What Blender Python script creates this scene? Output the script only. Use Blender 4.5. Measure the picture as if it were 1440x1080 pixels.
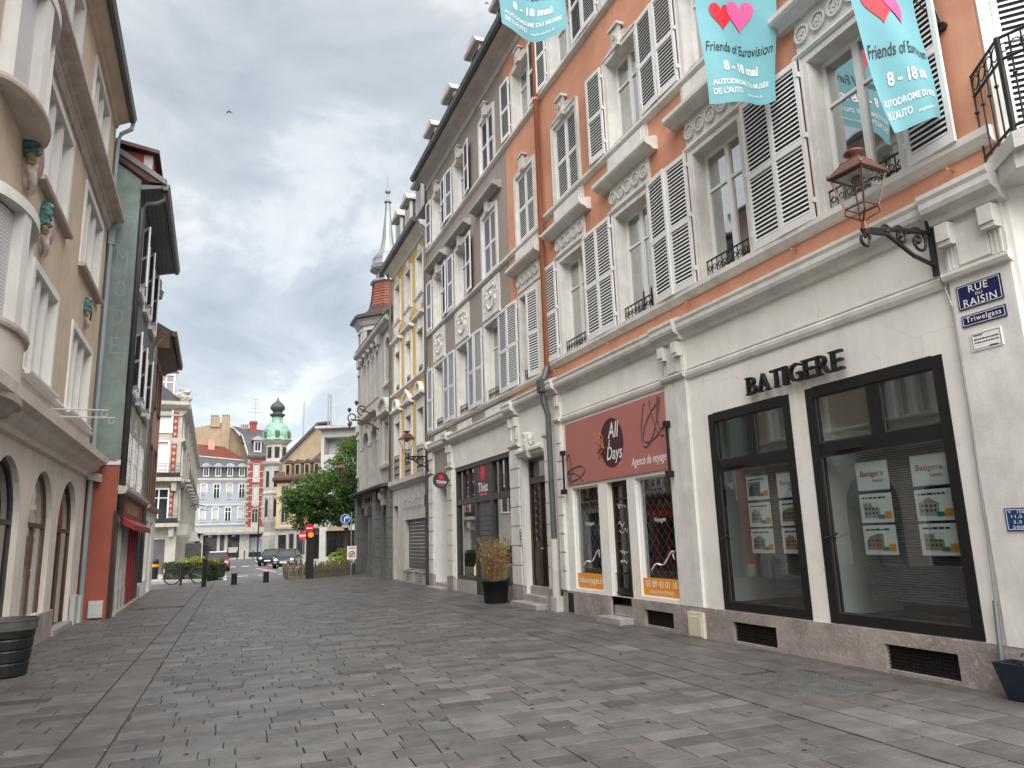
import bpy, math, random
from mathutils import Vector, Matrix
rad = math.radians
random.seed(11)
sc = bpy.context.scene
for _o in list(bpy.data.objects):
    bpy.data.objects.remove(_o)
COL = sc.collection

# ---------------------------------------------------------------- camera
cam_d = bpy.data.cameras.new("camera")
cam = bpy.data.objects.new("camera", cam_d)
COL.objects.link(cam)
cam_d.sensor_fit = 'HORIZONTAL'
cam_d.sensor_width = 36.0
cam_d.lens = 25.72
cam_d.clip_start = 0.05
cam_d.clip_end = 2000
cam.matrix_world = Matrix((
    (0.9280434, -0.0459197, -0.3696307, 0.0),
    (-0.3710677, -0.2000769, -0.9067954, 0.0),
    (-0.0323148, 0.9787035, -0.2027194, 1.6),
    (0, 0, 0, 1)))
sc.camera = cam

# ---------------------------------------------------------------- sky
SUN_DIR = Vector((-0.07, -0.62, 0.74)).normalized()      # towards the bright part of the cloud cover
world = bpy.data.worlds.new("World")
sc.world = world
world.use_nodes = True
wn = world.node_tree
wn.nodes.clear()


def N(t, kind, **kw):
    n = t.nodes.new(kind)
    for k, v in kw.items():
        if k.startswith('i_'):
            n.inputs[k[2:].replace('_', ' ')].default_value = v
        else:
            setattr(n, k, v)
    return n


def mathn(t, op, a, b=None, c=None, clamp=False):
    n = t.nodes.new('ShaderNodeMath')
    n.operation = op
    n.use_clamp = clamp
    for i, x in enumerate((a, b, c)):
        if x is None:
            continue
        if isinstance(x, (int, float)):
            n.inputs[i].default_value = x
        else:
            t.links.new(x, n.inputs[i])
    return n.outputs[0]


def mixc(t, fac, a, b, mode='MIX'):
    n = t.nodes.new('ShaderNodeMix')
    n.data_type = 'RGBA'
    n.blend_type = mode
    for idx, x in ((0, fac), (6, a), (7, b)):
        if isinstance(x, (int, float)):
            n.inputs[idx].default_value = x
        elif isinstance(x, tuple):
            n.inputs[idx].default_value = (x[0], x[1], x[2], 1)
        else:
            t.links.new(x, n.inputs[idx])
    return n.outputs[2]


def ramp(t, src, stops):
    n = t.nodes.new('ShaderNodeValToRGB')
    e = n.color_ramp.elements
    while len(e) < len(stops):
        e.new(0.5)
    for i, (p, c) in enumerate(stops):
        e[i].position = p
        e[i].color = (c[0], c[1], c[2], 1) if isinstance(c, tuple) else (c, c, c, 1)
    t.links.new(src, n.inputs[0])
    return n.outputs[0]


SKY_K = 1.48          # radiance of the cloud deck (times the background strength of 0.1)
g = N(wn, 'ShaderNodeTexCoord')
sep = N(wn, 'ShaderNodeSeparateXYZ')
wn.links.new(g.outputs['Generated'], sep.inputs[0])
zc = mathn(wn, 'MAXIMUM', sep.outputs[2], 0.0)
den = mathn(wn, 'ADD', zc, 0.27)
px_ = mathn(wn, 'DIVIDE', sep.outputs[0], den)
py_ = mathn(wn, 'DIVIDE', sep.outputs[1], den)
cb = N(wn, 'ShaderNodeCombineXYZ')
wn.links.new(px_, cb.inputs[0])
wn.links.new(py_, cb.inputs[1])
mp = N(wn, 'ShaderNodeMapping')
mp.inputs['Location'].default_value = (3.1, 0.7, 0)
mp.inputs['Scale'].default_value = (1.0, 0.85, 1)
wn.links.new(cb.outputs[0], mp.inputs[0])
n1 = N(wn, 'ShaderNodeTexNoise', i_Scale=2.9, i_Detail=11.0, i_Roughness=0.57, i_Distortion=0.35)
n2 = N(wn, 'ShaderNodeTexNoise', i_Scale=0.85, i_Detail=3.0, i_Roughness=0.5)
wn.links.new(mp.outputs[0], n1.inputs['Vector'])
wn.links.new(mp.outputs[0], n2.inputs['Vector'])
cl = ramp(wn, n1.outputs[0], [(0.34, (0.60, 0.645, 0.685)), (0.45, (0.74, 0.78, 0.80)),
                              (0.525, (0.86, 0.89, 0.89)), (0.59, (1.12, 1.12, 1.09)), (0.72, (1.36, 1.34, 1.28))])
big = ramp(wn, n2.outputs[0], [(0.34, (0.84, 0.875, 0.915)), (0.66, (1.12, 1.10, 1.06))])
cl = mixc(wn, 1.0, cl, big, 'MULTIPLY')
hz = ramp(wn, sep.outputs[2], [(0.0, (0.80, 0.86, 0.83)), (0.10, (0.80, 0.85, 0.83)), (0.33, (0.86, 0.90, 0.90))])
hf = ramp(wn, sep.outputs[2], [(0.0, 0.62), (0.14, 0.28), (0.34, 0.03)])
cl = mixc(wn, hf, cl, hz)
sky = N(wn, 'ShaderNodeTexSky')
sky.sky_type = 'NISHITA'
sky.sun_disc = False
sky.sun_elevation = math.asin(SUN_DIR.z)
sky.sun_rotation = math.atan2(SUN_DIR.x, SUN_DIR.y)
cl = mixc(wn, 1.0, cl, (SKY_K, SKY_K, SKY_K), 'MULTIPLY')
tot = mixc(wn, 0.93, sky.outputs[0], cl)
bg = N(wn, 'ShaderNodeBackground')
bg.inputs[1].default_value = 0.1
wn.links.new(tot, bg.inputs[0])
wo = N(wn, 'ShaderNodeOutputWorld')
wn.links.new(bg.outputs[0], wo.inputs[0])

# ---------------------------------------------------------------- sun behind cloud
sun_d = bpy.data.lights.new("sun", 'SUN')
sun_d.energy = 1.5
sun_d.angle = rad(82)
sun_d.color = (1.0, 0.965, 0.92)
sun = bpy.data.objects.new("sun", sun_d)
COL.objects.link(sun)
sun.rotation_euler = (-SUN_DIR).to_track_quat('-Z', 'Y').to_euler()
sun.location = (0, -5, 30)

vs = sc.view_settings
vs.view_transform = 'Standard'
vs.look = 'None'
vs.exposure = 2.5
vs.gamma = 1.0
vs.use_curve_mapping = False
sc.render.engine = 'CYCLES'
sc.cycles.max_bounces = 8
sc.cycles.diffuse_bounces = 4
sc.cycles.transparent_max_bounces = 12

# ---------------------------------------------------------------- helpers
MATS = {}


def newmat(name):
    m = bpy.data.materials.new(name)
    m.use_nodes = True
    t = m.node_tree
    b = t.nodes['Principled BSDF']
    MATS[name] = m
    return m, t, b


def surf(name, col, rough=0.8, var=0.10, scale=1.3, streak=0.0, bump=0.12, bscale=55.0, metal=0.0,
         spots=0.0, spotcol=(0.12, 0.10, 0.08), spec=0.35, tint2=None, attr=False, big=0.0, crack=0.0, spotlo=0.60):
    """A weathered surface: blotches, rain streaks, worn spots and fine relief."""
    m, t, b = newmat(name)
    tc = N(t, 'ShaderNodeTexCoord')
    co = tc.outputs['Object']
    a = N(t, 'ShaderNodeTexNoise', i_Scale=scale, i_Detail=7.0, i_Roughness=0.62)
    t.links.new(co, a.inputs['Vector'])
    lo = tuple(c * (1 - var) for c in col)
    hi = tuple(min(0.92, c * (1 + var)) for c in (tint2 or col))
    c = ramp(t, a.outputs[0], [(0.32, lo), (0.68, hi)])
    if attr:
        at = N(t, 'ShaderNodeAttribute', attribute_name='Col')
        c = mixc(t, 1.0, c, at.outputs['Color'], 'MULTIPLY')
    if big:                                                         # broad worn patches
        bgn = N(t, 'ShaderNodeTexNoise', i_Scale=scale * 0.16, i_Detail=5.0, i_Roughness=0.6, i_Distortion=0.6)
        t.links.new(co, bgn.inputs['Vector'])
        bf = ramp(t, bgn.outputs[0], [(0.36, 1 - big), (0.64, 1 + big * 0.6)])
        c = mixc(t, 1.0, c, bf, 'MULTIPLY')
    if crack:                                                       # hairline cracks here and there
        wv = N(t, 'ShaderNodeTexNoise', i_Scale=2.6, i_Detail=4.0)
        t.links.new(co, wv.inputs['Vector'])
        vv = N(t, 'ShaderNodeVectorMath', operation='ADD')
        sv = N(t, 'ShaderNodeVectorMath', operation='SCALE')
        sv.inputs['Scale'].default_value = 0.45
        t.links.new(wv.outputs['Color'], sv.inputs[0])
        t.links.new(co, vv.inputs[0])
        t.links.new(sv.outputs[0], vv.inputs[1])
        vo = N(t, 'ShaderNodeTexVoronoi', feature='DISTANCE_TO_EDGE', i_Scale=0.75)
        t.links.new(vv.outputs[0], vo.inputs['Vector'])
        cr = ramp(t, vo.outputs['Distance'], [(0.0, crack), (0.006, 0.0)])
        mk_n = N(t, 'ShaderNodeTexNoise', i_Scale=0.9, i_Detail=2.0)
        t.links.new(co, mk_n.inputs['Vector'])
        mm = ramp(t, mk_n.outputs[0], [(0.48, 0.0), (0.56, 1.0)])
        c = mixc(t, mathn(t, 'MULTIPLY', cr, mm), c, tuple(x * 0.3 for x in col))
    if streak:
        mpn = N(t, 'ShaderNodeMapping')
        mpn.inputs['Scale'].default_value = (2.6, 2.6, 0.22)
        t.links.new(co, mpn.inputs[0])
        s = N(t, 'ShaderNodeTexNoise', i_Scale=1.7, i_Detail=5.0, i_Roughness=0.7)
        t.links.new(mpn.outputs[0], s.inputs['Vector'])
        sf = ramp(t, s.outputs[0], [(0.44, 0.0), (0.72, streak)])
        c = mixc(t, sf, c, tuple(x * 0.45 for x in col))
    if spots:
        s2 = N(t, 'ShaderNodeTexNoise', i_Scale=scale * 4.3, i_Detail=8.0, i_Roughness=0.75)
        t.links.new(co, s2.inputs['Vector'])
        sf2 = ramp(t, s2.outputs[0], [(spotlo, 0.0), (spotlo + 0.10, spots)])
        c = mixc(t, sf2, c, spotcol)
    t.links.new(c, b.inputs['Base Color'])
    b.inputs['Roughness'].default_value = rough
    b.inputs['Metallic'].default_value = metal
    b.inputs['Specular IOR Level'].default_value = spec
    if bump:
        f = N(t, 'ShaderNodeTexNoise', i_Scale=bscale, i_Detail=4.0, i_Roughness=0.6)
        t.links.new(co, f.inputs['Vector'])
        ad = mathn(t, 'ADD', f.outputs[0], mathn(t, 'MULTIPLY', a.outputs[0], 2.0))
        bn = N(t, 'ShaderNodeBump', i_Strength=bump, i_Distance=0.02)
        t.links.new(ad, bn.inputs['Height'])
        t.links.new(bn.outputs[0], b.inputs['Normal'])
    return m


def pane_mat(name, col, ior=2.0, rough=0.03):
    m, t, b = newmat(name)
    tc = N(t, 'ShaderNodeTexCoord')
    a = N(t, 'ShaderNodeTexNoise', i_Scale=0.9, i_Detail=3.0)
    t.links.new(tc.outputs['Object'], a.inputs['Vector'])
    c = ramp(t, a.outputs[0], [(0.35, tuple(x * 0.6 for x in col)), (0.65, tuple(x * 1.3 for x in col))])
    t.links.new(c, b.inputs['Base Color'])
    b.inputs['Roughness'].default_value = rough
    b.inputs['IOR'].default_value = ior
    w = N(t, 'ShaderNodeTexNoise', i_Scale=2.2, i_Detail=1.0)
    t.links.new(tc.outputs['Object'], w.inputs['Vector'])
    bn = N(t, 'ShaderNodeBump', i_Strength=0.05, i_Distance=0.03)
    t.links.new(w.outputs[0], bn.inputs['Height'])
    t.links.new(bn.outputs[0], b.inputs['Normal'])
    return m


def clear_glass(name, tint=(0.86, 0.9, 0.9), lo=0.07):
    m, t, b = newmat(name)
    t.nodes.remove(b)
    out = t.nodes['Material Output']
    tr = N(t, 'ShaderNodeBsdfTransparent')
    tr.inputs[0].default_value = (*tint, 1)
    gl = N(t, 'ShaderNodeBsdfGlossy')
    gl.inputs['Roughness'].default_value = 0.02
    lw = N(t, 'ShaderNodeLayerWeight', i_Blend=0.5)
    p = mathn(t, 'POWER', lw.outputs['Facing'], 3.0)
    f = mathn(t, 'MULTIPLY_ADD', p, 0.75, lo, clamp=True)
    mx = N(t, 'ShaderNodeMixShader')
    t.links.new(f, mx.inputs[0])
    t.links.new(tr.outputs[0], mx.inputs[1])
    t.links.new(gl.outputs[0], mx.inputs[2])
    t.links.new(mx.outputs[0], out.inputs[0])
    return m


def emit(name, col, k):
    m, t, b = newmat(name)
    b.inputs['Base Color'].default_value = (*col, 1)
    b.inputs['Emission Color'].default_value = (*col, 1)
    b.inputs['Emission Strength'].default_value = k
    return m


class Frame:
    """Facade coordinates: u along the wall, z up, d outwards."""
    def __init__(s, o, u, n):
        s.o, s.u, s.n = Vector(o), Vector(u).normalized(), Vector(n).normalized()

    def p(s, u, z, d=0.0):
        return s.o + s.u * u + s.n * d + Vector((0, 0, z))


WORLD = Frame((0, 0, 0), (1, 0, 0), (0, 1, 0))       # u = x, d = y


class MB:
    def __init__(s, fr=WORLD):
        s.v, s.f, s.fr, s.c = [], [], fr, []

    def add(s, pts, faces):
        k = len(s.v)
        s.v += [Vector(p) for p in pts]
        s.f += [tuple(i + k for i in f) for f in faces]
        return s

    def P(s, pts, faces):
        return s.add([s.fr.p(*p) for p in pts], faces)

    def box(s, u0, u1, z0, z1, d0, d1):
        return s.P([(u0, z0, d0), (u1, z0, d0), (u1, z1, d0), (u0, z1, d0),
                    (u0, z0, d1), (u1, z0, d1), (u1, z1, d1), (u0, z1, d1)],
                   [(0, 1, 2, 3), (7, 6, 5, 4), (0, 4, 5, 1), (1, 5, 6, 2), (2, 6, 7, 3), (3, 7, 4, 0)])

    def quad(s, a, b, c, d):
        return s.P([a, b, c, d], [(0, 1, 2, 3)])

    def prism(s, poly, d0, d1):
        """polygon in (u, z) pushed from d0 to d1"""
        n = len(poly)
        pts = [(u, z, d0) for u, z in poly] + [(u, z, d1) for u, z in poly]
        return s.P(pts, [tuple(range(n)), tuple(range(2 * n - 1, n - 1, -1))] +
                   [(i, (i + 1) % n, n + (i + 1) % n, n + i) for i in range(n)])

    def run(s, u0, u1, prof):
        """profile [(d, z)...] swept along u"""
        n = len(prof)
        pts = [(u0, z, d) for d, z in prof] + [(u1, z, d) for d, z in prof]
        return s.P(pts, [tuple(range(n)), tuple(range(2 * n - 1, n - 1, -1))] +
                   [(i, (i + 1) % n, n + (i + 1) % n, n + i) for i in range(n)])

    def plan(s, poly, z0, z1):
        """polygon in world (x, y) raised from z0 to z1"""
        n = len(poly)
        pts = [(x, y, z0) for x, y in poly] + [(x, y, z1) for x, y in poly]
        return s.add(pts, [tuple(range(n)), tuple(range(2 * n - 1, n - 1, -1))] +
                     [(i, (i + 1) % n, n + (i + 1) % n, n + i) for i in range(n)])

    def lathe(s, c, prof, n=16, axis=2, a0=0.0, sq=1.0, caps=True):
        """profile [(r, h)...] about an axis through world point c"""
        c = Vector(c)
        k = len(s.v)
        for r, h in prof:
            for i in range(n):
                t = a0 + 2 * math.pi * i / n
                x, y = r * math.cos(t), r * sq * math.sin(t)
                q = (x, y, h) if axis == 2 else ((h, x, y) if axis == 0 else (x, h, y))
                s.v.append(c + Vector(q))
        m = len(prof)
        for j in range(m - 1):
            for i in range(n):
                s.f.append((k + j * n + i, k + j * n + (i + 1) % n, k + (j + 1) * n + (i + 1) % n, k + (j + 1) * n + i))
        if caps:
            s.f.append(tuple(k + i for i in range(n)))
            s.f.append(tuple(k + (m - 1) * n + i for i in range(n)))
        return s

    def tube(s, pts, r, n=6, closed=False):
        """round bar through world points; r may be a list"""
        pts = [Vector(p) for p in pts]
        m = len(pts)
        k = len(s.v)
        up = Vector((0.13, 0.21, 0.97))
        for j, p in enumerate(pts):
            if closed:
                d = pts[(j + 1) % m] - pts[j - 1]
            else:
                d = pts[min(j + 1, m - 1)] - pts[max(j - 1, 0)]
            d.normalize()
            a = d.cross(up)
            if a.length < 1e-4:
                a = d.cross(Vector((1, 0, 0)))
            a.normalize()
            b = d.cross(a)
            rr = r[j] if isinstance(r, (list, tuple)) else r
            for i in range(n):
                t = 2 * math.pi * i / n
                s.v.append(p + a * (rr * math.cos(t)) + b * (rr * math.sin(t)))
        for j in range(m if closed else m - 1):
            j2 = (j + 1) % m
            for i in range(n):
                s.f.append((k + j * n + i, k + j * n + (i + 1) % n, k + j2 * n + (i + 1) % n, k + j2 * n + i))
        if not closed:
            s.f.append(tuple(k + i for i in range(n)))
            s.f.append(tuple(k + (m - 1) * n + i for i in range(n)))
        return s

    def ftube(s, pts, r, n=6, closed=False):
        return s.tube([s.fr.p(*p) for p in pts], r, n, closed)

    def wall(s, u0, u1, z0, z1, holes=(), depth=0.2, d=0.0):
        """flat wall with rectangular holes (u0, u1, z0, z1) and their reveals"""
        us = sorted({u0, u1} | {x for h in holes for x in h[:2] if u0 < x < u1})
        zs = sorted({z0, z1} | {x for h in holes for x in h[2:4] if z0 < x < z1})
        for i in range(len(us) - 1):
            for j in range(len(zs) - 1):
                cu, cz = (us[i] + us[i + 1]) / 2, (zs[j] + zs[j + 1]) / 2
                if any(h[0] < cu < h[1] and h[2] < cz < h[3] for h in holes):
                    continue
                s.quad((us[i], zs[j], d), (us[i + 1], zs[j], d), (us[i + 1], zs[j + 1], d), (us[i], zs[j + 1], d))
        for h in holes:
            e = d - (h[4] if len(h) > 4 else depth)
            a, b, c, f = h[:4]
            s.quad((a, c, d), (a, f, d), (a, f, e), (a, c, e))
            s.quad((b, c, d), (b, f, d), (b, f, e), (b, c, e))
            s.quad((a, f, d), (b, f, d), (b, f, e), (a, f, e))
            s.quad((a, c, d), (b, c, d), (b, c, e), (a, c, e))
        return s

    def archwall(s, u0, u1, z0, z1, arches, depth=0.3, d=0.0, n=18):
        """wall with round-headed openings (centre, half width, spring height, bottom)"""
        x = u0
        for uc, w, zs, zb in sorted(arches):
            s.quad((x, z0, d), (uc - w, z0, d), (uc - w, z1, d), (x, z1, d))
            if zb > z0:
                s.quad((uc - w, z0, d), (uc + w, z0, d), (uc + w, zb, d), (uc - w, zb, d))
            cur = [(uc - w * math.cos(math.pi * i / n), zs + w * math.sin(math.pi * i / n)) for i in range(n + 1)]
            for (a, b), (c, e) in zip(cur, cur[1:]):
                s.quad((a, b, d), (c, e, d), (c, z1, d), (a, z1, d))
                s.quad((a, b, d), (c, e, d), (c, e, d - depth), (a, b, d - depth))
            for q in (uc - w, uc + w):
                s.quad((q, zb, d), (q, zs, d), (q, zs, d - depth), (q, zb, d - depth))
            s.quad((uc - w, zb, d), (uc + w, zb, d), (uc + w, zb, d - depth), (uc - w, zb, d - depth))
            x = uc + w
        s.quad((x, z0, d), (u1, z0, d), (u1, z1, d), (x, z1, d))
        return s

    def archring(s, uc, zs, r0, r1, d0, d1, n=14, a0=0.0, a1=180.0):
        for i in range(n):
            t0, t1 = rad(a0 + (a1 - a0) * i / n), rad(a0 + (a1 - a0) * (i + 1) / n)
            q = [(uc + r * math.cos(t), zs + r * math.sin(t)) for r, t in ((r0, t0), (r1, t0), (r1, t1), (r0, t1))]
            s.prism(q, d0, d1)
        return s

    def disc(s, u, z, r, d0, d1, n=14, rz=None):
        rz = rz or r
        return s.prism([(u + r * math.cos(2 * math.pi * i / n), z + rz * math.sin(2 * math.pi * i / n)) for i in range(n)], d0, d1)

    def mesh(s, name, origin=(0, 0, 0)):
        o = Vector(origin)
        me = bpy.data.meshes.new(name)
        me.from_pydata([tuple(p - o) for p in s.v], [], s.f)
        if s.c:
            ca = me.color_attributes.new('Col', 'FLOAT_COLOR', 'POINT')
            ca.data.foreach_set('color', [x for c in s.c for x in (c[0], c[1], c[2], 1.0)])
        me.validate()
        return me


def link(name, me, mat, parent=None, loc=None):
    o = bpy.data.objects.new(name, me)
    COL.objects.link(o)
    if mat is not None and not me.materials:
        me.materials.append(MATS[mat] if isinstance(mat, str) else mat)
    if parent is not None:
        o.parent = parent
    if loc is not None:
        o.location = loc
    return o


def base(o):
    """world position of a thing or part whose transform is a plain translation"""
    p = Vector((0, 0, 0))
    while o is not None:
        p = p + o.location
        o = o.parent
    return p


def part(name, mb, mat, parent, smooth=False, label=None, kind=None):
    me = mb.mesh(name, base(parent))
    if smooth:
        for p in me.polygons:
            p.use_smooth = True
    o = link(name, me, mat, parent)
    if label:
        o['label'] = label
    if kind:
        o['kind'] = kind
    return o


def boxes(name, fr, lst, mat, parent):
    """one part for each box of a row of alike pieces"""
    return [part(name, MB(fr).box(*b), mat, parent) for b in lst]


def thing(name, label, cat, loc, group=None):
    o = bpy.data.objects.new(name, None)
    COL.objects.link(o)
    o.location = loc
    o.empty_display_size = 0.3
    o['label'] = label
    o['category'] = cat
    if group:
        o['group'] = group
    return o


def struct(name, mb, mat, smooth=False):
    o = link(name, mb.mesh(name), mat)
    o['kind'] = 'structure'
    if smooth:
        for p in o.data.polygons:
            p.use_smooth = True
    return o


def solo(name, mb, mat, label, cat, loc, group=None, smooth=False):
    """a thing that is one mesh"""
    o = link(name, mb.mesh(name, loc), mat, None, loc)
    o['label'] = label
    o['category'] = cat
    if group:
        o['group'] = group
    if smooth:
        for p in o.data.polygons:
            p.use_smooth = True
    return o


def text_mesh(s, bold=0.0, shear=0.0, ext=0.0, space=1.0, align='CENTER'):
    cu = bpy.data.curves.new('lettering', 'FONT')
    cu.body = s
    cu.align_x = align
    cu.size = 1.0
    cu.shear = shear
    cu.offset = bold
    cu.extrude = ext
    cu.resolution_u = 3
    cu.space_character = space
    ob = bpy.data.objects.new('lettering', cu)
    me = bpy.data.meshes.new_from_object(ob)
    bpy.data.objects.remove(ob)
    bpy.data.curves.remove(cu)
    return me


def text(s, parent, mat, fr, u, z, d, w=None, h=None, left=True, name='lettering', bold=0.0, shear=0.0,
         ext=0.0, space=1.0, rot=0.0, bend=None):
    """lettering centred on (u, z) of a facade; left: reads towards falling u"""
    me = text_mesh(s, bold, shear, 0.0, space)
    vs_ = [v.co.copy() for v in me.vertices]
    x0, x1 = min(v.x for v in vs_), max(v.x for v in vs_)
    y0, y1 = min(v.y for v in vs_), max(v.y for v in vs_)
    sx = (w / (x1 - x0)) if w else None
    sy = (h / (y1 - y0)) if h else None
    sx = sx or sy
    sy = sy or sx
    b = base(parent)
    cr, sr = math.cos(rot), math.sin(rot)
    faces = [tuple(p.vertices) for p in me.polygons]
    pts = []
    for v in vs_:
        x, y = (v.x - (x0 + x1) / 2) * sx, (v.y - (y0 + y1) / 2) * sy
        x, y = x * cr - y * sr, x * sr + y * cr
        if bend:
            pts.append(bend(x, y) - b)
        else:
            pts.append(fr.p(u - x if left else u + x, z + y, d) - b)
    if ext:
        k = len(pts)
        n_ = fr.n * ext
        edges = {}
        for f in faces:
            for i in range(len(f)):
                e = (f[i], f[(i + 1) % len(f)])
                if (e[1], e[0]) in edges:
                    del edges[(e[1], e[0])]
                else:
                    edges[e] = 1
        pts = [p + n_ for p in pts] + pts
        faces = faces + [(a, b_, b_ + k, a + k) for a, b_ in edges]
    m2 = bpy.data.meshes.new(name)
    m2.from_pydata([tuple(p) for p in pts], [], faces)
    bpy.data.meshes.remove(me)
    return link(name, m2, mat, parent)


def dashes(root, fr, u, z, d, w, h, mat, n=9, seed=1, name='fine_print'):
    """a line of print too small to read: short uneven strokes"""
    rg_ = random.Random(seed)
    m_ = MB(fr)
    x = u - w / 2
    while x < u + w / 2 - .004:
        l_ = w / n * rg_.uniform(.35, 1.1)
        m_.box(x, min(x + l_, u + w / 2), z - h / 2, z + h / 2 * rg_.uniform(.6, 1), d, d + .0015)
        x += l_ + w / n * .22
    return part(name, m_, mat, root)


LEAF = {}
RJ = random.Random(77)


def shutter(root, fr, u, z0, w, h, out, ang=0.0, d=0.04, mat='shutter_white', singles=False, slat_mat=None, pitch=0.064):
    """a louvred leaf hinged at u; out=+1 lies towards rising u, -1 towards falling u; ang swings it off the wall"""
    xd = fr.u * out
    yd = Vector((0, 0, 1)).cross(xd)
    sgn = 1 if yd.dot(fr.n) > 0 else -1
    pass
    key = (round(w, 2), round(h, 2), sgn, mat)
    if key not in LEAF:
        f = MB()
        t = 0.018
        s = 0.055
        for a, b_, c, e in ((0, s, 0, h), (w - s, w, 0, h), (s, w - s, 0, 0.11), (s, w - s, h - 0.075, h), (s, w - s, h * 0.47, h * 0.47 + 0.08)):
            f.box(a, b_, c, e, -t, t)
        for zz in (0.22, h * 0.5, h - 0.25):                        # hinge knuckles
            f.box(-0.025, 0.02, zz, zz + 0.07, -t - 0.006, t + 0.006)
        sl = MB()

        def slat(mb, zc):
            c = 0.0095 * sgn
            dz = -0.0175
            t_ = 0.0035 * sgn
            # bottom edge towards the street, top edge tucked back
            mb.add([(s, c, zc + dz), (w - s, c, zc + dz), (w - s, -c, zc - dz), (s, -c, zc - dz),
                    (s, c - t_ * 2, zc + dz), (w - s, c - t_ * 2, zc + dz), (w - s, -c - t_ * 2, zc - dz), (s, -c - t_ * 2, zc - dz)],
                   [(0, 1, 2, 3), (7, 6, 5, 4), (0, 4, 5, 1), (1, 5, 6, 2), (2, 6, 7, 3), (3, 7, 4, 0)])
        zs = []
        for lo, hi in ((0.11, h * 0.47), (h * 0.47 + 0.08, h - 0.075)):
            n = max(3, int(round((hi - lo) / pitch)))
            zs += [lo + (hi - lo) * (i + 0.5) / n for i in range(n)]
        for zc in zs:
            slat(sl, zc)
        one = MB()
        slat(one, 0.0)
        bk = MB().box(s * .6, w - s * .6, .06, h - .05, -.0155 * sgn - .0015, -.0155 * sgn + .0015)  # added dark sheet, stands in for the shade between the slats
        LEAF[key] = (f.mesh('shutter'), sl.mesh('louvre'), one.mesh('slat'), zs, bk.mesh('shutter_gap_shade'))
    fm, sm, om, zs, bm_ = LEAF[key]
    o = link('shutter', fm, mat, root)
    ang += RJ.uniform(-1.2, 1.6)
    if ang:
        rot = Matrix.Rotation(rad(ang) * (1 if xd.cross(fr.n).z > 0 else -1), 4, 'Z')
        xd = (rot @ xd.to_4d()).to_3d()
        yd = Vector((0, 0, 1)).cross(xd)
    M = Matrix((xd, yd, Vector((0, 0, 1)))).transposed().to_4x4() @ Matrix.Rotation(rad(RJ.uniform(-.35, .35)), 4, 'Y')
    M.translation = fr.p(u, z0, d) - base(root)
    o.matrix_local = M
    sm_ = slat_mat or mat
    link('shutter_gap_shade', bm_, 'shutter_shade', o)
    if singles:
        for zc in zs:
            link('slat', om, sm_, o, (0, 0, zc))
    else:
        c = link('louvre', sm, sm_, o)
    return o


def casement(root, fr, u0, u1, z0, z1, d=-0.2, cols=2, transom=0.3, pane='pane_sky', mat='frame_white', fw=0.06, panes=None, label=None):
    """window frame with mullions and a transom; each light is a pane"""
    f = MB(fr)
    f.box(u0, u0 + fw, z0, z1, d - .05, d)
    f.box(u1 - fw, u1, z0, z1, d - .05, d)
    f.box(u0 + fw, u1 - fw, z0, z0 + fw * 1.3, d - .05, d)
    f.box(u0 + fw, u1 - fw, z1 - fw, z1, d - .05, d)
    zt = z1 - (z1 - z0) * transom
    w = (u1 - u0 - 2 * fw) / cols
    for i in range(1, cols):
        c = u0 + fw + w * i
        f.box(c - .045, c + .045, z0 + fw * 1.3, z1 - fw, d - .04, d + .012)
    if transom:
        for i in range(cols):
            a = u0 + fw + w * i + (.045 if i else 0)
            b_ = u0 + fw + w * (i + 1) - (.045 if i < cols - 1 else 0)
            f.box(a, b_, zt - .02, zt + .02, d - .035, d + .004)
    o = part('window', f, mat, root, label=label)
    k = 0
    for i in range(cols):
        a, b_ = u0 + fw + w * i, u0 + fw + w * (i + 1)
        rows = ((z0 + fw, zt), (zt, z1 - fw)) if transom else ((z0 + fw, z1 - fw),)
        for r in rows:
            p = MB(fr).quad((a, r[0], d - .025), (b_, r[0], d - .025), (b_, r[1], d - .025), (a, r[1], d - .025))
            part('pane', p, (panes[k % len(panes)] if panes else pane), o)
            k += 1
    return o


def guard(root, fr, u0, u1, z0, z1, d, name='window_guard', scroll=True, step=0.11, mat='iron'):
    """low wrought-iron rail"""
    m = MB(fr)
    m.box(u0, u1, z1 - .018, z1, d - .012, d + .012)
    m.box(u0, u1, z0, z0 + .016, d - .01, d + .01)
    n = max(2, int((u1 - u0) / step))
    for i in range(n + 1):
        u = u0 + (u1 - u0) * i / n
        m.box(u - .006, u + .006, z0 + .016, z1 - .018, d - .006, d + .006)
        if scroll and i < n:
            c = u + (u1 - u0) / n / 2
            r = (u1 - u0) / n * 0.36
            for zc in ([(z0 + z1) / 2] if z1 - z0 < 0.4 else [z0 + (z1 - z0) * q for q in (.2, .5, .8)]):
                m.archring(c, zc, r * .72, r, d - .006, d + .006, 8, 0, 360)
    return part(name, m, mat, root)

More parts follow.
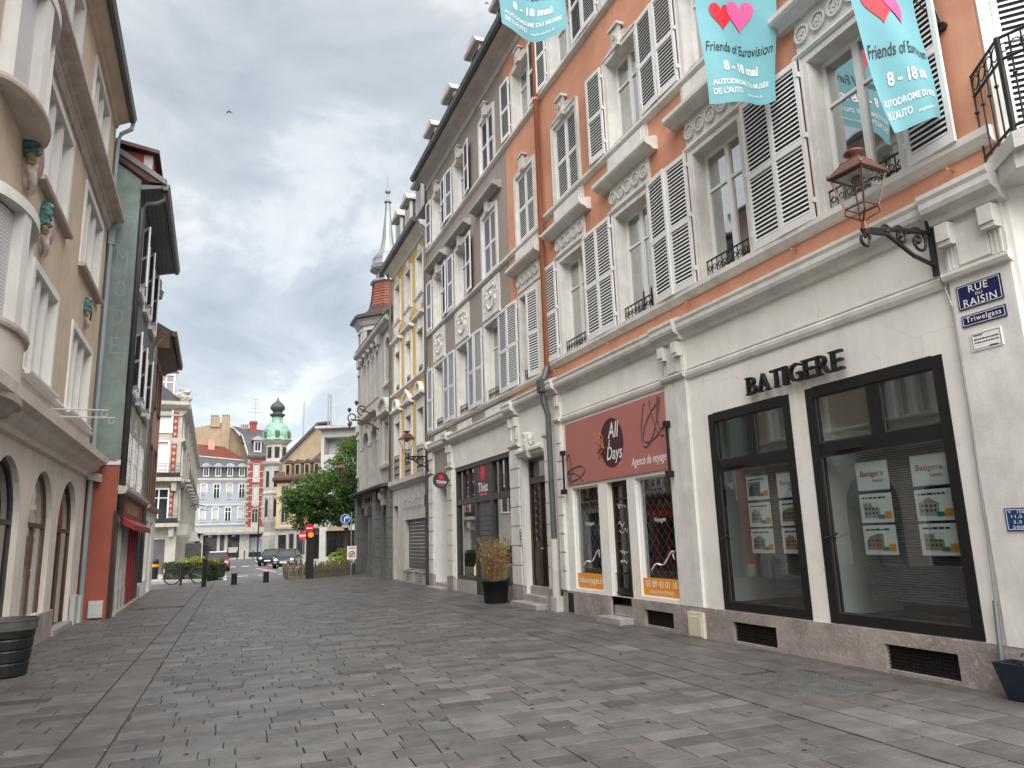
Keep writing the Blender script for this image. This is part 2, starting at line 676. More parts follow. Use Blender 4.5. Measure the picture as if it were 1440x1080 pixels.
# ---------------------------------------------------------------- materials
surf('plaster_white', (0.765, 0.745, 0.705), var=0.07, streak=0.16, spots=0.22, bump=0.14, spotcol=(0.46, 0.42, 0.37), big=0.07, crack=0.28)
surf('trim_white', (0.66, 0.645, 0.61), var=0.12, scale=2.5, streak=0.28, spots=0.34, bump=0.16, spotcol=(0.36, 0.33, 0.29), big=0.08)
surf('plinth_stone', (0.30, 0.255, 0.235), var=0.25, scale=2.2, streak=0.2, spots=0.65, spotlo=0.53, bump=0.4, bscale=25, spotcol=(0.44, 0.395, 0.365), big=0.18, crack=0.5)
surf('plaster_orange', (0.56, 0.257, 0.155), var=0.07, streak=0.12, bump=0.10, tint2=(0.61, 0.30, 0.19), big=0.07, spots=0.08, spotcol=(0.40, 0.21, 0.14))
surf('plaster_taupe', (0.29, 0.253, 0.222), var=0.08, streak=0.18, bump=0.08, big=0.08)
surf('plaster_yellow', (0.58, 0.385, 0.135), var=0.10, streak=0.18, bump=0.06)
surf('stone_grey', (0.37, 0.35, 0.325), var=0.14, scale=1.8, streak=0.30, spots=0.12, bump=0.15)
surf('stone_dark', (0.135, 0.13, 0.125), var=0.18, scale=1.8, streak=0.2, bump=0.2)
surf('stone_pale', (0.50, 0.475, 0.44), var=0.12, scale=2.0, streak=0.30, spots=0.15, bump=0.12)
surf('plaster_beige', (0.52, 0.42, 0.325), var=0.10, streak=0.26, bump=0.30, bscale=35, big=0.10, spots=0.12, spotcol=(0.36, 0.29, 0.22))
surf('plaster_cream', (0.62, 0.56, 0.51), var=0.10, streak=0.30, spots=0.25, bump=0.2, big=0.1, crack=0.25, spotcol=(0.36, 0.32, 0.28))
surf('plaster_bay', (0.52, 0.47, 0.43), var=0.08, streak=0.15, bump=0.55, bscale=40)
surf('window_stone', (0.61, 0.60, 0.575), var=0.08, streak=0.16, bump=0.06)
surf('cornice_brown', (0.42, 0.36, 0.32), var=0.15, scale=2, streak=0.3, spots=0.2, bump=0.15)
surf('render_green', (0.155, 0.195, 0.18), var=0.18, scale=2.2, streak=0.32, bump=0.15, big=0.22, spots=0.2, spotcol=(0.22, 0.26, 0.24))
surf('render_slate', (0.12, 0.13, 0.135), var=0.08, streak=0.1, bump=0.06)
surf('render_olive', (0.30, 0.29, 0.225), var=0.1, streak=0.3, bump=0.06)
surf('render_red', (0.27, 0.068, 0.042), var=0.10, bump=0.08, rough=0.65, big=0.12, streak=0.15)
surf('render_pink', (0.42, 0.24, 0.19), var=0.10, streak=0.2, bump=0.06)
surf('shutter_white', (0.71, 0.71, 0.70), rough=0.5, var=0.05, streak=0.10, bump=0.03)
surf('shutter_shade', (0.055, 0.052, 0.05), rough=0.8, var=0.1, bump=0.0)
surf('shutter_lilac', (0.65, 0.64, 0.665), rough=0.5, var=0.05, streak=0.10, bump=0.03)
surf('frame_white', (0.74, 0.74, 0.72), rough=0.4, var=0.05, bump=0.02)
surf('frame_dark', (0.013, 0.0125, 0.0125), rough=0.42, var=0.15, bump=0.02)
surf('frame_charcoal', (0.045, 0.044, 0.043), rough=0.5, var=0.15, bump=0.03)
surf('iron', (0.018, 0.018, 0.019), rough=0.5, var=0.3, bump=0.1)
surf('zinc', (0.25, 0.26, 0.27), rough=0.45, metal=0.55, var=0.2, streak=0.2, bump=0.05)
surf('zinc_dark', (0.11, 0.115, 0.115), rough=0.5, metal=0.4, var=0.2, streak=0.2, bump=0.05)
surf('pipe_blue', (0.23, 0.27, 0.30), rough=0.5, metal=0.3, var=0.15, spots=0.2, bump=0.03)
surf('pipe_orange', (0.50, 0.20, 0.12), rough=0.5, var=0.1, bump=0.02)
surf('copper_paint', (0.125, 0.055, 0.038), rough=0.38, var=0.25, scale=6, bump=0.05, metal=0.25)
surf('door_brown', (0.035, 0.017, 0.013), rough=0.4, var=0.3, bump=0.05)
surf('wood_brown', (0.10, 0.045, 0.027), rough=0.6, var=0.25, scale=3, streak=0.3, bump=0.1)
surf('roof_slate', (0.05, 0.052, 0.06), rough=0.6, var=0.3, scale=3, bump=0.3, bscale=18)
surf('roof_tile', (0.19, 0.062, 0.042), rough=0.75, var=0.25, scale=4, bump=0.35, bscale=14)
surf('roof_brown', (0.07, 0.038, 0.034), rough=0.75, var=0.25, scale=4, bump=0.35, bscale=14)
surf('brick_red', (0.20, 0.045, 0.036), rough=0.8, var=0.2, scale=6, bump=0.2)
surf('render_tan', (0.28, 0.21, 0.14), var=0.18, scale=0.5, streak=0.35, bump=0.08)
surf('paint_blue', (0.255, 0.295, 0.33), var=0.06, streak=0.1, bump=0.04)
surf('paint_warm', (0.45, 0.35, 0.21), var=0.07, streak=0.15, bump=0.04)
surf('stone_cream', (0.35, 0.325, 0.28), var=0.15, scale=2.0, streak=0.4, spots=0.25, bump=0.12)
surf('white_far', (0.38, 0.38, 0.37), var=0.06, streak=0.12, bump=0.04)
surf('verdigris', (0.15, 0.265, 0.205), rough=0.55, var=0.22, scale=2.2, streak=0.5, bump=0.06, tint2=(0.20, 0.35, 0.26))
surf('roller_grey', (0.085, 0.085, 0.088), rough=0.5, var=0.15, streak=0.2, bump=0.04)
surf('roller_white', (0.52, 0.51, 0.52), rough=0.5, var=0.06, streak=0.2, bump=0.03)
surf('asphalt', (0.115, 0.115, 0.118), rough=0.9, var=0.16, scale=0.8, bump=0.3, bscale=90)
surf('joint_dark', (0.045, 0.042, 0.039), rough=0.95, var=0.3, scale=2.0, bump=0.2)
surf('paving_stone', (0.091, 0.0872, 0.084), rough=0.50, var=0.26, scale=3.2, big=0.09, bump=0.30, bscale=38, attr=True, spots=0.35, spotcol=(0.14, 0.131, 0.123), spec=0.42)
surf('kerb_stone', (0.33, 0.32, 0.30), var=0.15, bump=0.2)
surf('step_stone', (0.30, 0.28, 0.265), var=0.2, scale=3, spots=0.25, bump=0.3)
surf('road_paint', (0.62, 0.62, 0.60), var=0.15, scale=6, bump=0.05, spots=0.3)
surf('black_metal', (0.012, 0.012, 0.013), rough=0.42, var=0.2, bump=0.03)
surf('black_plastic', (0.012, 0.0125, 0.014), rough=0.45, var=0.2, scale=5, bump=0.1, streak=0.1)
surf('navy_paint', (0.014, 0.02, 0.036), rough=0.5, var=0.2, scale=5, bump=0.05)
surf('sign_rose', (0.40, 0.15, 0.13), rough=0.5, var=0.03, bump=0.0)
surf('sign_plum', (0.062, 0.014, 0.02), rough=0.5, var=0.03, bump=0.0)
surf('sign_mauve', (0.16, 0.075, 0.08), rough=0.5, var=0.03, bump=0.0)
surf('print_white', (0.78, 0.78, 0.77), rough=0.5, var=0.02, bump=0.0)
surf('print_black', (0.012, 0.012, 0.013), rough=0.5, var=0.05, bump=0.0)
surf('print_red', (0.55, 0.012, 0.03), rough=0.5, var=0.03, bump=0.0)
surf('print_pink', (0.72, 0.09, 0.27), rough=0.6, var=0.03, bump=0.0)
surf('print_orange', (0.76, 0.28, 0.012), rough=0.45, var=0.03, bump=0.0)
surf('print_green', (0.02, 0.20, 0.14), rough=0.5, var=0.03, bump=0.0)
surf('print_wine', (0.36, 0.03, 0.07), rough=0.5, var=0.03, bump=0.0)
surf('print_gold', (0.45, 0.19, 0.05), rough=0.5, var=0.03, bump=0.0)
surf('enamel_navy', (0.008, 0.014, 0.085), rough=0.22, var=0.05, bump=0.0, spec=0.5)
surf('plate_blue', (0.015, 0.045, 0.14), rough=0.35, var=0.05, bump=0.0)
surf('sign_blue', (0.01, 0.085, 0.42), rough=0.35, var=0.03, bump=0.0)
surf('cloth_teal', (0.15, 0.36, 0.41), rough=0.75, var=0.06, bump=0.05)
surf('ghost_letter', (0.172, 0.213, 0.198), var=0.1, streak=0.3, bump=0.05)
surf('awning_red', (0.22, 0.018, 0.022), rough=0.6, var=0.1, bump=0.03)
surf('relief_teal', (0.045, 0.135, 0.125), rough=0.5, var=0.45, scale=14, bump=0.6, bscale=22)
surf('relief_gold', (0.32, 0.22, 0.09), rough=0.5, var=0.3, scale=14, bump=0.5, bscale=22)
surf('relief_pink', (0.33, 0.19, 0.20), rough=0.6, var=0.25, scale=14, bump=0.4, bscale=22)
surf('relief_stone', (0.50, 0.43, 0.39), rough=0.7, var=0.2, scale=12, bump=0.5, bscale=22)
surf('bark', (0.075, 0.055, 0.04), var=0.3, scale=8, bump=0.7, bscale=20)
surf('picket_wood', (0.17, 0.14, 0.10), var=0.35, scale=5, streak=0.3, bump=0.3)
surf('dry_grass', (0.26, 0.165, 0.08), var=0.5, scale=14, bump=0.0)
surf('interior_wall', (0.70, 0.69, 0.65), var=0.04, bump=0.0)
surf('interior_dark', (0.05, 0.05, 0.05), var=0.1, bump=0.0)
surf('blind_slat', (0.12, 0.12, 0.125), rough=0.5, var=0.05, bump=0.0)
surf('box_grey', (0.42, 0.44, 0.42), rough=0.5, var=0.08, spots=0.15, bump=0.03)
surf('box_ivory', (0.60, 0.56, 0.42), rough=0.5, var=0.08, streak=0.3, bump=0.03)
surf('grille_black', (0.014, 0.012, 0.011), rough=0.8, var=0.3, bump=0.2)
surf('cast_iron', (0.085, 0.083, 0.08), rough=0.6, var=0.3, scale=6, bump=0.2, metal=0.2)
surf('relief_white', (0.60, 0.58, 0.545), var=0.22, scale=9, bump=0.9, bscale=24, streak=0.2)
pane_mat('pane_sky', (0.028, 0.032, 0.034), ior=6.0)
pane_mat('pane_curtain', (0.20, 0.20, 0.19), ior=3.0)
pane_mat('pane_dark', (0.012, 0.013, 0.013), ior=1.6)
pane_mat('pane_far', (0.03, 0.035, 0.04), ior=1.7)
clear_glass('shop_glass', (0.66, 0.73, 0.72), 0.17)
clear_glass('lamp_glass', (0.9, 0.92, 0.92), 0.08)


def leafmat(name, a, b_):
    m, t, b = newmat(name)
    at = N(t, 'ShaderNodeAttribute', attribute_name='Col')
    c = mixc(t, at.outputs['Fac'], a, b_)
    t.links.new(c, b.inputs['Base Color'])
    b.inputs['Roughness'].default_value = 0.6
    b.inputs['Specular IOR Level'].default_value = 0.25
    tr = N(t, 'ShaderNodeBsdfTranslucent')
    t.links.new(c, tr.inputs[0])
    mx = N(t, 'ShaderNodeMixShader')
    mx.inputs[0].default_value = 0.3
    t.links.new(b.outputs[0], mx.inputs[1])
    t.links.new(tr.outputs[0], mx.inputs[2])
    t.links.new(mx.outputs[0], t.nodes['Material Output'].inputs[0])
    return m


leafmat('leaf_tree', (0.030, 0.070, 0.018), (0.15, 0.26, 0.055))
leafmat('leaf_hedge', (0.022, 0.034, 0.016), (0.075, 0.10, 0.038))
leafmat('leaf_lime', (0.13, 0.19, 0.02), (0.36, 0.40, 0.05))


# ---------------------------------------------------------------- ground
def gz(y):
    """street level: flat, then a gentle dip beyond the paving"""
    if y <= 37:
        return 0.0
    if y < 56:
        return -0.36 * (y - 37) / 19
    return -0.36


XR, XL = 6.97, -2.85
m = MB()
ys = [-60, -8, 36.9, 37, 40, 43, 47, 52, 56, 80, 120, 200, 500]
xs = [-400, -60, -10, 0, 10, 60, 400]
for i in range(len(ys) - 1):
    for j in range(len(xs) - 1):
        zz = [(gz(q) - (0.06 if q < 36.95 else 0.012)) for q in (ys[i], ys[i + 1])]
        m.add([(xs[j], ys[i], zz[0]), (xs[j + 1], ys[i], zz[0]), (xs[j + 1], ys[i + 1], zz[1]), (xs[j], ys[i + 1], zz[1])], [(0, 1, 2, 3)])
struct('ground', m, 'asphalt')

# paving: rows of stone across the street, a margin band, a side pavement; the courses run 1.7 degrees off the facades
SK = 0.03


def pv(s, t):
    return s + SK * t, t - SK * s


bed = MB()
bed.add([(*pv(-3.4, -8), -.014), (*pv(7.6, -8), -.014), (*pv(7.0, 37.0), -.014), (*pv(-4.2, 37.0), -.014)], [(0, 1, 2, 3)])
paving = struct('street_paving', bed, 'joint_dark')
rs = random.Random(5)


def stone(mb, s0, s1, t0, t1, tone, gap=0.005):
    h = rs.uniform(-0.0014, 0.0014)
    tx, ty = rs.uniform(-.001, .001), rs.uniform(-.001, .001)
    c = 0.0015
    s0 += gap + rs.uniform(0, .002)
    s1 -= gap
    t0 += gap
    t1 -= gap + rs.uniform(0, .002)
    jit = [(rs.uniform(-.003, .003), rs.uniform(-.003, .003)) for _ in range(4)]
    cs = [(s0, t0, -1, -1), (s1, t0, 1, -1), (s1, t1, 1, 1), (s0, t1, -1, 1)]
    lo, mid, top = [], [], []
    for (s, t, a, b_), (ja, jb) in zip(cs, jit):
        z = h + tx * a + ty * b_
        lo.append((*pv(s + ja, t + jb), -0.03))
        mid.append((*pv(s + ja, t + jb), z - 0.0015))
        top.append((*pv(s + ja - a * c, t + jb - b_ * c), z))
    k = len(mb.v)
    mb.add(lo + mid + top, [(8, 9, 10, 11)] + [(i, (i + 1) % 4, 4 + (i + 1) % 4, 4 + i) for i in range(4)] +
           [(4 + i, 4 + (i + 1) % 4, 8 + (i + 1) % 4, 8 + i) for i in range(4)])
    mb.c += [tone] * (len(mb.v) - k)


def tone(warm=0.0, spread=0.30):
    v = 1.0 + rs.gauss(0, spread * 0.48)
    if rs.random() < 0.07:
        v *= 0.72
    if rs.random() < 0.08:
        v *= 1.28
    v = max(0.55, min(1.55, v))
    w = rs.gauss(0.0, 0.013) + warm
    return (v * (1 + w * 1.3), v * (1 - w * 0.3), v * (1 - w * 0.9))


cells = []
t = -7.5
while t < 36.8:                                                     # carriageway
    hgt = rs.choice((0.19, 0.21, 0.23, 0.25))
    s = -0.93 - rs.uniform(0, .35)
    first = True
    while s < 4.55:
        w = rs.choice((0.26, 0.33, 0.40, 0.46, 0.54, 0.66)) * rs.uniform(.94, 1.06)
        a = -0.93 if first else s
        first = False
        e = s + w
        if 4.55 - e < 0.2:
            e = 4.55
        if e > a + .08:
            cells.append((a, min(e, 4.55), t, min(t + hgt, 36.9), tone(0.008), 0.0045))
        s = e
    t += hgt
t = -7.5
while t < 36.8:                                                     # margin band
    hgt = rs.uniform(0.27, 0.36)
    cells.append((-1.33, -0.94, t, min(t + hgt, 36.9), tone(0.008, .16), 0.005))
    t += hgt
t = -7.5
while t < 36.8:                                                     # left pavement
    hgt = rs.choice((0.21, 0.24, 0.27, 0.30))
    s = -3.4 - (0.9 if t > 20 else 0) - rs.uniform(0, .5)
    while s < -1.36:
        w = rs.uniform(.38, .72)
        e = s + w
        if -1.34 - e < 0.2:
            e = -1.34
        cells.append((s, e, t, min(t + hgt, 36.9), tone(0.022, .2), 0.006))
        s = e
    t += hgt
s = 4.56
ci = 0
wid = [0.40, 0.36, 0.42, 0.36, 0.44, 0.40, 0.40]
while ci < len(wid):                                                # right pavement: courses along the houses
    t = -7.5 - rs.uniform(0, .5)
    while t < 36.8:
        L = rs.uniform(.34, .72)
        cells.append((s, s + wid[ci], t, min(t + L, 36.9), tone(0.035 if t < 14 else 0.015, .22), 0.007))
        t += L
    s += wid[ci]
    ci += 1

RC = cam.matrix_world.inverted()


def inview(x, y):
    q = RC @ Vector((x, y, 0))
    if q.z > -0.3:
        return None
    u_, v_ = q.x / -q.z, q.y / -q.z
    if abs(u_) > .715 or abs(v_) > .54:
        return None
    return -q.z


HOLES = [(5.38, 6.32, 5.72, 7.02), (-1.62, -0.78, 22.30, 22.75), (4.05, 5.1, 23.8, 24.2)]    # iron covers lie here
near, rest = [], []
for c in cells:
    x, y = pv((c[0] + c[1]) / 2, (c[2] + c[3]) / 2)
    if any(a < x < b_ and e < y < f for a, b_, e, f in HOLES):
        continue
    dpt = inview(x, y)
    if x > 7.3 or x < -4.4:
        continue
    if dpt is None:
        rest.append(c)
    else:
        near.append((dpt / math.sqrt((c[1] - c[0]) * (c[3] - c[2])), c))
near.sort(key=lambda q: q[0])
for q, c in near[:298]:
    mb = MB()
    stone(mb, *c)
    part('paving_stone', mb, 'paving_stone', paving)
mb = MB()
for c in rest + [q[1] for q in near[298:]]:
    stone(mb, *c)
part('paving_stones', mb, 'paving_stone', paving, kind='stuff')

# road beyond the paving: kerbs, side pavements and markings
rd = MB()
K = [(-0.2, 37.2), (0.0, 44), (0.35, 60), (0.2, 90), (-2.0, 108)]
for (x0, y0), (x1, y1) in zip(K, K[1:]):                            # left pavement beyond the hedge
    rd.add([(-14, y0, gz(y0) + .11), (x0, y0, gz(y0) + .11), (x1, y1, gz(y1) + .11), (-14, y1, gz(y1) + .11)], [(0, 1, 2, 3)])
    rd.add([(x0, y0, gz(y0) - .05), (x0, y0, gz(y0) + .11), (x1, y1, gz(y1) + .11), (x1, y1, gz(y1) - .05)], [(0, 1, 2, 3)])
rd.add([(-14, 37.2, -.05), (-0.2, 37.2, -.05), (-.2, 37.2, .11), (-14, 37.2, .11)], [(0, 1, 2, 3)])
struct('pavement_left', rd, 'kerb_stone')
rd = MB()
K = [(4.9, 62), (4.5, 70), (4.2, 80), (4.6, 92), (5.3, 100), (6.5, 108)]
for (x0, y0), (x1, y1) in zip(K, K[1:]):
    rd.add([(x0, y0, gz(y0) + .11), (26, y0, gz(y0) + .11), (26, y1, gz(y1) + .11), (x1, y1, gz(y1) + .11)], [(0, 1, 2, 3)])
    rd.add([(x0, y0, gz(y0) - .05), (x0, y0, gz(y0) + .11), (x1, y1, gz(y1) + .11), (x1, y1, gz(y1) - .05)], [(0, 1, 2, 3)])
rd.add([(4.9, 62, -.5), (26, 62, -.5), (26, 62, -.25), (4.9, 62, -.25)], [(0, 1, 2, 3)])
struct('pavement_right', rd, 'kerb_stone')
rd = MB()
rd.add([(-20, 109, gz(109) + .11), (30, 109, gz(109) + .11), (30, 130, gz(109) + .11), (-20, 130, gz(109) + .11),
        (-20, 109, gz(109) - .05), (30, 109, gz(109) - .05)], [(0, 1, 2, 3), (4, 5, 1, 0)])
struct('pavement_far', rd, 'kerb_stone')
mk = MB()
for x in (1.35, 2.5, 3.6, 4.7):                                     # give-way blocks and crossing bars
    for yy, ww, dd in ((45.5, .62, .9), (72, .7, 1.6)):
        mk.add([(x, yy, gz(yy) - .004), (x + ww, yy, gz(yy) - .004), (x + ww, yy + dd, gz(yy + dd) - .004), (x, yy + dd, gz(yy + dd) - .004)], [(0, 1, 2, 3)])
for a, b_ in ((38.5, 44), (46, 54), (54, 60)):
    xx = 0.55 + (a - 38) * .012
    mk.add([(xx, a, gz(a) - .004), (xx + .16, a, gz(a) - .004), (xx + .2, b_, gz(b_) - .004), (xx + .04, b_, gz(b_) - .004)], [(0, 1, 2, 3)])
mk.add([(4.2, 56, gz(56) - .004), (4.35, 56, gz(56) - .004), (3.5, 66, gz(66) - .004), (3.35, 66, gz(66) - .004)], [(0, 1, 2, 3)])
struct('road_markings', mk, 'road_paint')

# ================================================================ orange town house (right, nearest)
RF = Frame((XR, 0, 0), (0, 1, 0), (-1, 0, 0))
OR = thing('orange_townhouse', 'orange plastered town house with white louvred shutters above two white shopfronts', 'building', (XR, 9.6, 0))
WC = [5.86, 8.38, 10.90, 13.41]                                    # window axes
Y0, Y1 = 4.28, 14.86
# --- ground floor wall
BD = [(5.21, 7.13, .45, 3.31, .16), (7.45, 9.15, .45, 3.31, .16)]   # two glazed doors of the estate agency
AD = [(10.30, 11.44, .50, 2.53, .14), (11.72, 12.47, .12, 2.54, .2), (12.82, 13.96, .50, 2.53, .14)]
w = MB(RF).wall(Y0, Y1, .44, 4.80, BD + AD)
part('ground_floor_wall', w, 'plaster_white', OR)
GR = [(5.49, 6.37, .035, .30, .08), (8.08, 8.97, .035, .30, .08), (10.45, 11.31, .04, .29, .08)]
w = MB(RF).wall(Y0, 14.5, -.02, .44, GR + [(11.72, 12.47, -.02, .44, .5)], d=.045)
w.quad((Y0, .44, .045), (11.72, .44, .045), (11.72, .44, 0), (Y0, .44, 0))
w.quad((12.47, .44, .045), (14.5, .44, .045), (14.5, .44, 0), (12.47, .44, 0))
part('plinth', w, 'plinth_stone', OR)
for a, b_, c, e, _ in GR:
    g_ = MB(RF)
    g_.quad((a, c, -.03), (b_, c, -.03), (b_, e, -.03), (a, e, -.03))
    n = 22
    for i in range(n):
        u = a + (b_ - a) * (i + .5) / n
        g_.box(u - .004, u + .004, c, e, -.022, -.012)
    for i in range(7):
        zz = c + (e - c) * (i + .5) / 7
        g_.box(a, b_, zz - .004, zz + .004, -.012, -.004)
    part('cellar_grille', g_, 'grille_black', OR)
# --- upper wall
holes = []
for uc in WC:
    holes.append((uc - .56, uc + .56, 5.42, 7.55, .24))
    holes.append((uc - .55, uc + .55, 8.98, 10.86, .24))
    holes.append((uc - .55, uc + .55, 12.16, 13.85, .24))
w = MB(RF).wall(4.28, Y1, 4.80, 15.5, holes)
part('upper_wall', w, 'plaster_orange', OR)
# reveals and stone surrounds of the windows
for i, uc in enumerate(WC):
    for a, b_, z0, z1, bw in ((-.56, .56, 5.42, 7.55, .11), (-.55, .55, 8.98, 10.86, .12), (-.55, .55, 12.16, 13.85, .12)):
        s_ = MB(RF)
        for q in (-1, 1):
            s_.box(uc + q * b_, uc + q * (b_ + bw), z0 - .02, z1 + .1, -.005, .045)
            s_.box(uc + q * (b_ - .012), uc + q * b_, z0, z1, -.235, .03)           # painted reveal
            s_.box(uc + q * (b_ + bw - .025), uc + q * (b_ + bw), z0 - .02, z1 + .1, .045, .06)
        s_.box(uc - b_, uc + b_, z1 + .001, z1 + .1, -.005, .045)
        s_.box(uc - b_ + .012, uc + b_ - .012, z1 - .012, z1, -.235, .03)
        s_.box(uc - b_ - bw, uc + b_ + bw, z1 + .1, z1 + .125, -.005, .065)
        part('window_surround', s_, 'trim_white', OR)
    # first floor: rosette frieze and hood, panel under the window above
    fz = MB(RF).box(uc - .70, uc + .70, 7.68, 8.19, -.005, .035)
    fz.run(uc - .76, uc + .76, [(0, 7.66), (.07, 7.66), (.09, 7.69), (.06, 7.735), (0, 7.735)])
    part('frieze_panel', fz, 'trim_white', OR)
    for k in range(5):
        u = uc - .56 + .28 * k
        r_ = MB(RF)
        r_.archring(u, 7.965, .098, .128, .03, .075, 16, 0, 360)
        for q in range(7):
            t_ = 2 * math.pi * q / 7 + .3 * k
            r_.disc(u + .055 * math.cos(t_), 7.965 + .055 * math.sin(t_), .027, .03, .062, 7)
        r_.disc(u, 7.965, .024, .03, .07, 8)
        part('rosette', r_, 'trim_white', OR)
    hd = MB(RF).run(uc - .98, uc + .98, [(0, 8.19), (.10, 8.19), (.13, 8.23), (.24, 8.27), (.27, 8.31), (.27, 8.38), (.05, 8.45), (0, 8.45)])
    part('window_hood', hd, 'trim_white', OR)
    pn = MB(RF)
    for j, q in enumerate((.72, .655, .59)):
        pn.box(uc - q, uc + q, 8.45 + .05 * j, 8.86 - .03 * j, -.004, .04 + .022 * j)
    part('sill_panel', pn, 'trim_white', OR)
    # second and third floor: shaped heads with a keystone
    for z1 in (10.86, 13.85):
        kh = MB(RF).prism([(uc - .68, z1 + .125), (uc + .68, z1 + .125), (uc + .36, z1 + .19), (uc + .2, z1 + .3), (uc - .2, z1 + .3), (uc - .36, z1 + .19)], -.004, .055)
        kh.prism([(uc - .10, z1 + .02), (uc + .10, z1 + .02), (uc + .14, z1 + .42), (uc - .14, z1 + .42)], .05, .13)
        kh.box(uc - .18, uc + .18, z1 + .42, z1 + .48, -.004, .17)
        kh.archring(uc, z1 + .24, .03, .065, .13, .155, 10, 0, 360)
        part('keystone_head', kh, 'relief_white', OR)
# string courses
st = MB(RF)
st.run(Y0, Y1, [(0, 5.24), (.05, 5.26), (.10, 5.33), (.10, 5.41), (0, 5.42)])
part('sill_course', st, 'trim_white', OR)
st = MB(RF)
st.run(Y0, Y1, [(0, 8.84), (.05, 8.86), (.10, 8.90), (.10, 8.965), (0, 8.98)])
part('sill_course', st, 'trim_white', OR)
st = MB(RF)
st.run(Y0, Y1, [(0, 12.02), (.05, 12.04), (.10, 12.08), (.10, 12.145), (0, 12.16)])
part('sill_course', st, 'trim_white', OR)
# windows, guards, shutters
for i, uc in enumerate(WC):
    casement(OR, RF, uc - .548, uc + .548, 5.42, 7.538, -.19)
    guard(OR, RF, uc - .548, uc + .548, 5.45, 5.72, -.05)
    casement(OR, RF, uc - .538, uc + .538, 8.98, 10.848, -.19)
    guard(OR, RF, uc - .538, uc + .538, 9.0, 9.12, -.05, scroll=False, step=.07)
    casement(OR, RF, uc - .538, uc + .538, 12.16, 13.838, -.19)
    for sd in (-1, 1):
        shutter(OR, RF, uc + sd * .69, 5.40, .575, 2.25, sd, d=.085, singles=(i < 2 or (i == 2 and sd == 1)), ang=(5 if (i, sd) == (2, -1) else 2))
        if i == 3:
            shutter(OR, RF, uc + sd * .548, 8.99, .548, 1.86, -sd, d=-.03)
        else:
            shutter(OR, RF, uc + sd * .69, 8.99, .55, 1.92, sd, d=.085, ang=3)
        shutter(OR, RF, uc + sd * .69, 12.15, .55, 1.80, sd, d=.085, ang=2)
for u in (14.35, 11.95, 9.35, 7.0, 4.75):                           # iron spikes that held old signs
    part('wall_hook', MB(RF).ftube([(u, 5.16, 0), (u, 5.17, .10), (u - .03, 5.13, .13)], .014), 'pipe_orange', OR)
# shop cornice with its broken-forward capitals
PR = [(0, 4.62), (.05, 4.64), (.07, 4.70), (.16, 4.75), (.18, 4.80), (.18, 4.86), (.20, 4.90), (.20, 4.94), (.03, 5.0), (0, 5.0)]
co = MB(RF).run(4.28, 14.50, PR)
for a, b_ in ((4.26, 5.02), (9.58, 10.26), (14.28, 14.60)):
    co.run(a, b_, [(d + .07, z + (.004 if z > 4.9 else -.004)) for d, z in PR[1:-1]] + [(0, 5.004), (0, 4.612)])
part('shop_cornice', co, 'trim_white', OR)
for a, b_ in ((4.32, 4.96), (9.62, 10.20), (14.28, 14.52)):         # pilasters
    p_ = MB(RF)
    p_.box(a, b_, .44, 4.62, -.004, .05)
    w_ = (b_ - a)
    if w_ > .4:
        p_.box(a + .2 * w_ + .03, b_ - .2 * w_ - .03, 4.14, 4.55, .05, .075)
        for q in (a + .02, b_ - .16):
            p_.prism([(q, 4.42), (q + .14, 4.42), (q + .14, 4.60), (q, 4.60)], .05, .17)
            p_.prism([(q, 4.37), (q + .14, 4.37), (q + .14, 4.42), (q, 4.42)], .05, .15)
            for k in range(3):
                p_.box(q + .015 + .045 * k, q + .035 + .045 * k, 4.12, 4.36, .05, .066)
    else:
        for k in range(2):
            p_.box(a + .03 + .12 * k, a + .08 + .12 * k, 4.36, 4.60, .05, .10)
    p_.run(a - .03, b_ + .03, [(0.04, 4.0), (.10, 4.02), (.12, 4.06), (.12, 4.09), (.04, 4.12)])
    part('pilaster', p_, 'trim_white', OR)
for a, b_ in ((4.99, 9.59), (10.23, 14.25)):
    mo = MB(RF)
    mo.run(a, b_, [(0, 3.96), (.03, 3.97), (.05, 4.02), (.055, 4.07), (.02, 4.10), (0, 4.10)])
    mo.run(a, b_, [(0, 4.12), (.018, 4.12), (.018, 4.14), (0, 4.14)])
    part('fascia_moulding', mo, 'trim_white', OR)
for k in range(9):                                                  # rusticated edge of the shop front by the downpipe
    z0 = .46 + .385 * k
    part('quoin', MB(RF).box(14.29, 14.50, z0, z0 + .355, .05, .075), 'trim_white', OR)
# corner: chamfered bay with balcony
c1 = Frame((XR, Y0, 0), (1, -1, 0), (-1, -1, 0))
cw = MB(c1).wall(0, 1.75, .44, 4.80, [(.35, 1.45, .5, 3.3, .2)])
part('corner_wall', cw, 'plaster_white', OR)
part('corner_plinth', MB(c1).box(0.02, 1.75, -.02, .44, -.1, .045), 'plinth_stone', OR)
cw = MB(c1).wall(0, 1.75, 4.80, 15.5, [(.14, 1.5, 5.05, 7.6, .12)])
part('corner_upper_wall', cw, 'plaster_orange', OR)
c2 = Frame((XR + 1.2374, Y0 - 1.2374, 0), (1, 0, 0), (0, -1, 0))
part('side_wall', MB(c2).wall(0, 9, -.02, 15.5, []), 'plaster_orange', OR)
cd_ = part('corner_door', MB(c1).box(.35, .45, .5, 3.3, -.2, -.1).box(1.35, 1.45, .5, 3.3, -.2, -.1).box(.45, 1.35, .5, .75, -.2, -.1).box(.45, 1.35, 2.5, 2.62, -.2, -.1).box(.45, 1.35, 3.2, 3.3, -.2, -.1).box(.86, .94, .75, 2.5, -.2, -.1), 'frame_dark', OR)
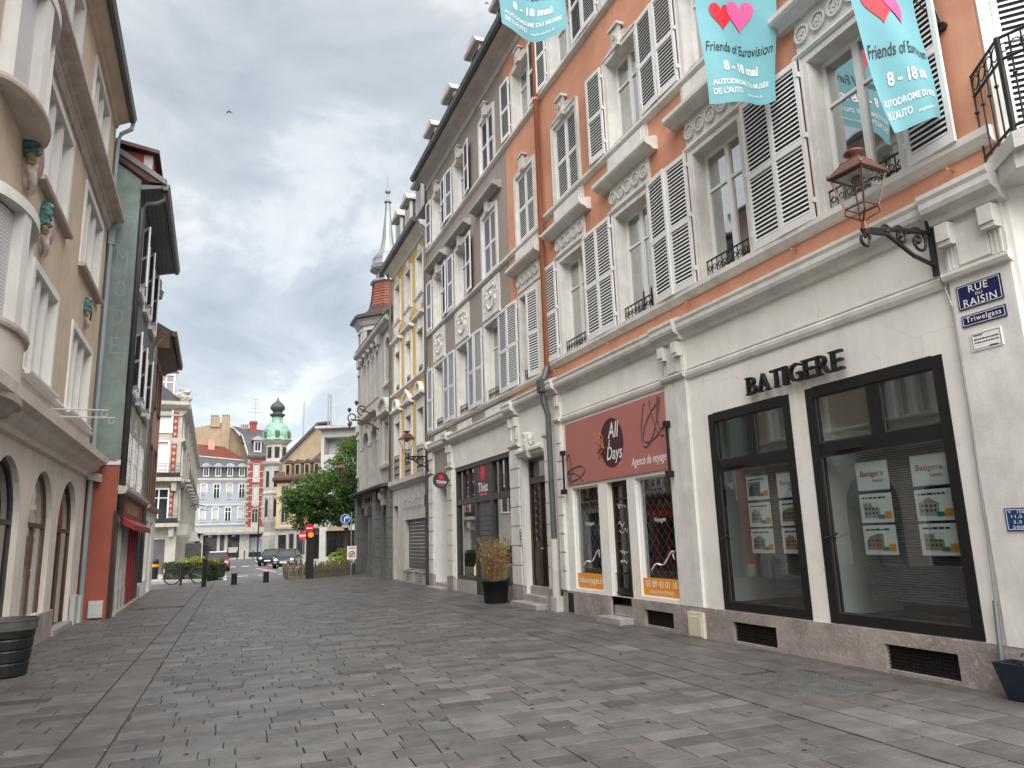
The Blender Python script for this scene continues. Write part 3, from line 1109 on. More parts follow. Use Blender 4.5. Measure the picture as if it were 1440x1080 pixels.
for q in ((.45, .86, .75, 2.5), (.94, 1.35, .75, 2.5), (.45, 1.35, 2.62, 3.2)):
    part('pane', MB(c1).quad((q[0], q[2], -.16), (q[1], q[2], -.16), (q[1], q[3], -.16), (q[0], q[3], -.16)), 'pane_dark', cd_)
sb = MB(c1).box(.03, .14, 5.0, 7.7, -.004, .05).box(1.5, 1.6, 5.0, 7.7, -.004, .05).box(.14, 1.5, 7.6, 7.72, -.004, .05)
part('window_surround', sb, 'trim_white', OR)
for sd in (-1, 1):
    shutter(OR, c1, .82 + sd * .68, 5.08, .68, 2.5, -sd, d=.02)
bl = MB()
pl = [(XR - .02, 4.42), (XR - .38, 3.90), (XR - .30, 3.62), (XR + .62, 2.70), (XR + 1.24, 2.55), (XR + 1.3, 3.1), (XR + .1, 4.25)]
bl.plan(pl, 4.90, 5.06)
pi_ = [(x + .07 * (1 if x < XR + .6 else -.4), y + .06) for x, y in pl]
bl.plan(pi_, 4.74, 4.90)
part('balcony_slab', bl, 'trim_white', OR)
br = MB()
for z in (6.02, 5.80, 5.12):
    br.tube([(XR - .02, 4.40, z), (XR - .35, 3.90, z), (XR - .26, 3.63, z), (XR + .64, 2.73, z), (XR + 1.2, 2.59, z)], .017, 5)
rp = [Vector((XR - .02, 4.40, 0)), Vector((XR - .35, 3.90, 0)), Vector((XR - .26, 3.63, 0)), Vector((XR + .64, 2.73, 0)), Vector((XR + 1.2, 2.59, 0))]
for a, b_ in zip(rp, rp[1:]):
    n = max(3, int((b_ - a).length / .125))
    for k in range(n + 1):
        q = a.lerp(b_, k / n)
        thick = .028 if k in (0,) and a is rp[1] else .009
        br.tube([q + Vector((0, 0, 5.05)), q + Vector((0, 0, 6.03))], thick, 5)
        br.lathe(q, [(.012, 5.60), (.022, 5.62), (.012, 5.64)], 6)
        if k < n:
            h_ = a.lerp(b_, (k + .5) / n)
            dr = (b_ - a).normalized()
            rr = (b_ - a).length / n * .46
            br.tube([h_ + dr * (rr * math.cos(t_)) + Vector((0, 0, 5.91 + rr * math.sin(t_))) for t_ in [2 * math.pi * x / 10 for x in range(10)]], .008, 4, True)
part('balcony_railing', br, 'iron', OR)
# roof
rf = MB(RF)
rf.run(4.0, 14.9, [(0, 15.35), (.45, 15.35), (.55, 15.5), (.55, 15.65), (-4.5, 19.0), (-4.5, 15.35)])
part('roof', rf, 'roof_slate', OR)

# --- estate agency: glazed doors with clear glass and a lit-by-day room behind
for a, b_, zs_, lab in ((5.21, 7.13, None, 'wide'), (7.45, 9.15, None, 'narrow')):
    f = MB(RF)
    d0, d1 = -.10, .012
    t = .11
    f.box(a - .012, a + t, .45, 3.31, d0, d1).box(b_ - t, b_ + .012, .45, 3.31, d0, d1)
    f.box(a + t, b_ - t, .45, .565, d0, d1).box(a + t, b_ - t, 3.19, 3.32, d0, d1)
    f.box(a + t, b_ - t, 2.44, 2.60, d0, d1 - .02)
    mid = a + (b_ - a) * .475
    f.box(mid - .09, mid + .09, 2.60, 3.19, d0, d1 - .02)
    f.box(mid + .25, mid + .62, 2.475, 2.51, d1 - .02, d1 + .02)           # ventilation slot
    dr = part('shop_door', f, 'frame_dark', OR, label='black framed glazed door of the estate agency')
    for p0, p1, z0, z1 in ((a + t, mid - .09, 2.60, 3.19), (mid + .09, b_ - t, 2.60, 3.19), (a + t, b_ - t, .565, 2.44)):
        part('pane', MB(RF).quad((p0, z0, -.03), (p1, z0, -.03), (p1, z1, -.03), (p0, z1, -.03)), 'shop_glass', dr)
        fr_ = MB(RF)
        for q in ((p0, p0 + .02, z0, z1), (p1 - .02, p1, z0, z1), (p0 + .02, p1 - .02, z0, z0 + .02), (p0 + .02, p1 - .02, z1 - .02, z1)):
            fr_.box(*q, -.028, -.012)
        part('glazing_bead', fr_, 'frame_charcoal', dr)
    part('handle', MB(RF).ftube([(b_ - .11, 1.44, .02), (b_ - .11, 1.44, .06), (b_ - .30, 1.50, .06)], .013), 'black_metal', dr)
ro = MB(RF)
ro.quad((5.0, .52, -.15), (9.4, .52, -.15), (9.4, .52, -1.9), (5.0, .52, -1.9))
part('shop_floor', ro, 'wood_brown', OR)
ro = MB(RF)
ro.quad((5.0, .5, -1.9), (9.4, .5, -1.9), (9.4, 3.45, -1.9), (5.0, 3.45, -1.9))
ro.quad((5.0, .5, -.15), (5.0, .5, -1.9), (5.0, 3.45, -1.9), (5.0, 3.45, -.15))
ro.quad((9.4, .5, -.15), (9.4, .5, -1.9), (9.4, 3.45, -1.9), (9.4, 3.45, -.15))
ro.quad((5.0, 3.45, -.15), (9.4, 3.45, -.15), (9.4, 3.45, -1.9), (5.0, 3.45, -1.9))
ro.box(7.14, 7.44, .5, 3.45, -1.2, -.16)
part('shop_room', ro, 'interior_wall', OR)
for a, b_ in ((5.26, 6.66), (7.50, 8.27)):
    bs = MB(RF)
    n = 62
    for k in range(n):
        z = .74 + (2.44 - .74) * (k + .5) / n if b_ > 0 else 0
        bs.P([(a, z - .009, -.20), (b_, z - .009, -.20), (b_, z + .009, -.215), (a, z + .009, -.215)], [(0, 1, 2, 3)])
    
    part('window_blind', bs, 'blind_slat', OR)

# --- travel agency front
for a, b_, c, e, _ in (AD[0], AD[2]):
    f = MB(RF)
    for q in ((a, a + .035, .5, 2.53), (b_ - .035, b_, .5, 2.53), (a + .035, b_ - .035, .5, .545), (a + .035, b_ - .035, 2.495, 2.53)):
        f.box(*q, -.13, -.05)
    wd = part('shop_window', f, 'frame_white', OR)
    part('pane', MB(RF).quad((a, .5, -.10), (b_, .5, -.10), (b_, 2.53, -.10), (a, 2.53, -.10)), 'shop_glass', wd)
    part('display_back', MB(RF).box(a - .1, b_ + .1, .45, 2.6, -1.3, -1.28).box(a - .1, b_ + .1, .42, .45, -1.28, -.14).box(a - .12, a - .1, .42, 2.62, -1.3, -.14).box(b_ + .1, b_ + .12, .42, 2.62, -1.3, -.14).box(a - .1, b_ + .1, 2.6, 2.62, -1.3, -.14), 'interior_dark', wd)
    if a < 11:
        part('display_panel', MB(RF).box(a + .12, b_ - .1, .7, 2.2, -1.2, -1.17), 'navy_paint', wd)
    lt = MB(RF)                                                     # expanding security lattice behind the glass
    nx, nz = 11, 17
    dx, dz = (b_ - a - .07) / nx, 1.70 / nz
    for i in range(nx):
        for j in range(nz):
            u0, z0 = a + .035 + i * dx, .80 + j * dz
            s1 = (i + j) % 2
            lt.ftube([(u0, z0 if s1 else z0 + dz, -.16), (u0 + dx * .5, z0 + dz * .5 + (.012 if s1 else -.012), -.155), (u0 + dx, z0 + dz if s1 else z0, -.16)], .0065, 3)
    part('security_lattice', lt, 'zinc', wd, kind='stuff')
    part('film_strip', MB(RF).box(a + .005, b_ - .005, .52, .805, -.099, -.045), 'print_orange', wd)
f = MB(RF)
f.box(11.72, 11.78, .46, 2.54, -.19, -.12).box(12.41, 12.47, .46, 2.54, -.19, -.12).box(11.78, 12.41, 2.46, 2.54, -.19, -.12).box(11.78, 12.41, .46, .58, -.19, -.12)
for zz in (1.0, 1.42, 1.84, 2.2):
    f.box(11.78, 12.41, zz, zz + .02, -.18, -.145)
sd_ = part('shop_entrance', f, 'door_brown', OR, label='dark glazed entrance of the travel agency')
part('pane', MB(RF).quad((11.78, .58, -.17), (12.41, .58, -.17), (12.41, 2.46, -.17), (11.78, 2.46, -.17)), 'pane_dark', sd_)
gt = MB(RF)
for k in range(7):
    u = 11.78 + .1 * k
    gt.ftube([(u, .46, -.08), (u, .84, -.08)], .009, 4)
gt.ftube([(11.74, .84, -.08), (12.44, .84, -.08)], .012, 5).ftube([(11.74, .50, -.08), (12.44, .50, -.08)], .012, 5)
part('entrance_gate', gt, 'iron', sd_)
part('door_post', MB(RF).box(11.80, 11.86, .5, 2.1, -.11, -.06), 'wood_brown', sd_)
rq = random.Random(2)
for zz, l_ in ((2.08, .3), (1.75, .22), (1.62, .4), (1.22, .3), (1.05, .25)):
    pts = [(12.34 - l_ * k / 12, zz + rq.uniform(-.05, .05), -.142) for k in range(13)]
    part('scribble', MB(RF).ftube(pts, .004, 4), 'print_white', sd_)
part('entrance_step', MB(RF).box(11.70, 12.55, -.02, .10, -.05, .32), 'step_stone', OR)
part('entrance_step', MB(RF).box(11.725, 12.465, -.02, .28, -.4, -.02), 'step_stone', OR)
part('entrance_back', MB(RF).box(11.72, 12.47, .1, 2.54, -.22, -.195), 'interior_dark', OR)
for u0, z0 in ((14.12, 2.42), (10.16, 2.45)):                        # awning brackets either side of the sign
    b3 = MB(RF).box(u0 - .02, u0 + .02, z0, z0 + .9, .08, .11).box(u0 - .05, u0 + .05, z0, z0 + .10, .05, .16).box(u0 - .05, u0 + .05, z0 + .82, z0 + .92, .05, .14)
    part('awning_bracket', b3, 'black_metal', OR)
part('rust_panel', MB(RF).box(14.02, 14.26, .02, .40, .046, .052), 'grille_black', OR)

# things fixed to this house
sg = thing('shop_sign', 'rose travel agency sign board with dark oval emblem over the shop windows', 'sign', RF.p(12.2, 2.6, .03))
part('board', MB(RF).box(10.30, 14.09, 2.60, 3.90, .005, .03), 'sign_rose', sg)
part('emblem', MB(RF).disc(12.12, 3.27, .44, .03, .036, 36, .47), 'sign_plum', sg)
for k in range(5):                                                  # leaf rays beside the emblem
    t_ = rad(118 + 24 * k)
    cu, cz = 12.42, 3.20
    pet = [(cu - .03 + .03 * math.sin(t_), cz), (cu - .15 * math.cos(t_) * .9 - .05, cz + .17 * math.sin(t_) + .06), (cu - .34 * math.cos(t_) * .8, cz + .36 * math.sin(t_)), (cu - .15 * math.cos(t_) * .9 + .05, cz + .17 * math.sin(t_) - .03)]
    part('leaf_ray', MB(RF).ftube([(p[0], p[1], .042) for p in pet], .009, 4, True), 'print_gold', sg)
text('All', sg, 'print_white', RF, 12.02, 3.50, .041, w=.42, h=.30, shear=.25, bold=.01)
text('i', sg, 'print_white', RF, 12.20, 3.24, .041, h=.18, shear=.25, bold=.02)
text('Days', sg, 'print_white', RF, 12.02, 3.03, .041, w=.58, h=.33, shear=.25, bold=.01)
text('Agence de voyage', sg, 'print_white', RF, 10.88, 2.80, .034, w=1.12, h=.20, shear=.3, bold=.012)
for cu, cz, ln, wd2, rot in ((10.72, 3.62, .62, .24, 68), (10.50, 3.70, .55, .20, 105), (10.55, 3.45, .50, .22, 35), (10.36, 3.62, .34, .15, 85),
                            (13.98, 2.98, .26, .12, 80), (13.66, 2.82, .40, .13, 8), (13.72, 2.72, .36, .10, -14), (14.02, 2.72, .22, .10, 60)):
    run_ = []
    segs = []
    for k in range(37):
        t_ = 2 * math.pi * k / 36
        x, z = ln * math.cos(t_), wd2 * math.sin(t_)
        u, zz = cu - (x * math.cos(rad(rot)) - z * math.sin(rad(rot))), cz + x * math.sin(rad(rot)) + z * math.cos(rad(rot))
        if 10.33 < u < 14.06 and 2.63 < zz < 3.87:
            run_.append((u, zz, .008))
        else:
            if len(run_) > 2:
                segs.append(run_)
            run_ = []
    if len(run_) > 2:
        segs.append(run_)
    for r_ in segs:
        part('flourish', MB(RF).ftube(r_, .036, 6), 'sign_mauve', sg)
for a, s_, h_ in ((13.38, 'halavoyages.fr', .13),):
    fl_ = thing('window_lettering', 'white web address on the orange strip of the left shop window', 'lettering', RF.p(a, .6, -.04))
    text(s_, fl_, 'print_white', RF, a, .665, -.042, w=.98, h=.17, bold=.012)
fl_ = thing('window_lettering', 'white phone number on the orange strip of the right shop window', 'lettering', RF.p(10.87, .6, -.04))
text('03 89 43 01 10', fl_, 'print_white', RF, 10.87, .715, -.042, w=.94, h=.115, bold=.015)
text('HAUTUMA VOYAGES', fl_, 'print_white', RF, 10.87, .585, -.042, w=.74, h=.055, bold=.012)
for uc, lab in ((13.42, 'left'), (10.86, 'right')):
    tr_ = thing('plane_trail_sticker', 'white aeroplane trail sticker on the %s window of the travel agency' % lab, 'sticker', RF.p(uc, .9, -.09))
    pts = [(uc + .36 - .72 * k / 14, .93 + .30 * (k / 14) + .05 * math.sin(k * .62), -.092) for k in range(15)]
    part('trail', MB(RF).ftube(pts, [.006 + .013 * abs(math.sin(k * .9)) for k in range(15)], 4), 'print_white', tr_)
    part('wings', MB(RF).prism([(uc - .3, 1.20), (uc - .42, 1.30), (uc - .34, 1.22), (uc - .36, 1.12)], -.095, -.09), 'print_white', tr_)
    text('Voyages', tr_, 'print_white', RF, uc - .02, 1.78, -.092, w=.36, h=.10, shear=.3)
bt = thing('shop_letters', 'raised black serif letters of the estate agency name above its glazed doors', 'sign', RF.p(7.25, 3.42, 0))
x_ = 8.12
wd_ = {'B': .21, 'A': .25, 'T': .225, 'I': .085, 'G': .255, 'E': .20, 'R': .235}
adv = sum(wd_[c] for c in 'BATIGERE')
k_ = 1.73 / (adv + .03 * 7)
for ch in 'BATIGERE':
    ww = wd_[ch] * k_
    text(ch, bt, 'frame_dark', RF, x_ - ww / 2, 3.54, .055, w=ww * .92, h=.245, ext=.06, name='letter', bold=.0)
    for zz in (3.4175, 3.6455):
        for q in ({'B': (1,), 'A': (1, -1), 'T': (0,), 'I': (0,), 'G': (), 'E': (1,), 'R': (1,)}[ch]):
            if ch == 'A' and zz > 3.6 or ch == 'T' and zz > 3.6:
                continue
            cu = x_ - ww / 2 + q * ww * .36
            part('serif', MB(RF).box(cu - .045, cu + .045, zz, zz + .017, .05, .118), 'frame_dark', bt)
    x_ -= ww + .03 * k_
# posters in the doors
def card(u, z, lab, kind, k):
    t_ = thing('display_card', lab, 'poster', RF.p(u, z, -.1000))
    part('sheet', MB(RF).box(u - .225, u + .225, z - .165, z + .165, -.1050, -.1020), 'print_white', t_)
    part('holder', MB(RF).box(u - .24, u + .24, z - .18, z + .18, -.1120, -.1060), 'lamp_glass', t_)
    if kind:
        text('Batigere', t_, 'print_wine', RF, u, z + .02, -.0980, w=.32, h=.085)
        text('habitat', t_, 'print_wine', RF, u - .07, z - .055, -.0980, w=.14, h=.035)
    else:
        cm = ['plaster_taupe', 'stone_grey', 'render_tan', 'render_pink', 'stone_grey', 'plaster_taupe', 'render_slate', 'cornice_brown'][k % 8]
        part('photo', MB(RF).box(u - .06, u + .19, z - .11, z + .085, -.1020, -.0995), 'paint_blue' if k % 3 == 0 else 'interior_wall', t_)
        sil = [[(-.05, -.109), (.18, -.109), (.16, .03), (.10, .075), (.0, .05)], [(-.055, -.109), (.185, -.109), (.185, .02), (.06, .08), (-.055, .02)],
               [(-.055, -.109), (.17, -.109), (.17, .06), (.05, .06), (.05, .0), (-.055, .0)], [(-.055, -.109), (.185, -.109), (.185, -.02), (.14, .04), (.02, .07), (-.055, .07)]][(k * 5 + 1) % 4]
        hs = MB(RF).prism([(u + a_, z + b2) for a_, b2 in sil], -.0995, -.0975)
        part('photo_house', hs, cm, t_)
        pw = MB(RF)
        for i in range(4):
            for j in range(2):
                pw.box(u - .02 + .05 * i, u + .0 + .05 * i, z - .07 + .05 * j, z - .045 + .05 * j, -.0975, -.0965)
        part('photo_windows', pw, 'frame_dark', t_)
        part('green_label', MB(RF).box(u - .11, u - .02, z - .12, z - .075, -.1020, -.0960), 'print_green', t_)
        part('price_badge', MB(RF).box(u - .205, u - .12, z - .12, z - .045, -.1020, -.0960), 'print_orange', t_)
        dashes(t_, RF, u + .02, z + .118, -.0990, .32, .02, 'print_black', 5, k)


cols_ = [('wide door left column', 6.37), ('wide door right column', 5.62), ('narrow door left column', 8.34), ('narrow door right column', 7.72)]
rows_ = [('top', 2.145), ('middle', 1.775), ('bottom', 1.415)]
k = 0
for cn, u in cols_:
    for rn, z in rows_:
        logo = rn == 'top' and cn != 'narrow door left column'
        card(u, z, ('white logo poster with red lettering' if logo else 'house advert poster with photo and orange badge') + ', %s of the %s' % (rn, cn), logo, k)
        k += 1
# street name plates
def plate(lab, u0, u1, z0, z1, mat, lines, tm='print_white', border=True):
    t_ = thing('street_sign' if mat == 'enamel_navy' else 'wall_plaque', lab, 'sign', RF.p((u0 + u1) / 2, z0, .05))
    part('plate', MB(RF).box(u0, u1, z0, z1, .05, .062), mat, t_)
    if border:
        bb = MB(RF)
        i_ = .012
        for q in ((u0 + i_, u1 - i_, z0 + i_, z0 + i_ + .005), (u0 + i_, u1 - i_, z1 - i_ - .005, z1 - i_), (u0 + i_, u0 + i_ + .005, z0 + i_ + .005, z1 - i_ - .005), (u1 - i_ - .005, u1 - i_, z0 + i_ + .005, z1 - i_ - .005)):
            bb.box(*q, .062, .0635)
        part('border', bb, tm, t_)
    for s_, zc, ww, hh in lines:
        text(s_, t_, tm, RF, (u0 + u1) / 2, zc, .064, w=ww, h=hh, bold=.004, space=1.1)
    return t_


plate('navy enamel street name plate reading Rue du Raisin', 4.43, 4.89, 3.675, 3.925, 'enamel_navy', [('RUE', 3.865, .20, .07), ('DU', 3.800, .07, .028), ('RAISIN', 3.733, .34, .075)])
plate('narrow navy enamel plate reading Triwelgass below the street name', 4.43, 4.88, 3.495, 3.612, 'enamel_navy', [('Triwelgass', 3.552, .36, .07)])
wp_ = plate('small white notice plaque under the two navy street plates', 4.51, 4.82, 3.235, 3.415, 'print_white', [], 'print_black')
for zc, ww, u_ in ((3.345, .25, 4.665), (3.312, .25, 4.665), (3.26, .09, 4.60), (3.385, .09, 4.74)):
    dashes(wp_, RF, u_, zc, .063, ww, .012, 'print_black', 9, int(zc * 1000))
bp = plate('blue hydrant marker plate low on the corner pilaster', 4.55, 4.77, 1.49, 1.70, 'plate_blue', [('V   150', 1.665, .15, .028), ('11,5', 1.62, .10, .032), ('3,5', 1.57, .08, .03), ('500', 1.525, .10, .028)])
cb_ = MB(RF).ftube([(5.03, 4.1, .07), (5.0, 3.9, .05), (4.95, 3.75, .065), (4.95, 2.6, .06), (4.98, 1.4, .06), (5.0, .85, .06)], .009, 5)
cb_.ftube([(5.0, .85, .065), (5.02, .30, .075)], .024, 8)
solo('wall_conduit', cb_, 'zinc', 'thin grey cable conduit running down the white wall beside the street plates', 'conduit', RF.p(5.0, .3, .06))
solo('utility_box', MB(RF).box(9.60, 9.98, -.02, .365, .045, .10).box(9.63, 9.95, .02, .30, .10, .112), 'box_ivory', 'ivory meter cabinet on the stone plinth between the two shops', 'box', RF.p(9.79, 0, .07))

# ================================================================ taupe town house with an orange-painted end bay
TP = thing('taupe_townhouse', 'taupe plastered town house with pale shutters, dormers and an orange painted end bay', 'building', (XR, 20, 0))
TC = [15.77, 18.42, 21.04, 23.62]
ta, tb = 14.86, 25.05
GH = [(15.22, 16.58, .0, 3.42, .24), (17.36, 22.14, -.02, 3.73, .18), (22.86, 24.36, .0, 3.46, .55)]
w = MB(RF).wall(ta, tb, -.02, 4.62, GH)
part('ground_floor_wall', w, 'plaster_white', TP)
hs_ = []
for uc in TC:
    hs_ += [(uc - .55, uc + .55, 5.30, 7.46, .24), (uc - .55, uc + .55, 8.90, 10.74, .24), (uc - .55, uc + .55, 12.14, 13.82, .24)]
part('orange_wall', MB(RF).wall(ta, 17.0, 4.62, 14.9, hs_[:3]), 'plaster_orange', TP, label='orange painted end bay')
part('taupe_wall', MB(RF).wall(17.0, tb, 4.62, 14.9, hs_[3:]), 'plaster_taupe', TP)
for i, uc in enumerate(TC):
    for z0, z1, bw in ((5.30, 7.46, .12), (8.90, 10.74, .12), (12.14, 13.82, .12)):
        s_ = MB(RF)
        for q in (-1, 1):
            s_.box(uc + q * .55, uc + q * (.55 + bw), z0 - .02, z1 + .1, -.005, .045)
            s_.box(uc + q * .538, uc + q * .55, z0, z1, -.235, .03)
        s_.box(uc - .55, uc + .55, z1 + .001, z1 + .1, -.005, .045)
        s_.box(uc - .538, uc + .538, z1 - .012, z1, -.235, .03)
        part('window_surround', s_, 'trim_white', TP)
    for z1 in (10.74, 13.82):
        kh = MB(RF).prism([(uc - .67, z1 + .1), (uc + .67, z1 + .1), (uc + .36, z1 + .16), (uc + .2, z1 + .26), (uc - .2, z1 + .26), (uc - .36, z1 + .16)], -.004, .05)
        kh.prism([(uc - .10, z1 + .0), (uc + .10, z1 + .0), (uc + .13, z1 + .36), (uc - .13, z1 + .36)], .045, .12)
        kh.box(uc - .17, uc + .17, z1 + .36, z1 + .41, -.004, .15)
        part('keystone_head', kh, 'relief_white', TP)
    if i == 0:
        fz = MB(RF).box(uc - .68, uc + .68, 7.62, 8.12, -.004, .035)
        part('frieze_panel', fz, 'trim_white', TP)
        for k in range(5):
            u = uc - .54 + .27 * k
            r_ = MB(RF).archring(u, 7.88, .095, .122, .03, .07, 14, 0, 360)
            for q in range(6):
                t_ = 2 * math.pi * q / 6
                r_.disc(u + .05 * math.cos(t_), 7.88 + .05 * math.sin(t_), .026, .03, .06, 6)
            part('rosette', r_, 'trim_white', TP)
        hd = MB(RF).run(uc - .96, uc + .92, [(0, 8.12), (.10, 8.12), (.13, 8.16), (.24, 8.2), (.27, 8.24), (.27, 8.31), (.05, 8.38), (0, 8.38)])
        part('window_hood', hd, 'trim_white', TP)
        pn = MB(RF)
        for j, q in enumerate((.72, .655, .59)):
            pn.box(uc - q, uc + q, 8.38 + .05 * j, 8.76 - .03 * j, -.004, .04 + .022 * j)
        part('sill_panel', pn, 'trim_white', TP)
    else:
        rp_ = MB(RF).box(uc - .70, uc + .70, 7.58, 8.68, -.004, .035)
        rp_.run(uc - .74, uc + .74, [(0, 7.56), (.06, 7.57), (.08, 7.61), (.03, 7.65), (0, 7.65)])
        rp_.box(uc - .56, uc - .30, 8.36, 8.42, .035, .06).box(uc + .30, uc + .56, 8.36, 8.42, .035, .06).box(uc - .30, uc + .30, 8.46, 8.52, .035, .06)
        rp_.box(uc - .56, uc - .52, 8.22, 8.36, .035, .06).box(uc + .52, uc + .56, 8.22, 8.36, .035, .06)
        part('relief_panel', rp_, 'trim_white', TP)
        gl_ = MB(RF)                                                # garland
        for k in range(13):
            t_ = math.pi * k / 12
            gl_.lathe(RF.p(uc - .34 * math.cos(t_), 8.22 - .36 * math.sin(t_), .05), [(.01, -.035), (.05 + .02 * math.sin(t_), 0), (.01, .035)], 7, axis=0)
        for q in (-1, 1):
            gl_.ftube([(uc + q * .36, 8.25, .05), (uc + q * .44, 8.02, .06), (uc + q * .40, 7.84, .05)], [.035, .045, .015], 6)
            gl_.disc(uc + q * .36, 8.25, .07, .03, .08, 8)
        part('garland_ring', MB(RF).archring(uc, 8.26, .05, .10, .03, .075, 10, 0, 360), 'relief_white', TP)
        part('garland', gl_, 'relief_white', TP)
        hd = MB(RF).run(uc - 1.02, uc + 1.02, [(0, 11.06), (.10, 11.06), (.13, 11.10), (.24, 11.13), (.27, 11.16), (.27, 11.23), (.05, 11.30), (0, 11.30)])
        part('window_hood', hd, 'stone_grey', TP)
        part('band_panel', MB(RF).box(uc - .68, uc + .68, 4.84, 5.06, -.004, .03), 'trim_white', TP)
    pset = ['pane_sky', 'pane_curtain', 'pane_sky', 'pane_sky'] if i % 2 else ['pane_sky']
    casement(TP, RF, uc - .538, uc + .538, 5.30, 7.448, -.19, panes=pset)
    guard(TP, RF, uc - .538, uc + .538, 5.32, 5.60, -.05)
    casement(TP, RF, uc - .538, uc + .538, 8.90, 10.728, -.19)
    casement(TP, RF, uc - .538, uc + .538, 12.14, 13.808, -.19, panes=pset)
    mt = 'shutter_white' if i == 0 else 'shutter_lilac'
    for sd in (-1, 1):
        if i == 0 and sd == -1:
            shutter(TP, RF, uc - .545, 5.30, .54, 2.15, 1, d=.03, mat=mt, ang=8)
        else:
            shutter(TP, RF, uc + sd * .68, 5.27, .62, 2.22, sd, d=.085, ang=2, mat=mt)
        if i in (0, 1):
            shutter(TP, RF, uc + sd * .538, 8.91, .538, 1.81, -sd, d=-.03, mat=mt)
        else:
            shutter(TP, RF, uc + sd * .68, 8.89, .60, 1.86, sd, d=.085, ang=(2 if sd > 0 else 5), mat=mt)
        if i == 1:
            shutter(TP, RF, uc + sd * .538, 12.15, .538, 1.66, -sd, d=-.03, mat=mt)
        else:
            shutter(TP, RF, uc + sd * .68, 12.13, .56, 1.74, sd, d=.085, ang=(3 if sd > 0 or i == 0 else 6), mat=mt)
for a, b_ in ((ta, tb),):
    for zz in (5.14, 8.74, 11.98):
        part('sill_course', MB(RF).run(a, b_, [(0, zz), (.05, zz + .02), (.09, zz + .06), (.09, zz + .125), (0, zz + .135)]), 'trim_white', TP)
co = MB(RF).run(17.30, tb - .06, [(d, z - .14) for d, z in PR])
co.run(14.88, 17.30, PR)
for a, b_ in ((16.72, 17.28), (22.30, 22.74), (24.72, 25.0)):
    co.run(a, b_, [(d + .07, z - .07) for d, z in PR[1:-1]] + [(0, 4.93), (0, 4.545)])
part('shop_cornice', co, 'trim_white', TP)
# rusticated piers of the ground floor
for a, b_ in ((16.66, 17.30), (22.22, 22.80), (24.42, 24.98), (14.86, 15.16)):
    p_ = MB(RF).box(a, b_, .42, 3.72, -.004, .05)
    p_.run(a - .02, b_ + .02, [(0, 3.74), (.08, 3.76), (.11, 3.80), (.11, 3.85), (0, 3.88)])
    p_.box(a + .06, b_ - .06, 3.88, 4.5, -.004, .05)
    for k in range(2):
        q = a + .08 + k * (b_ - a - .30)
        if b_ - a > .4:
            p_.box(q, q + .14, 4.28, 4.50, .05, .13)
            p_.box(q + .03, q + .11, 3.95, 4.28, .05, .08)
    part('pier', p_, 'trim_white', TP)
    for k in range(7):
        z0 = .44 + .465 * k
        part('quoin', MB(RF).box(a + .03, b_ - .03, z0, z0 + .435, .05, .078), 'trim_white', TP)
    part('pier_base', MB(RF).box(a - .03, b_ + .03, -.02, .42, -.004, .085), 'plinth_stone', TP)
# street door
dr = part('entrance_door', MB(RF).box(15.24, 15.36, .44, 3.40, -.22, -.15).box(16.46, 16.57, .44, 3.40, -.22, -.15).box(15.36, 16.46, 2.80, 2.95, -.22, -.11).box(15.36, 16.46, 3.33, 3.40, -.22, -.15).box(15.87, 15.95, .44, 2.80, -.22, -.13), 'door_brown', TP, label='dark brown panelled street door')
for a, b_ in ((15.36, 15.87), (15.95, 16.46)):
    part('door_panel', MB(RF).box(a, b_, .44, 2.80, -.24, -.19).box(a + .07, b_ - .07, .58, 1.25, -.19, -.165), 'door_brown', dr)
    part('door_glass', MB(RF).quad((a + .08, 1.45, -.188), (b_ - .08, 1.45, -.188), (b_ - .08, 2.7, -.188), (a + .08, 2.7, -.188)), 'pane_dark', dr)
    sc2 = MB(RF).box((a + b_) / 2 - .008, (a + b_) / 2 + .008, 1.45, 2.7, -.182, -.172)
    for k in range(7):
        zz = 1.52 + .18 * k
        sc2.archring((a + b_) / 2 - .07, zz, .045, .06, -.18, -.17, 8, 0, 360).archring((a + b_) / 2 + .07, zz + .08, .045, .06, -.18, -.17, 8, 0, 360)
    part('door_grille', sc2, 'iron', dr)
part('transom_light', MB(RF).quad((15.36, 2.95, -.19), (16.46, 2.95, -.19), (16.46, 3.33, -.19), (15.36, 3.33, -.19)), 'pane_dark', dr)
part('door_knob', MB(RF).lathe(RF.p(15.80, 1.28, -.10), [(.012, -.05), (.03, -.02), (.03, .01), (.01, .03)], 8, axis=0), 'zinc', dr)
ds = MB(RF)
ds.run(15.14, 16.72, [(0, 3.44), (.08, 3.46), (.10, 3.52), (.16, 3.56), (.16, 3.62), (.02, 3.68), (0, 3.68)])
ds.box(16.58, 16.66, .42, 3.44, -.004, .06)
part('door_surround', ds, 'trim_white', TP)
mk_ = MB(RF).lathe(RF.p(15.93, 3.72, .10), [(.03, -.32), (.10, -.24), (.15, -.08), (.17, .06), (.14, .16), (.18, .22), (.12, .28)], 12, sq=.7)
for q in (-1, 1):
    mk_.lathe(RF.p(15.93 + q * .14, 3.82, .12), [(.02, -.12), (.07, -.04), (.06, .06), (.02, .12)], 8)
    mk_.lathe(RF.p(15.93 + q * .06, 3.78, .22), [(.01, -.02), (.025, 0), (.01, .02)], 6)
mk_.lathe(RF.p(15.93, 3.72, .24), [(.01, -.05), (.035, -.03), (.02, .05)], 6)
part('carved_mask', mk_, 'relief_white', TP, smooth=True)
for k, (a, b_, z1, d1) in enumerate(((15.10, 16.62, .10, .42), (15.24, 16.56, .24, .12), (15.24, 16.56, .42, -.08))):
    part('door_step', MB(RF).box(a, b_, -.02, z1, -.24, d1), 'step_stone', TP)
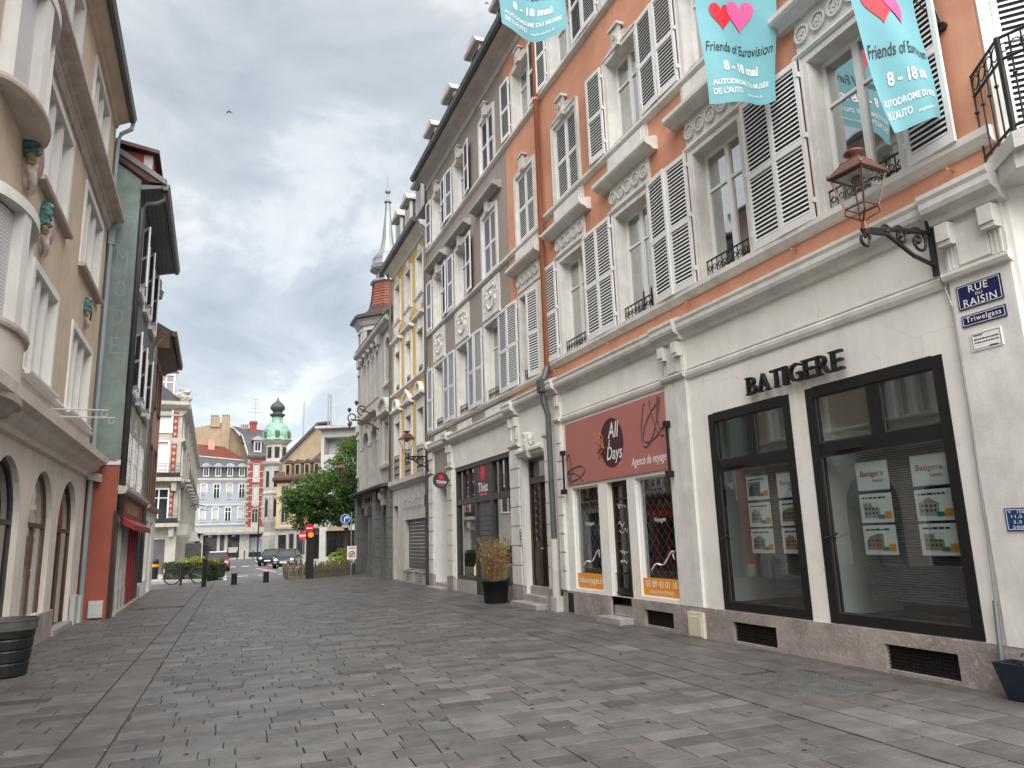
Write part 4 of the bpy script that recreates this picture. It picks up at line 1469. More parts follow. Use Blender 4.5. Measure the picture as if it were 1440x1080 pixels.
# tea shop front
cf = MB(RF)
for q in ((17.36, 17.48, 0, 3.73), (22.04, 22.14, 0, 3.73), (18.88, 19.02, .0, 3.62), (20.24, 20.38, .0, 3.62)):
    cf.box(*q, -.17, -.04)
cf.box(17.48, 22.04, 3.60, 3.73, -.17, -.02)
cf.box(17.48, 18.88, 2.57, 2.74, -.17, -.05).box(20.38, 22.04, 2.57, 2.74, -.17, -.05).box(19.02, 20.24, 2.57, 3.60, -.17, -.05)
cf.box(17.48, 18.88, .36, .46, -.17, -.03).box(20.38, 22.04, .36, .46, -.17, -.03)
for u in (17.95, 18.4, 20.95, 21.5):
    cf.box(u - .02, u + .02, 2.74, 3.60, -.15, -.06)
sf = part('shop_front', cf, 'frame_charcoal', TP, label='charcoal framed tea shop front')
boxes('stall_riser', RF, [(17.36, 18.9, -.02, .36, -.17, -.01), (20.36, 22.14, -.02, .36, -.17, -.01)], 'stone_grey', TP)
for a, b_, z0, z1 in ((17.48, 18.88, .46, 2.57), (20.38, 22.04, .46, 2.57), (17.48, 17.93, 2.74, 3.6), (17.97, 18.38, 2.74, 3.6), (18.42, 18.88, 2.74, 3.6), (20.38, 20.93, 2.74, 3.6), (20.97, 21.48, 2.74, 3.6), (21.52, 22.04, 2.74, 3.6)):
    part('pane', MB(RF).quad((a, z0, -.12), (b_, z0, -.12), (b_, z1, -.12), (a, z1, -.12)), 'shop_glass', sf)
rm = MB(RF)
rm.quad((17.3, -.02, -1.5), (22.2, -.02, -1.5), (22.2, 3.75, -1.5), (17.3, 3.75, -1.5))
rm.quad((17.3, -.02, -.17), (17.3, -.02, -1.5), (17.3, 3.75, -1.5), (17.3, 3.75, -.17)).quad((22.2, -.02, -.17), (22.2, -.02, -1.5), (22.2, 3.75, -1.5), (22.2, 3.75, -.17))
rm.quad((17.3, 3.75, -.17), (22.2, 3.75, -.17), (22.2, 3.75, -1.5), (17.3, 3.75, -1.5)).quad((17.3, .36, -.17), (22.2, .36, -.17), (22.2, .36, -1.5), (17.3, .36, -1.5))
for z in (1.1, 1.7, 2.3):
    rm.box(20.5, 22.0, z, z + .03, -1.3, -1.0)
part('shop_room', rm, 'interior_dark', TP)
rl = MB(RF)
for k in range(19):
    z0 = .02 + .134 * k
    rl.box(19.02, 20.24, z0, z0 + .126, -.13, -.10)
part('roller_shutter', rl, 'roller_grey', sf)
dd = MB(RF).box(22.86, 24.36, 0, 3.46, -.56, -.54)
part('side_entrance', dd, 'door_brown', TP)
part('door_step', MB(RF).box(22.86, 24.36, -.02, .16, -.5, .02).box(22.8, 24.4, -.02, .05, .02, .35), 'step_stone', TP)
part('over_door_panel', MB(RF).box(22.88, 24.34, 3.50, 4.5, -.004, .012), 'plaster_taupe', TP)
for u, lab in ((23.15, 'side_box'),):
    part('letter_box', MB(RF).box(u - .12, u + .12, 1.35, 1.75, -.54, -.42), 'box_grey', TP)
# roof, gutter, dormers
ea = MB(RF)
ea.run(14.86, tb, [(0, 14.55), (.04, 14.56), (.06, 14.64), (.02, 14.70), (.04, 14.80), (.16, 14.86), (.46, 14.9), (.46, 15.0), (0, 15.0)])
part('eaves_cornice', ea, 'stone_pale', TP)
gu = MB(RF).run(14.86, tb + .05, [(.46, 14.93), (.54, 14.87), (.62, 14.90), (.66, 15.02), (.64, 15.03), (.47, 15.02)])
part('gutter', gu, 'zinc_dark', TP)
rf = MB(RF).run(ta, tb, [(.50, 15.0), (-1.0, 17.4), (-4.5, 18.6), (-4.5, 15.0)])
part('roof', rf, 'roof_slate', TP)


def dormer(root, u, z0, w_, h_, d, mat='stone_pale', win='pane_far'):
    b = MB(RF).box(u - w_ / 2, u + w_ / 2, z0, z0 + h_, d - 1.4, d)
    b.run(u - w_ / 2 - .12, u + w_ / 2 + .12, [(d - 1.4, z0 + h_), (d + .16, z0 + h_), (d + .20, z0 + h_ + .07), (d + .2, z0 + h_ + .12), (d - 1.4, z0 + h_ + .12)])
    o = part('dormer', b, mat, root)
    part('dormer_pediment', MB(RF).prism([(u - w_ / 2 - .1, z0 + h_ + .12), (u + w_ / 2 + .1, z0 + h_ + .12), (u + w_ * .22, z0 + h_ + .40), (u - w_ * .22, z0 + h_ + .40)], d - 1.2, d + .15), mat, o)
    part('dormer_window', MB(RF).box(u - w_ * .33, u + w_ * .33, z0 + .15, z0 + h_ - .08, d, d + .01), win, o)
    part('dormer_cheek', MB(RF).box(u - w_ / 2 - .02, u - w_ / 2 - .002, z0, z0 + h_, d - 1.4, d - .12), 'roof_slate', o)
    return o


for u in (17.0, 19.35, 21.95, 24.35):
    dormer(TP, u, 15.4, .86, 1.25, -.02)
solo('downpipe', MB(RF).ftube([(14.62, 15.2, .14), (14.62, 5.25, .14)], .062, 10).ftube([(14.62, 12.0, .14), (14.62, 12.05, .14)], .075, 10).ftube([(14.62, 8.4, .14), (14.62, 8.46, .14)], .075, 10), 'pipe_orange', 'orange painted downpipe between the two orange facades', 'pipe', RF.p(14.62, 5.2, .14), smooth=True)
solo('downpipe', MB(RF).ftube([(14.62, 5.3, .14), (14.60, 5.0, .24), (14.66, 4.85, .30), (14.66, 4.5, .24), (14.64, 4.2, .16), (14.64, 1.5, .14)], [.075, .085, .09, .07, .062, .062], 10).box(14.54, 14.76, 4.72, 5.0, .18, .36), 'zinc_dark', 'grey metal lower downpipe with hopper between travel agency and brown door', 'pipe', RF.p(14.64, 1.5, .14))
solo('soil_pipe', MB(RF).ftube([(14.66, 1.5, .13), (14.66, .25, .13)], .085, 10).box(14.54, 14.80, -.02, .3, .0, .20), 'stone_pale', 'flaking white standpipe under the grey downpipe beside the brown door steps', 'pipe', RF.p(14.66, 0, .1))
ic = thing('intercom', 'grey metal intercom panel on the white jamb beside the brown street door', 'intercom', RF.p(16.64, 1.35, .06))
part('panel', MB(RF).box(16.60, 16.72, 1.36, 1.76, .06, .09), 'box_grey', ic)
for k in range(3):
    part('button', MB(RF).box(16.63, 16.69, 1.48 + .08 * k, 1.52 + .08 * k, .09, .096), 'black_plastic', ic)
# tea shop lettering and hanging sign
def flower(u, z, r, d, root, fr=RF):
    m_ = MB(fr)
    pts = []
    for k in range(40):
        t_ = 2 * math.pi * k / 40
        q = r * (0.80 + .20 * abs(math.cos(2.5 * t_ + .3)))
        pts.append((u + q * math.cos(t_) * .92, z + q * math.sin(t_)))
    m_.prism(pts, d, d + .004)
    part('red_flower', m_, 'print_red', root)
    part('flower_heart', MB(fr).archring(u, z - r * .1, r * .22, r * .3, d + .004, d + .007, 12, 0, 180).disc(u, z - r * .05, r * .13, d + .004, d + .007, 10), 'print_pink', root)


ts = thing('shop_logo', 'red flower and white lettering on the charcoal panel above the roller shutter', 'sign', RF.p(19.63, 2.75, -.04))
flower(19.63, 3.36, .25, -.046, ts)
text('Tilvist', ts, 'print_white', RF, 19.63, 2.97, -.044, w=.80, h=.27, bold=.02)
dashes(ts, RF, 19.63, 2.77, -.048, .60, .065, 'print_pink', 10, 3)
HF = Frame((6.58, 22.36, 0), (1, 0, 0), (0, -1, 0))
hs2 = thing('hanging_sign', 'round black hanging sign with red flower on a bracket beside the tea shop', 'sign', (6.58, 22.36, 3.3))
part('disc', MB(HF).disc(0, 3.38, .25, -.04, .05, 32), 'frame_charcoal', hs2)
flower(0, 3.46, .11, .051, hs2, HF)
text('Tilvist', hs2, 'print_white', HF, 0, 3.32, .055, w=.34, h=.10, bold=.02, left=False)
dashes(hs2, HF, 0, 3.225, .051, .20, .03, 'print_pink', 8, 4)
part('bracket', MB().tube([(6.82, 22.36, 3.38), (6.97, 22.36, 3.38)], .02, 6).box(6.90, 6.925, 3.28, 3.48, 22.3, 22.42), 'black_metal', hs2)
lp = thing('table_lamp', 'small glowing lantern standing in the left tea shop window', 'lamp', RF.p(21.45, .46, -.5))
part('lamp_body', MB(RF).prism([(21.3, .46), (21.6, .46), (21.62, .68), (21.45, .82), (21.28, .68)], -.6, -.4), emit('warm_glow', (1.0, .62, .22), .25), lp)
part('lamp_post', MB(RF).ftube([(21.45, .82, -.5), (21.45, 1.1, -.5)], .06, 8), 'black_metal', lp)
# dried grass in a black pot
gp = thing('planter_pot', 'round black plastic pot of tall dried grasses in front of the tea shop', 'planter', (6.50, 17.45, 0))
part('pot', MB().lathe((6.50, 17.45, 0), [(.26, 0), (.28, .03), (.335, .50), (.365, .50), (.37, .56), (.335, .56), (.33, .50), (.0, .48)], 22, caps=False), 'black_plastic', gp, smooth=True)
gb = MB()
rg = random.Random(3)
for k in range(360):
    a_, r0 = rg.uniform(0, 6.283), rg.uniform(0, .27)
    x0, y0 = 6.50 + r0 * math.cos(a_), 17.45 + r0 * math.sin(a_)
    h_ = rg.uniform(.35, 1.12)
    sp = rg.uniform(.02, .40) * h_
    b2 = a_ + rg.uniform(-.7, .7)
    pts = [Vector((x0, y0, .5)), Vector((x0 + sp * .35 * math.cos(b2), y0 + sp * .35 * math.sin(b2), .5 + h_ * .6)), Vector((x0 + sp * math.cos(b2), y0 + sp * math.sin(b2), .5 + h_))]
    gb.tube(pts, [.004, .003, .002], 3)
    if rg.random() < .8:                                            # seed heads and dead leaves
        for q in range(4):
            c = pts[1].lerp(pts[2], rg.random()) + Vector((rg.gauss(0, .03), rg.gauss(0, .03), rg.gauss(0, .02)))
            e1 = Vector((rg.gauss(0, .012), rg.gauss(0, .012), rg.gauss(0, .025)))
            e2 = Vector((rg.gauss(0, .010), rg.gauss(0, .010), rg.gauss(0, .010)))
            gb.add([c - e1, c + e2, c + e1, c - e2], [(0, 1, 2, 3)])
part('dry_stalks', gb, 'dry_grass', gp, kind='stuff')

# ================================================================ yellow house
YL = thing('yellow_townhouse', 'narrow yellow town house with white window surrounds and a shuttered shop', 'building', (XR, 28, 0))
ya, yb = 25.05, 30.86
YC = [26.12, 27.98, 29.86]
hs_ = []
for uc in YC:
    hs_ += [(uc - .44, uc + .44, 3.98, 6.36, .24), (uc - .44, uc + .44, 7.74, 9.38, .24), (uc - .44, uc + .44, 10.74, 12.38, .24)]
part('upper_wall', MB(RF).wall(ya, yb, 3.80, 13.4, hs_), 'plaster_yellow', YL)
part('ground_floor_wall', MB(RF).wall(ya, yb, -.02, 3.80, [(25.52, 28.72, .46, 2.33, .25), (29.90, 30.70, .0, 2.95, .3)]), 'stone_pale', YL)
for i, uc in enumerate(YC):
    ss_ = []
    for z0, z1 in ((3.98, 6.36), (7.74, 9.38), (10.74, 12.38)):
        s_ = MB(RF)
        for q in (-1, 1):
            s_.box(uc + q * .44, uc + q * .60, z0 - .02, z1 + .14, -.004, .05)
            s_.box(uc + q * .428, uc + q * .44, z0, z1, -.235, .03)
        s_.box(uc - .44, uc + .44, z1 + .001, z1 + .14, -.004, .05)
        casement(YL, RF, uc - .428, uc + .428, z0, z1, -.2, pane='pane_curtain' if (i + int(z0)) % 2 else 'pane_sky', fw=.05)
        ss_.append(s_)
    # heads: panelled frieze and pediment below, hood above, crowned head at the top
    s_ = ss_[0]
    s_.box(uc - .60, uc + .60, 6.50, 6.78, -.004, .05)
    s_.run(uc - .76, uc + .76, [(0, 6.78), (.12, 6.79), (.2, 6.84), (.2, 6.91), (0, 6.93)])
    if i == 1:
        s_.prism([(uc - .7, 6.93), (uc + .7, 6.93), (uc, 7.38)], -.004, .10)
        s_.prism([(uc - .72, 6.93), (uc - .60, 6.93), (uc, 7.32), (uc, 7.43)], .10, .18).prism([(uc + .72, 6.93), (uc + .60, 6.93), (uc, 7.32), (uc, 7.43)], .10, .18)
    else:
        s_.archring(uc, 6.93, .34, .44, -.004, .18, 12).archring(uc, 6.93, .02, .34, -.004, .10, 12)
    s_ = ss_[1]
    s_.box(uc - .58, uc + .58, 9.52, 9.84, -.004, .05)
    s_.box(uc - .06, uc + .06, 9.40, 9.84, .05, .10)
    s_.run(uc - .76, uc + .76, [(0, 9.84), (.12, 9.85), (.2, 9.9), (.2, 9.97), (0, 10.0)])
    s_ = ss_[2]
    s_.prism([(uc - .62, 10.70), (uc + .62, 10.70), (uc + .58, 10.50), (uc + .42, 10.30), (uc - .42, 10.30), (uc - .58, 10.50)], -.004, .06)
    s_.prism([(uc - .30, 10.30), (uc + .30, 10.30), (uc + .2, 10.16), (uc - .2, 10.16)], -.004, .06)
    s_.run(uc - .66, uc + .66, [(0, 10.64), (.1, 10.66), (.13, 10.72), (0, 10.74)])
    s_.prism([(uc - .60, 12.52), (uc + .60, 12.52), (uc + .16, 12.60), (uc + .13, 12.82), (uc - .13, 12.82), (uc - .16, 12.60)], -.004, .07)
    for s_ in ss_:
        part('window_surround', s_, 'trim_white', YL)
    guard(YL, RF, uc - .43, uc + .43, 4.0, 4.98, .06, step=.14)
    guard(YL, RF, uc - .42, uc + .42, 7.76, 8.02, -.04)
    guard(YL, RF, uc - .42, uc + .42, 10.76, 10.95, -.04)
part('string_course', MB(RF).run(ya, yb, [(0, 7.50), (.06, 7.52), (.14, 7.58), (.14, 7.66), (0, 7.70)]), 'trim_white', YL)
part('shop_cornice', MB(RF).run(ya + .02, yb, [(0, 3.60), (.05, 3.62), (.12, 3.70), (.20, 3.78), (.20, 3.96), (0, 3.98)]), 'stone_pale', YL)
part('eaves_cornice', MB(RF).run(ya, yb, [(0, 12.98), (.05, 13.0), (.08, 13.1), (.2, 13.2), (.40, 13.28), (.40, 13.40), (0, 13.4)]), 'trim_white', YL)
part('gutter', MB(RF).run(ya - .03, yb, [(.40, 13.32), (.50, 13.26), (.58, 13.30), (.62, 13.44), (.42, 13.44)]), 'zinc_dark', YL)
part('roof', MB(RF).run(ya, yb, [(.45, 13.42), (-.8, 15.6), (-4.5, 16.9), (-4.5, 13.42)]), 'roof_slate', YL)
for u in (26.5, 28.35, 30.05):
    dormer(YL, u, 14.0, .92, 1.55, -.05)
rl = MB(RF)
for k in range(14):
    z0 = .50 + .131 * k
    rl.box(25.54, 28.70, z0, z0 + .122, -.20, -.16)
part('roller_shutter', rl, 'roller_grey', YL)
for a, b_ in ((25.46, 27.0), (27.35, 28.8)):
    sl_ = MB(RF)
    sl_.box(a, b_, -.02, .40, -.004, .05)
    sl_.box(a - .03, b_ + .03, .40, .46, -.2, .08)
    part('vent_block', sl_, 'stone_grey', YL)
for a in (26.0, 27.85):
    for k in range(3):
        part('vent_slot', MB(RF).box(a, a + .42, .08 + .1 * k, .11 + .1 * k, .05, .053), 'grille_black', YL)
part('side_door', MB(RF).box(29.9, 30.7, 0, 2.95, -.3, -.27), 'stone_grey', YL)
part('letter_box', MB(RF).box(30.0, 30.3, 1.15, 1.55, -.27, -.2), 'cast_iron', YL)
nl = thing('neon_script', 'faded wire script lettering above the closed roller shutter', 'sign', RF.p(27.6, 2.9, .05))
pts = []
for k in range(150):
    t_ = k / 150
    pts.append((29.0 - 2.75 * t_ + .07 * math.sin(t_ * 70 + 1), 3.12 + .15 * math.sin(t_ * 70) * (.65 + .35 * math.sin(t_ * 23)) + .05 * math.sin(t_ * 9), .05))
part('script', MB(RF).ftube(pts, .014, 4), 'box_grey', nl)
part('underline', MB(RF).ftube([(29.1, 2.83, .05), (26.0, 2.83, .05)], .016, 4), 'box_grey', nl)
lampx = MB(RF).box(25.35, 25.43, 2.7, 3.1, .0, .1)
part('spotlight_box', lampx, 'cast_iron', nl)
solo('downpipe', MB(RF).ftube([(25.05, 13.4, .42), (25.05, 13.1, .30), (25.05, 12.9, .10), (25.05, 2.2, .10)], .058, 9).ftube([(25.05, 2.2, .10), (25.05, .05, .10)], .075, 9), 'zinc', 'light grey downpipe between the taupe and the yellow facade', 'pipe', RF.p(25.05, 0, .1), smooth=True)
solo('downpipe', MB(RF).ftube([(30.86, 13.3, .30), (30.86, 12.9, .12), (30.86, 3.9, .12)], .055, 9), 'zinc', 'slim grey downpipe between the yellow and the grey stone facade', 'pipe', RF.p(30.86, 3.9, .12), smooth=True)

# ================================================================ grey stone house with the corner turret
GY = thing('grey_stone_house', 'ornate grey stone corner house with arched windows, dark ground floor and spired turret', 'building', (XR, 35, 0))
ga, gb_ = 30.86, 38.75
w = MB(RF).wall(ga, gb_, 3.9, 11.3, [(31.45, 32.5, 4.95, 6.77, .3)])
part('upper_wall', MB(RF).wall(ga, 33.45, 3.9, 7.9, [(31.45, 32.5, 4.95, 6.77, .3)]).archwall(ga, 33.45, 7.9, 11.3, [(31.75, .48, 10.12, 8.62)], .3)
     .archwall(33.45, gb_, 3.9, 7.55, [(34.62, .75, 6.22, 4.05), (36.68, .75, 6.22, 4.05)], .32)
     .archwall(33.45, gb_, 7.55, 11.3, [(34.02, .30, 10.24, 8.35), (35.06, .30, 10.24, 8.35), (36.1, .30, 10.24, 8.35), (37.15, .30, 10.24, 8.35)], .3), 'stone_grey', GY)
casement(GY, RF, 31.46, 32.49, 4.95, 6.76, -.24, pane='pane_far')
casement(GY, RF, 31.28, 32.22, 8.62, 10.60, -.26, pane='pane_far')
for u in (34.62, 36.68):
    casement(GY, RF, u - .75, u + .75, 4.05, 6.96, -.28, pane='pane_far')
for u in (34.02, 35.06, 36.1, 37.15):
    casement(GY, RF, u - .3, u + .3, 8.35, 10.54, -.26, cols=1, pane='pane_far')
tr_ = MB(RF)
tr_.archring(31.75, 10.12, .48, .66, -.004, .07, 14)
tr_.box(31.09, 31.27, 8.5, 10.12, -.004, .06).box(32.23, 32.41, 8.5, 10.12, -.004, .06)
tr_.run(31.0, 32.5, [(0, 8.30), (.14, 8.36), (.14, 8.48), (0, 8.5)])
part('window_trim', tr_, 'stone_pale', GY)
tr_ = MB(RF)
tr_.run(31.15, 32.95, [(0, 4.66), (.14, 4.70), (.18, 4.84), (.18, 4.90), (0, 4.94)])
tr_.box(31.27, 31.45, 4.95, 6.9, -.004, .07).box(32.5, 32.68, 4.95, 6.9, -.004, .07)
tr_.run(30.95, 33.0, [(0, 7.0), (.2, 7.02), (.3, 7.10), (.3, 7.18), (0, 7.22)])
for k in range(12):
    t0, t1 = math.pi * k / 12, math.pi * (k + 1) / 12
    for r0, r1, d in ((.86, 1.02, .30), (.0, .86, .14)):
        tr_.prism([(31.97 + r * math.cos(t), 7.2 + r * .62 * math.sin(t)) for r, t in ((r0, t0), (r1, t0), (r1, t1), (r0, t1))], -.004, d)
part('window_trim', tr_, 'stone_pale', GY)
tr_ = MB(RF)
for u in (34.62, 36.68):
    tr_.archring(u, 6.22, .75, .92, -.004, .08, 16)
    tr_.box(u - .10, u + .10, 6.86, 7.3, .05, .18)
for u in (33.62, 35.65, 37.7):
    tr_.box(u - .14, u + .14, 4.0, 6.22, -.004, .10).box(u - .18, u + .18, 6.1, 6.32, -.004, .14)
for u in (34.02, 35.06, 36.1, 37.15):
    tr_.archring(u, 10.24, .30, .40, -.004, .06, 12)
for u in (33.5, 34.54, 35.58, 36.62, 37.67):
    tr_.box(u - .12, u + .12, 8.2, 10.3, -.004, .10)
part('window_trim', tr_, 'stone_grey', GY)
tr_ = MB(RF)
tr_.run(33.4, 37.8, [(0, 7.42), (.2, 7.46), (.32, 7.55), (.32, 7.62), (0, 7.66)])
tr_.run(33.4, 37.8, [(0, 8.12), (.12, 8.16), (.12, 8.26), (0, 8.30)])
for k in range(14):
    u = 33.6 + .3 * k
    tr_.box(u, u + .1, 7.68, 8.1, .02, .12)
for u in (33.3, 38.25):
    tr_.box(u - .2, u + .2, 3.95, 10.6, -.004, .09)
    tr_.prism([(u - .2, 10.6), (u + .2, 10.6), (u + .32, 11.05), (u - .32, 11.05)], -.004, .25)
for k in range(5):
    u = 33.6 + 1.04 * k
    tr_.lathe(RF.p(u, 10.88, .14), [(.02, -.16), (.13, -.05), (.14, .06), (.05, .16)], 8)
part('pilaster_order', tr_, 'stone_grey', GY)
part('crown_cornice', MB(RF).run(30.9, 38.9, [(0, 11.02), (.12, 11.06), (.18, 11.14), (.32, 11.20), (.36, 11.28), (.36, 11.38), (.1, 11.48), (0, 11.48)]), 'stone_grey', GY)
part('parapet_roof', MB(RF).run(30.9, 38.7, [(.3, 11.56), (-1.6, 13.2), (-4.5, 13.2), (-4.5, 11.0), (0, 11.0)]), 'roof_slate', GY)
# dark ground floor
part('ground_floor_wall', MB(RF).wall(33.3, gb_, -.02, 3.9, [(34.25, 38.05, .0, 3.16, .7)]).archwall(ga, 33.3, -.02, 3.9, [(32.22, .72, 2.42, -.02)], .55), 'stone_dark', GY)
boxes('shop_back', RF, [(34.25, 38.05, 0, 3.16, -.72, -.7), (31.5, 32.95, 0, 3.16, -.57, -.55)], 'frame_dark', GY)
for a, b_, d in ((33.34, 34.22, .22), (38.08, 38.72, .22), (30.9, 31.42, .16)):
    for k in range(8):
        z0 = .42 + .42 * k
        part('stone_block', MB(RF).box(a, b_, z0, z0 + .405, -.004, d), 'stone_dark', GY)
    part('pier_base', MB(RF).box(a - .08, b_ + .08, -.02, .41, -.004, d + .12), 'stone_dark', GY)
pc = MB(RF).box(35.5, 36.1, -.02, .45, -.5, .12).box(35.58, 36.02, .45, 2.75, -.45, .05)
pc.prism([(35.5, 2.75), (36.1, 2.75), (36.2, 3.16), (35.4, 3.16)], -.5, .2)
part('column', pc, 'stone_dark', GY)
part('canopy', MB(RF).run(30.95, 38.9, [(0, 3.86), (.5, 3.80), (.55, 3.86), (.55, 3.92), (0, 4.02)]), 'roof_slate', GY)
part('carved_keystone', MB(RF).prism([(32.05, 3.1), (32.4, 3.1), (32.5, 3.82), (31.95, 3.82)], -.004, .2).lathe(RF.p(32.22, 3.5, .2), [(.03, -.25), (.14, -.12), (.16, .06), (.08, .2)], 8), 'relief_stone', GY)
hn = thing('house_emblems', 'three small dark metal emblems on the dark lintel of the corner shop', 'emblem', RF.p(36.2, 3.4, .02))
for u in (35.3, 36.0, 36.7):
    part('emblem', MB(RF).archring(u, 3.52, .09, .15, .005, .05, 10, 0, 270), 'frame_dark', hn)
# corner turret
tc = (8.55, 39.2)
tu = MB().lathe((*tc, 0), [(1.62, 3.9), (1.62, 13.0), (1.72, 13.05), (1.82, 13.25), (1.95, 13.38)], 8, a0=rad(22.5))
part('turret_body', tu, 'stone_grey', GY)
for k in range(8):
    t_ = rad(45 * k)
    fr_ = Frame((tc[0] + 1.497 * math.cos(t_), tc[1] + 1.497 * math.sin(t_), 0), (-math.sin(t_), math.cos(t_), 0), (math.cos(t_), math.sin(t_), 0))
    if math.cos(t_) < .3 or math.sin(t_) < -.3:
        for z0, z1 in ((11.4, 12.75), (8.3, 10.4), (5.0, 6.9)):
            wt = MB(fr_)
            part('turret_window', MB(fr_).box(-.33, .33, z0, z1, .0, .012), 'pane_far', GY)
            wt.box(-.42, -.33, z0, z1, -.01, .06).box(.33, .42, z0, z1, -.01, .06).box(-.48, .48, z1, z1 + .16, -.01, .09).box(-.48, .48, z0 - .14, z0, -.01, .10)
            part('turret_trim', wt, 'stone_pale', GY)
        boxes('turret_band', fr_, [(-.62, .62, 7.3, 7.6, -.01, .12), (-.62, .62, 10.9, 11.1, -.01, .12)], 'stone_pale', GY)
part('turret_eave', MB().lathe((*tc, 0), [(1.9, 13.36), (2.12, 13.42), (2.14, 13.52), (1.9, 13.6)], 8, a0=rad(22.5)), 'zinc_dark', GY)
bell = [(2.08, 13.55), (1.62, 13.70), (1.28, 13.94), (1.06, 14.3), (.95, 14.8), (.89, 15.3), (.85, 15.75)]
part('turret_skirt', MB().lathe((*tc, 0), bell[:4], 8, a0=rad(22.5), caps=False), 'roof_brown', GY)
part('turret_roof', MB().lathe((*tc, 0), bell[3:], 8, a0=rad(22.5), caps=False), 'roof_tile', GY)
for j in range(len(bell) - 1):                                      # tile courses
    for q in range(3):
        f_ = (q + .5) / 3
        r_, z_ = bell[j][0] * (1 - f_) + bell[j + 1][0] * f_, bell[j][1] * (1 - f_) + bell[j + 1][1] * f_
        part('tile_course', MB().lathe((*tc, z_), [(r_ + .0, -.03), (r_ + .035, -.03), (r_ + .005, .06)], 8, a0=rad(22.5), caps=False), 'roof_tile' if j > 2 else 'roof_brown', GY)
part('lantern_base', MB().lathe((*tc, 0), [(.90, 15.72), (1.0, 15.78), (1.0, 15.88), (.8, 15.95), (.66, 15.95), (.66, 16.45), (.9, 16.5), (1.02, 16.6), (1.02, 16.68)], 8, a0=rad(22.5)), 'zinc', GY)
for k in range(8):
    t_ = rad(45 * k)
    fr_ = Frame((tc[0] + .612 * math.cos(t_), tc[1] + .612 * math.sin(t_), 0), (-math.sin(t_), math.cos(t_), 0), (math.cos(t_), math.sin(t_), 0))
    part('lantern_opening', MB(fr_).box(-.16, .16, 16.02, 16.38, 0, .01), 'pane_dark', GY)
part('onion', MB().lathe((*tc, 0), [(.92, 16.66), (.96, 16.8), (.86, 17.05), (.86, 17.25), (.72, 17.45), (.52, 17.7), (.40, 18.0), (.32, 18.5)], 12), 'zinc', GY)
part('spire', MB().lathe((*tc, 0), [(.32, 18.5), (.24, 19.4), (.17, 20.2), (.13, 20.75), (.20, 20.78), (.22, 20.84), (.06, 20.9), (.06, 21.35), (.15, 21.42), (.17, 21.5), (.12, 21.6), (.045, 21.66), (.03, 22.3), (.008, 22.8)], 12), 'zinc', GY)
ib = thing('iron_sign_bracket', 'scrolled wrought iron bracket with hearts jutting from the grey stone house', 'bracket', RF.p(33.5, 6.2, .1))
bk = MB()
def curl(c, r0, r1, t0, t1, ax, az, n=22):
    return [Vector(c) + Vector(ax) * ((r0 + (r1 - r0) * k / n) * math.cos(t0 + (t1 - t0) * k / n)) + Vector(az) * ((r0 + (r1 - r0) * k / n) * math.sin(t0 + (t1 - t0) * k / n)) for k in range(n + 1)]
ax = (-1, 0, 0)
az = (0, 0, 1)
yb_ = 33.4
bk.tube([(6.95, yb_, 6.55), (6.5, yb_, 6.85), (6.0, yb_, 7.0), (5.6, yb_, 7.02)], .04, 6)
bk.tube([(6.95, yb_, 7.45), (6.5, yb_, 7.35), (6.0, yb_, 7.55)], .032, 6)
bk.tube(curl((5.68, yb_, 7.12), .24, .09, -1.5, 5.2, ax, az), .032, 6)
bk.tube(curl((6.12, yb_, 7.50), .26, .09, -1.5, 5.2, ax, az), .032, 6)
bk.tube(curl((6.62, yb_, 7.15), .28, .07, 0, 6.5, ax, az), .028, 6)
bk.tube([(6.62, yb_, 6.9), (6.62, yb_, 6.45), (6.55, yb_, 6.4)], .028, 6)
for c in ((5.53, yb_, 7.46), (5.85, yb_, 7.80), (5.55, yb_, 6.78)):
    bk.lathe(c, [(.01, -.13), (.09, .0), (.10, .06), (.02, .13)], 8)
part('scrollwork', bk, 'wood_brown', ib)

# ================================================================ beige house on the left
LF = Frame((XL, 0, 0), (0, 1, 0), (1, 0, 0))
BG = thing('beige_house', 'beige plastered house with stone mullioned windows, arcade and rounded oriel bay', 'building', (XL, 14, 0))
la, lb = -3.0, 19.95
arches = [(2.6, .95, 2.05, .5), (5.15, .95, 2.05, .5), (7.7, .95, 2.05, .5), (10.26, .95, 2.05, .5), (12.81, .95, 2.05, .5), (15.34, .95, 2.05, .5), (17.92, 1.02, 2.0, .08)]
part('arcade_wall', MB(LF).archwall(la, lb, .0, 3.45, arches, .15), 'plaster_cream', BG)
boxes('plinth', LF, [(la, 16.9, -.02, .50, -.004, .06), (18.95, lb, -.02, .2, -.004, .04)], 'plinth_stone', BG)
part('door_sill', MB(LF).box(16.9, 18.95, -.02, .10, -.15, .10), 'step_stone', BG)
for i, (u, w_, zs, zb) in enumerate(arches):
    fr0 = MB(LF)
    fr0.archring(u, zs, w_ - .07, w_, -.145, -.09, 16)
    fr0.box(u - w_, u - w_ + .07, zb, zs, -.145, -.09).box(u + w_ - .07, u + w_, zb, zs, -.145, -.09).box(u - w_ + .07, u + w_ - .07, zs - .04, zs + .04, -.145, -.09).box(u - .035, u + .035, zb, zs - .04, -.145, -.09)
    wn_ = part('arch_window' if i < 6 else 'arch_door', fr0, 'frame_charcoal' if i < 5 else 'wood_brown', BG)
    gl_ = MB(LF).prism([(u - w_, zb), (u + w_, zb)] + [(u + w_ * math.cos(math.pi * k / 16), zs + w_ * math.sin(math.pi * k / 16)) for k in range(17)], -.135, -.125)
    part('pane', gl_, 'pane_curtain' if i == 5 else 'pane_dark', wn_)
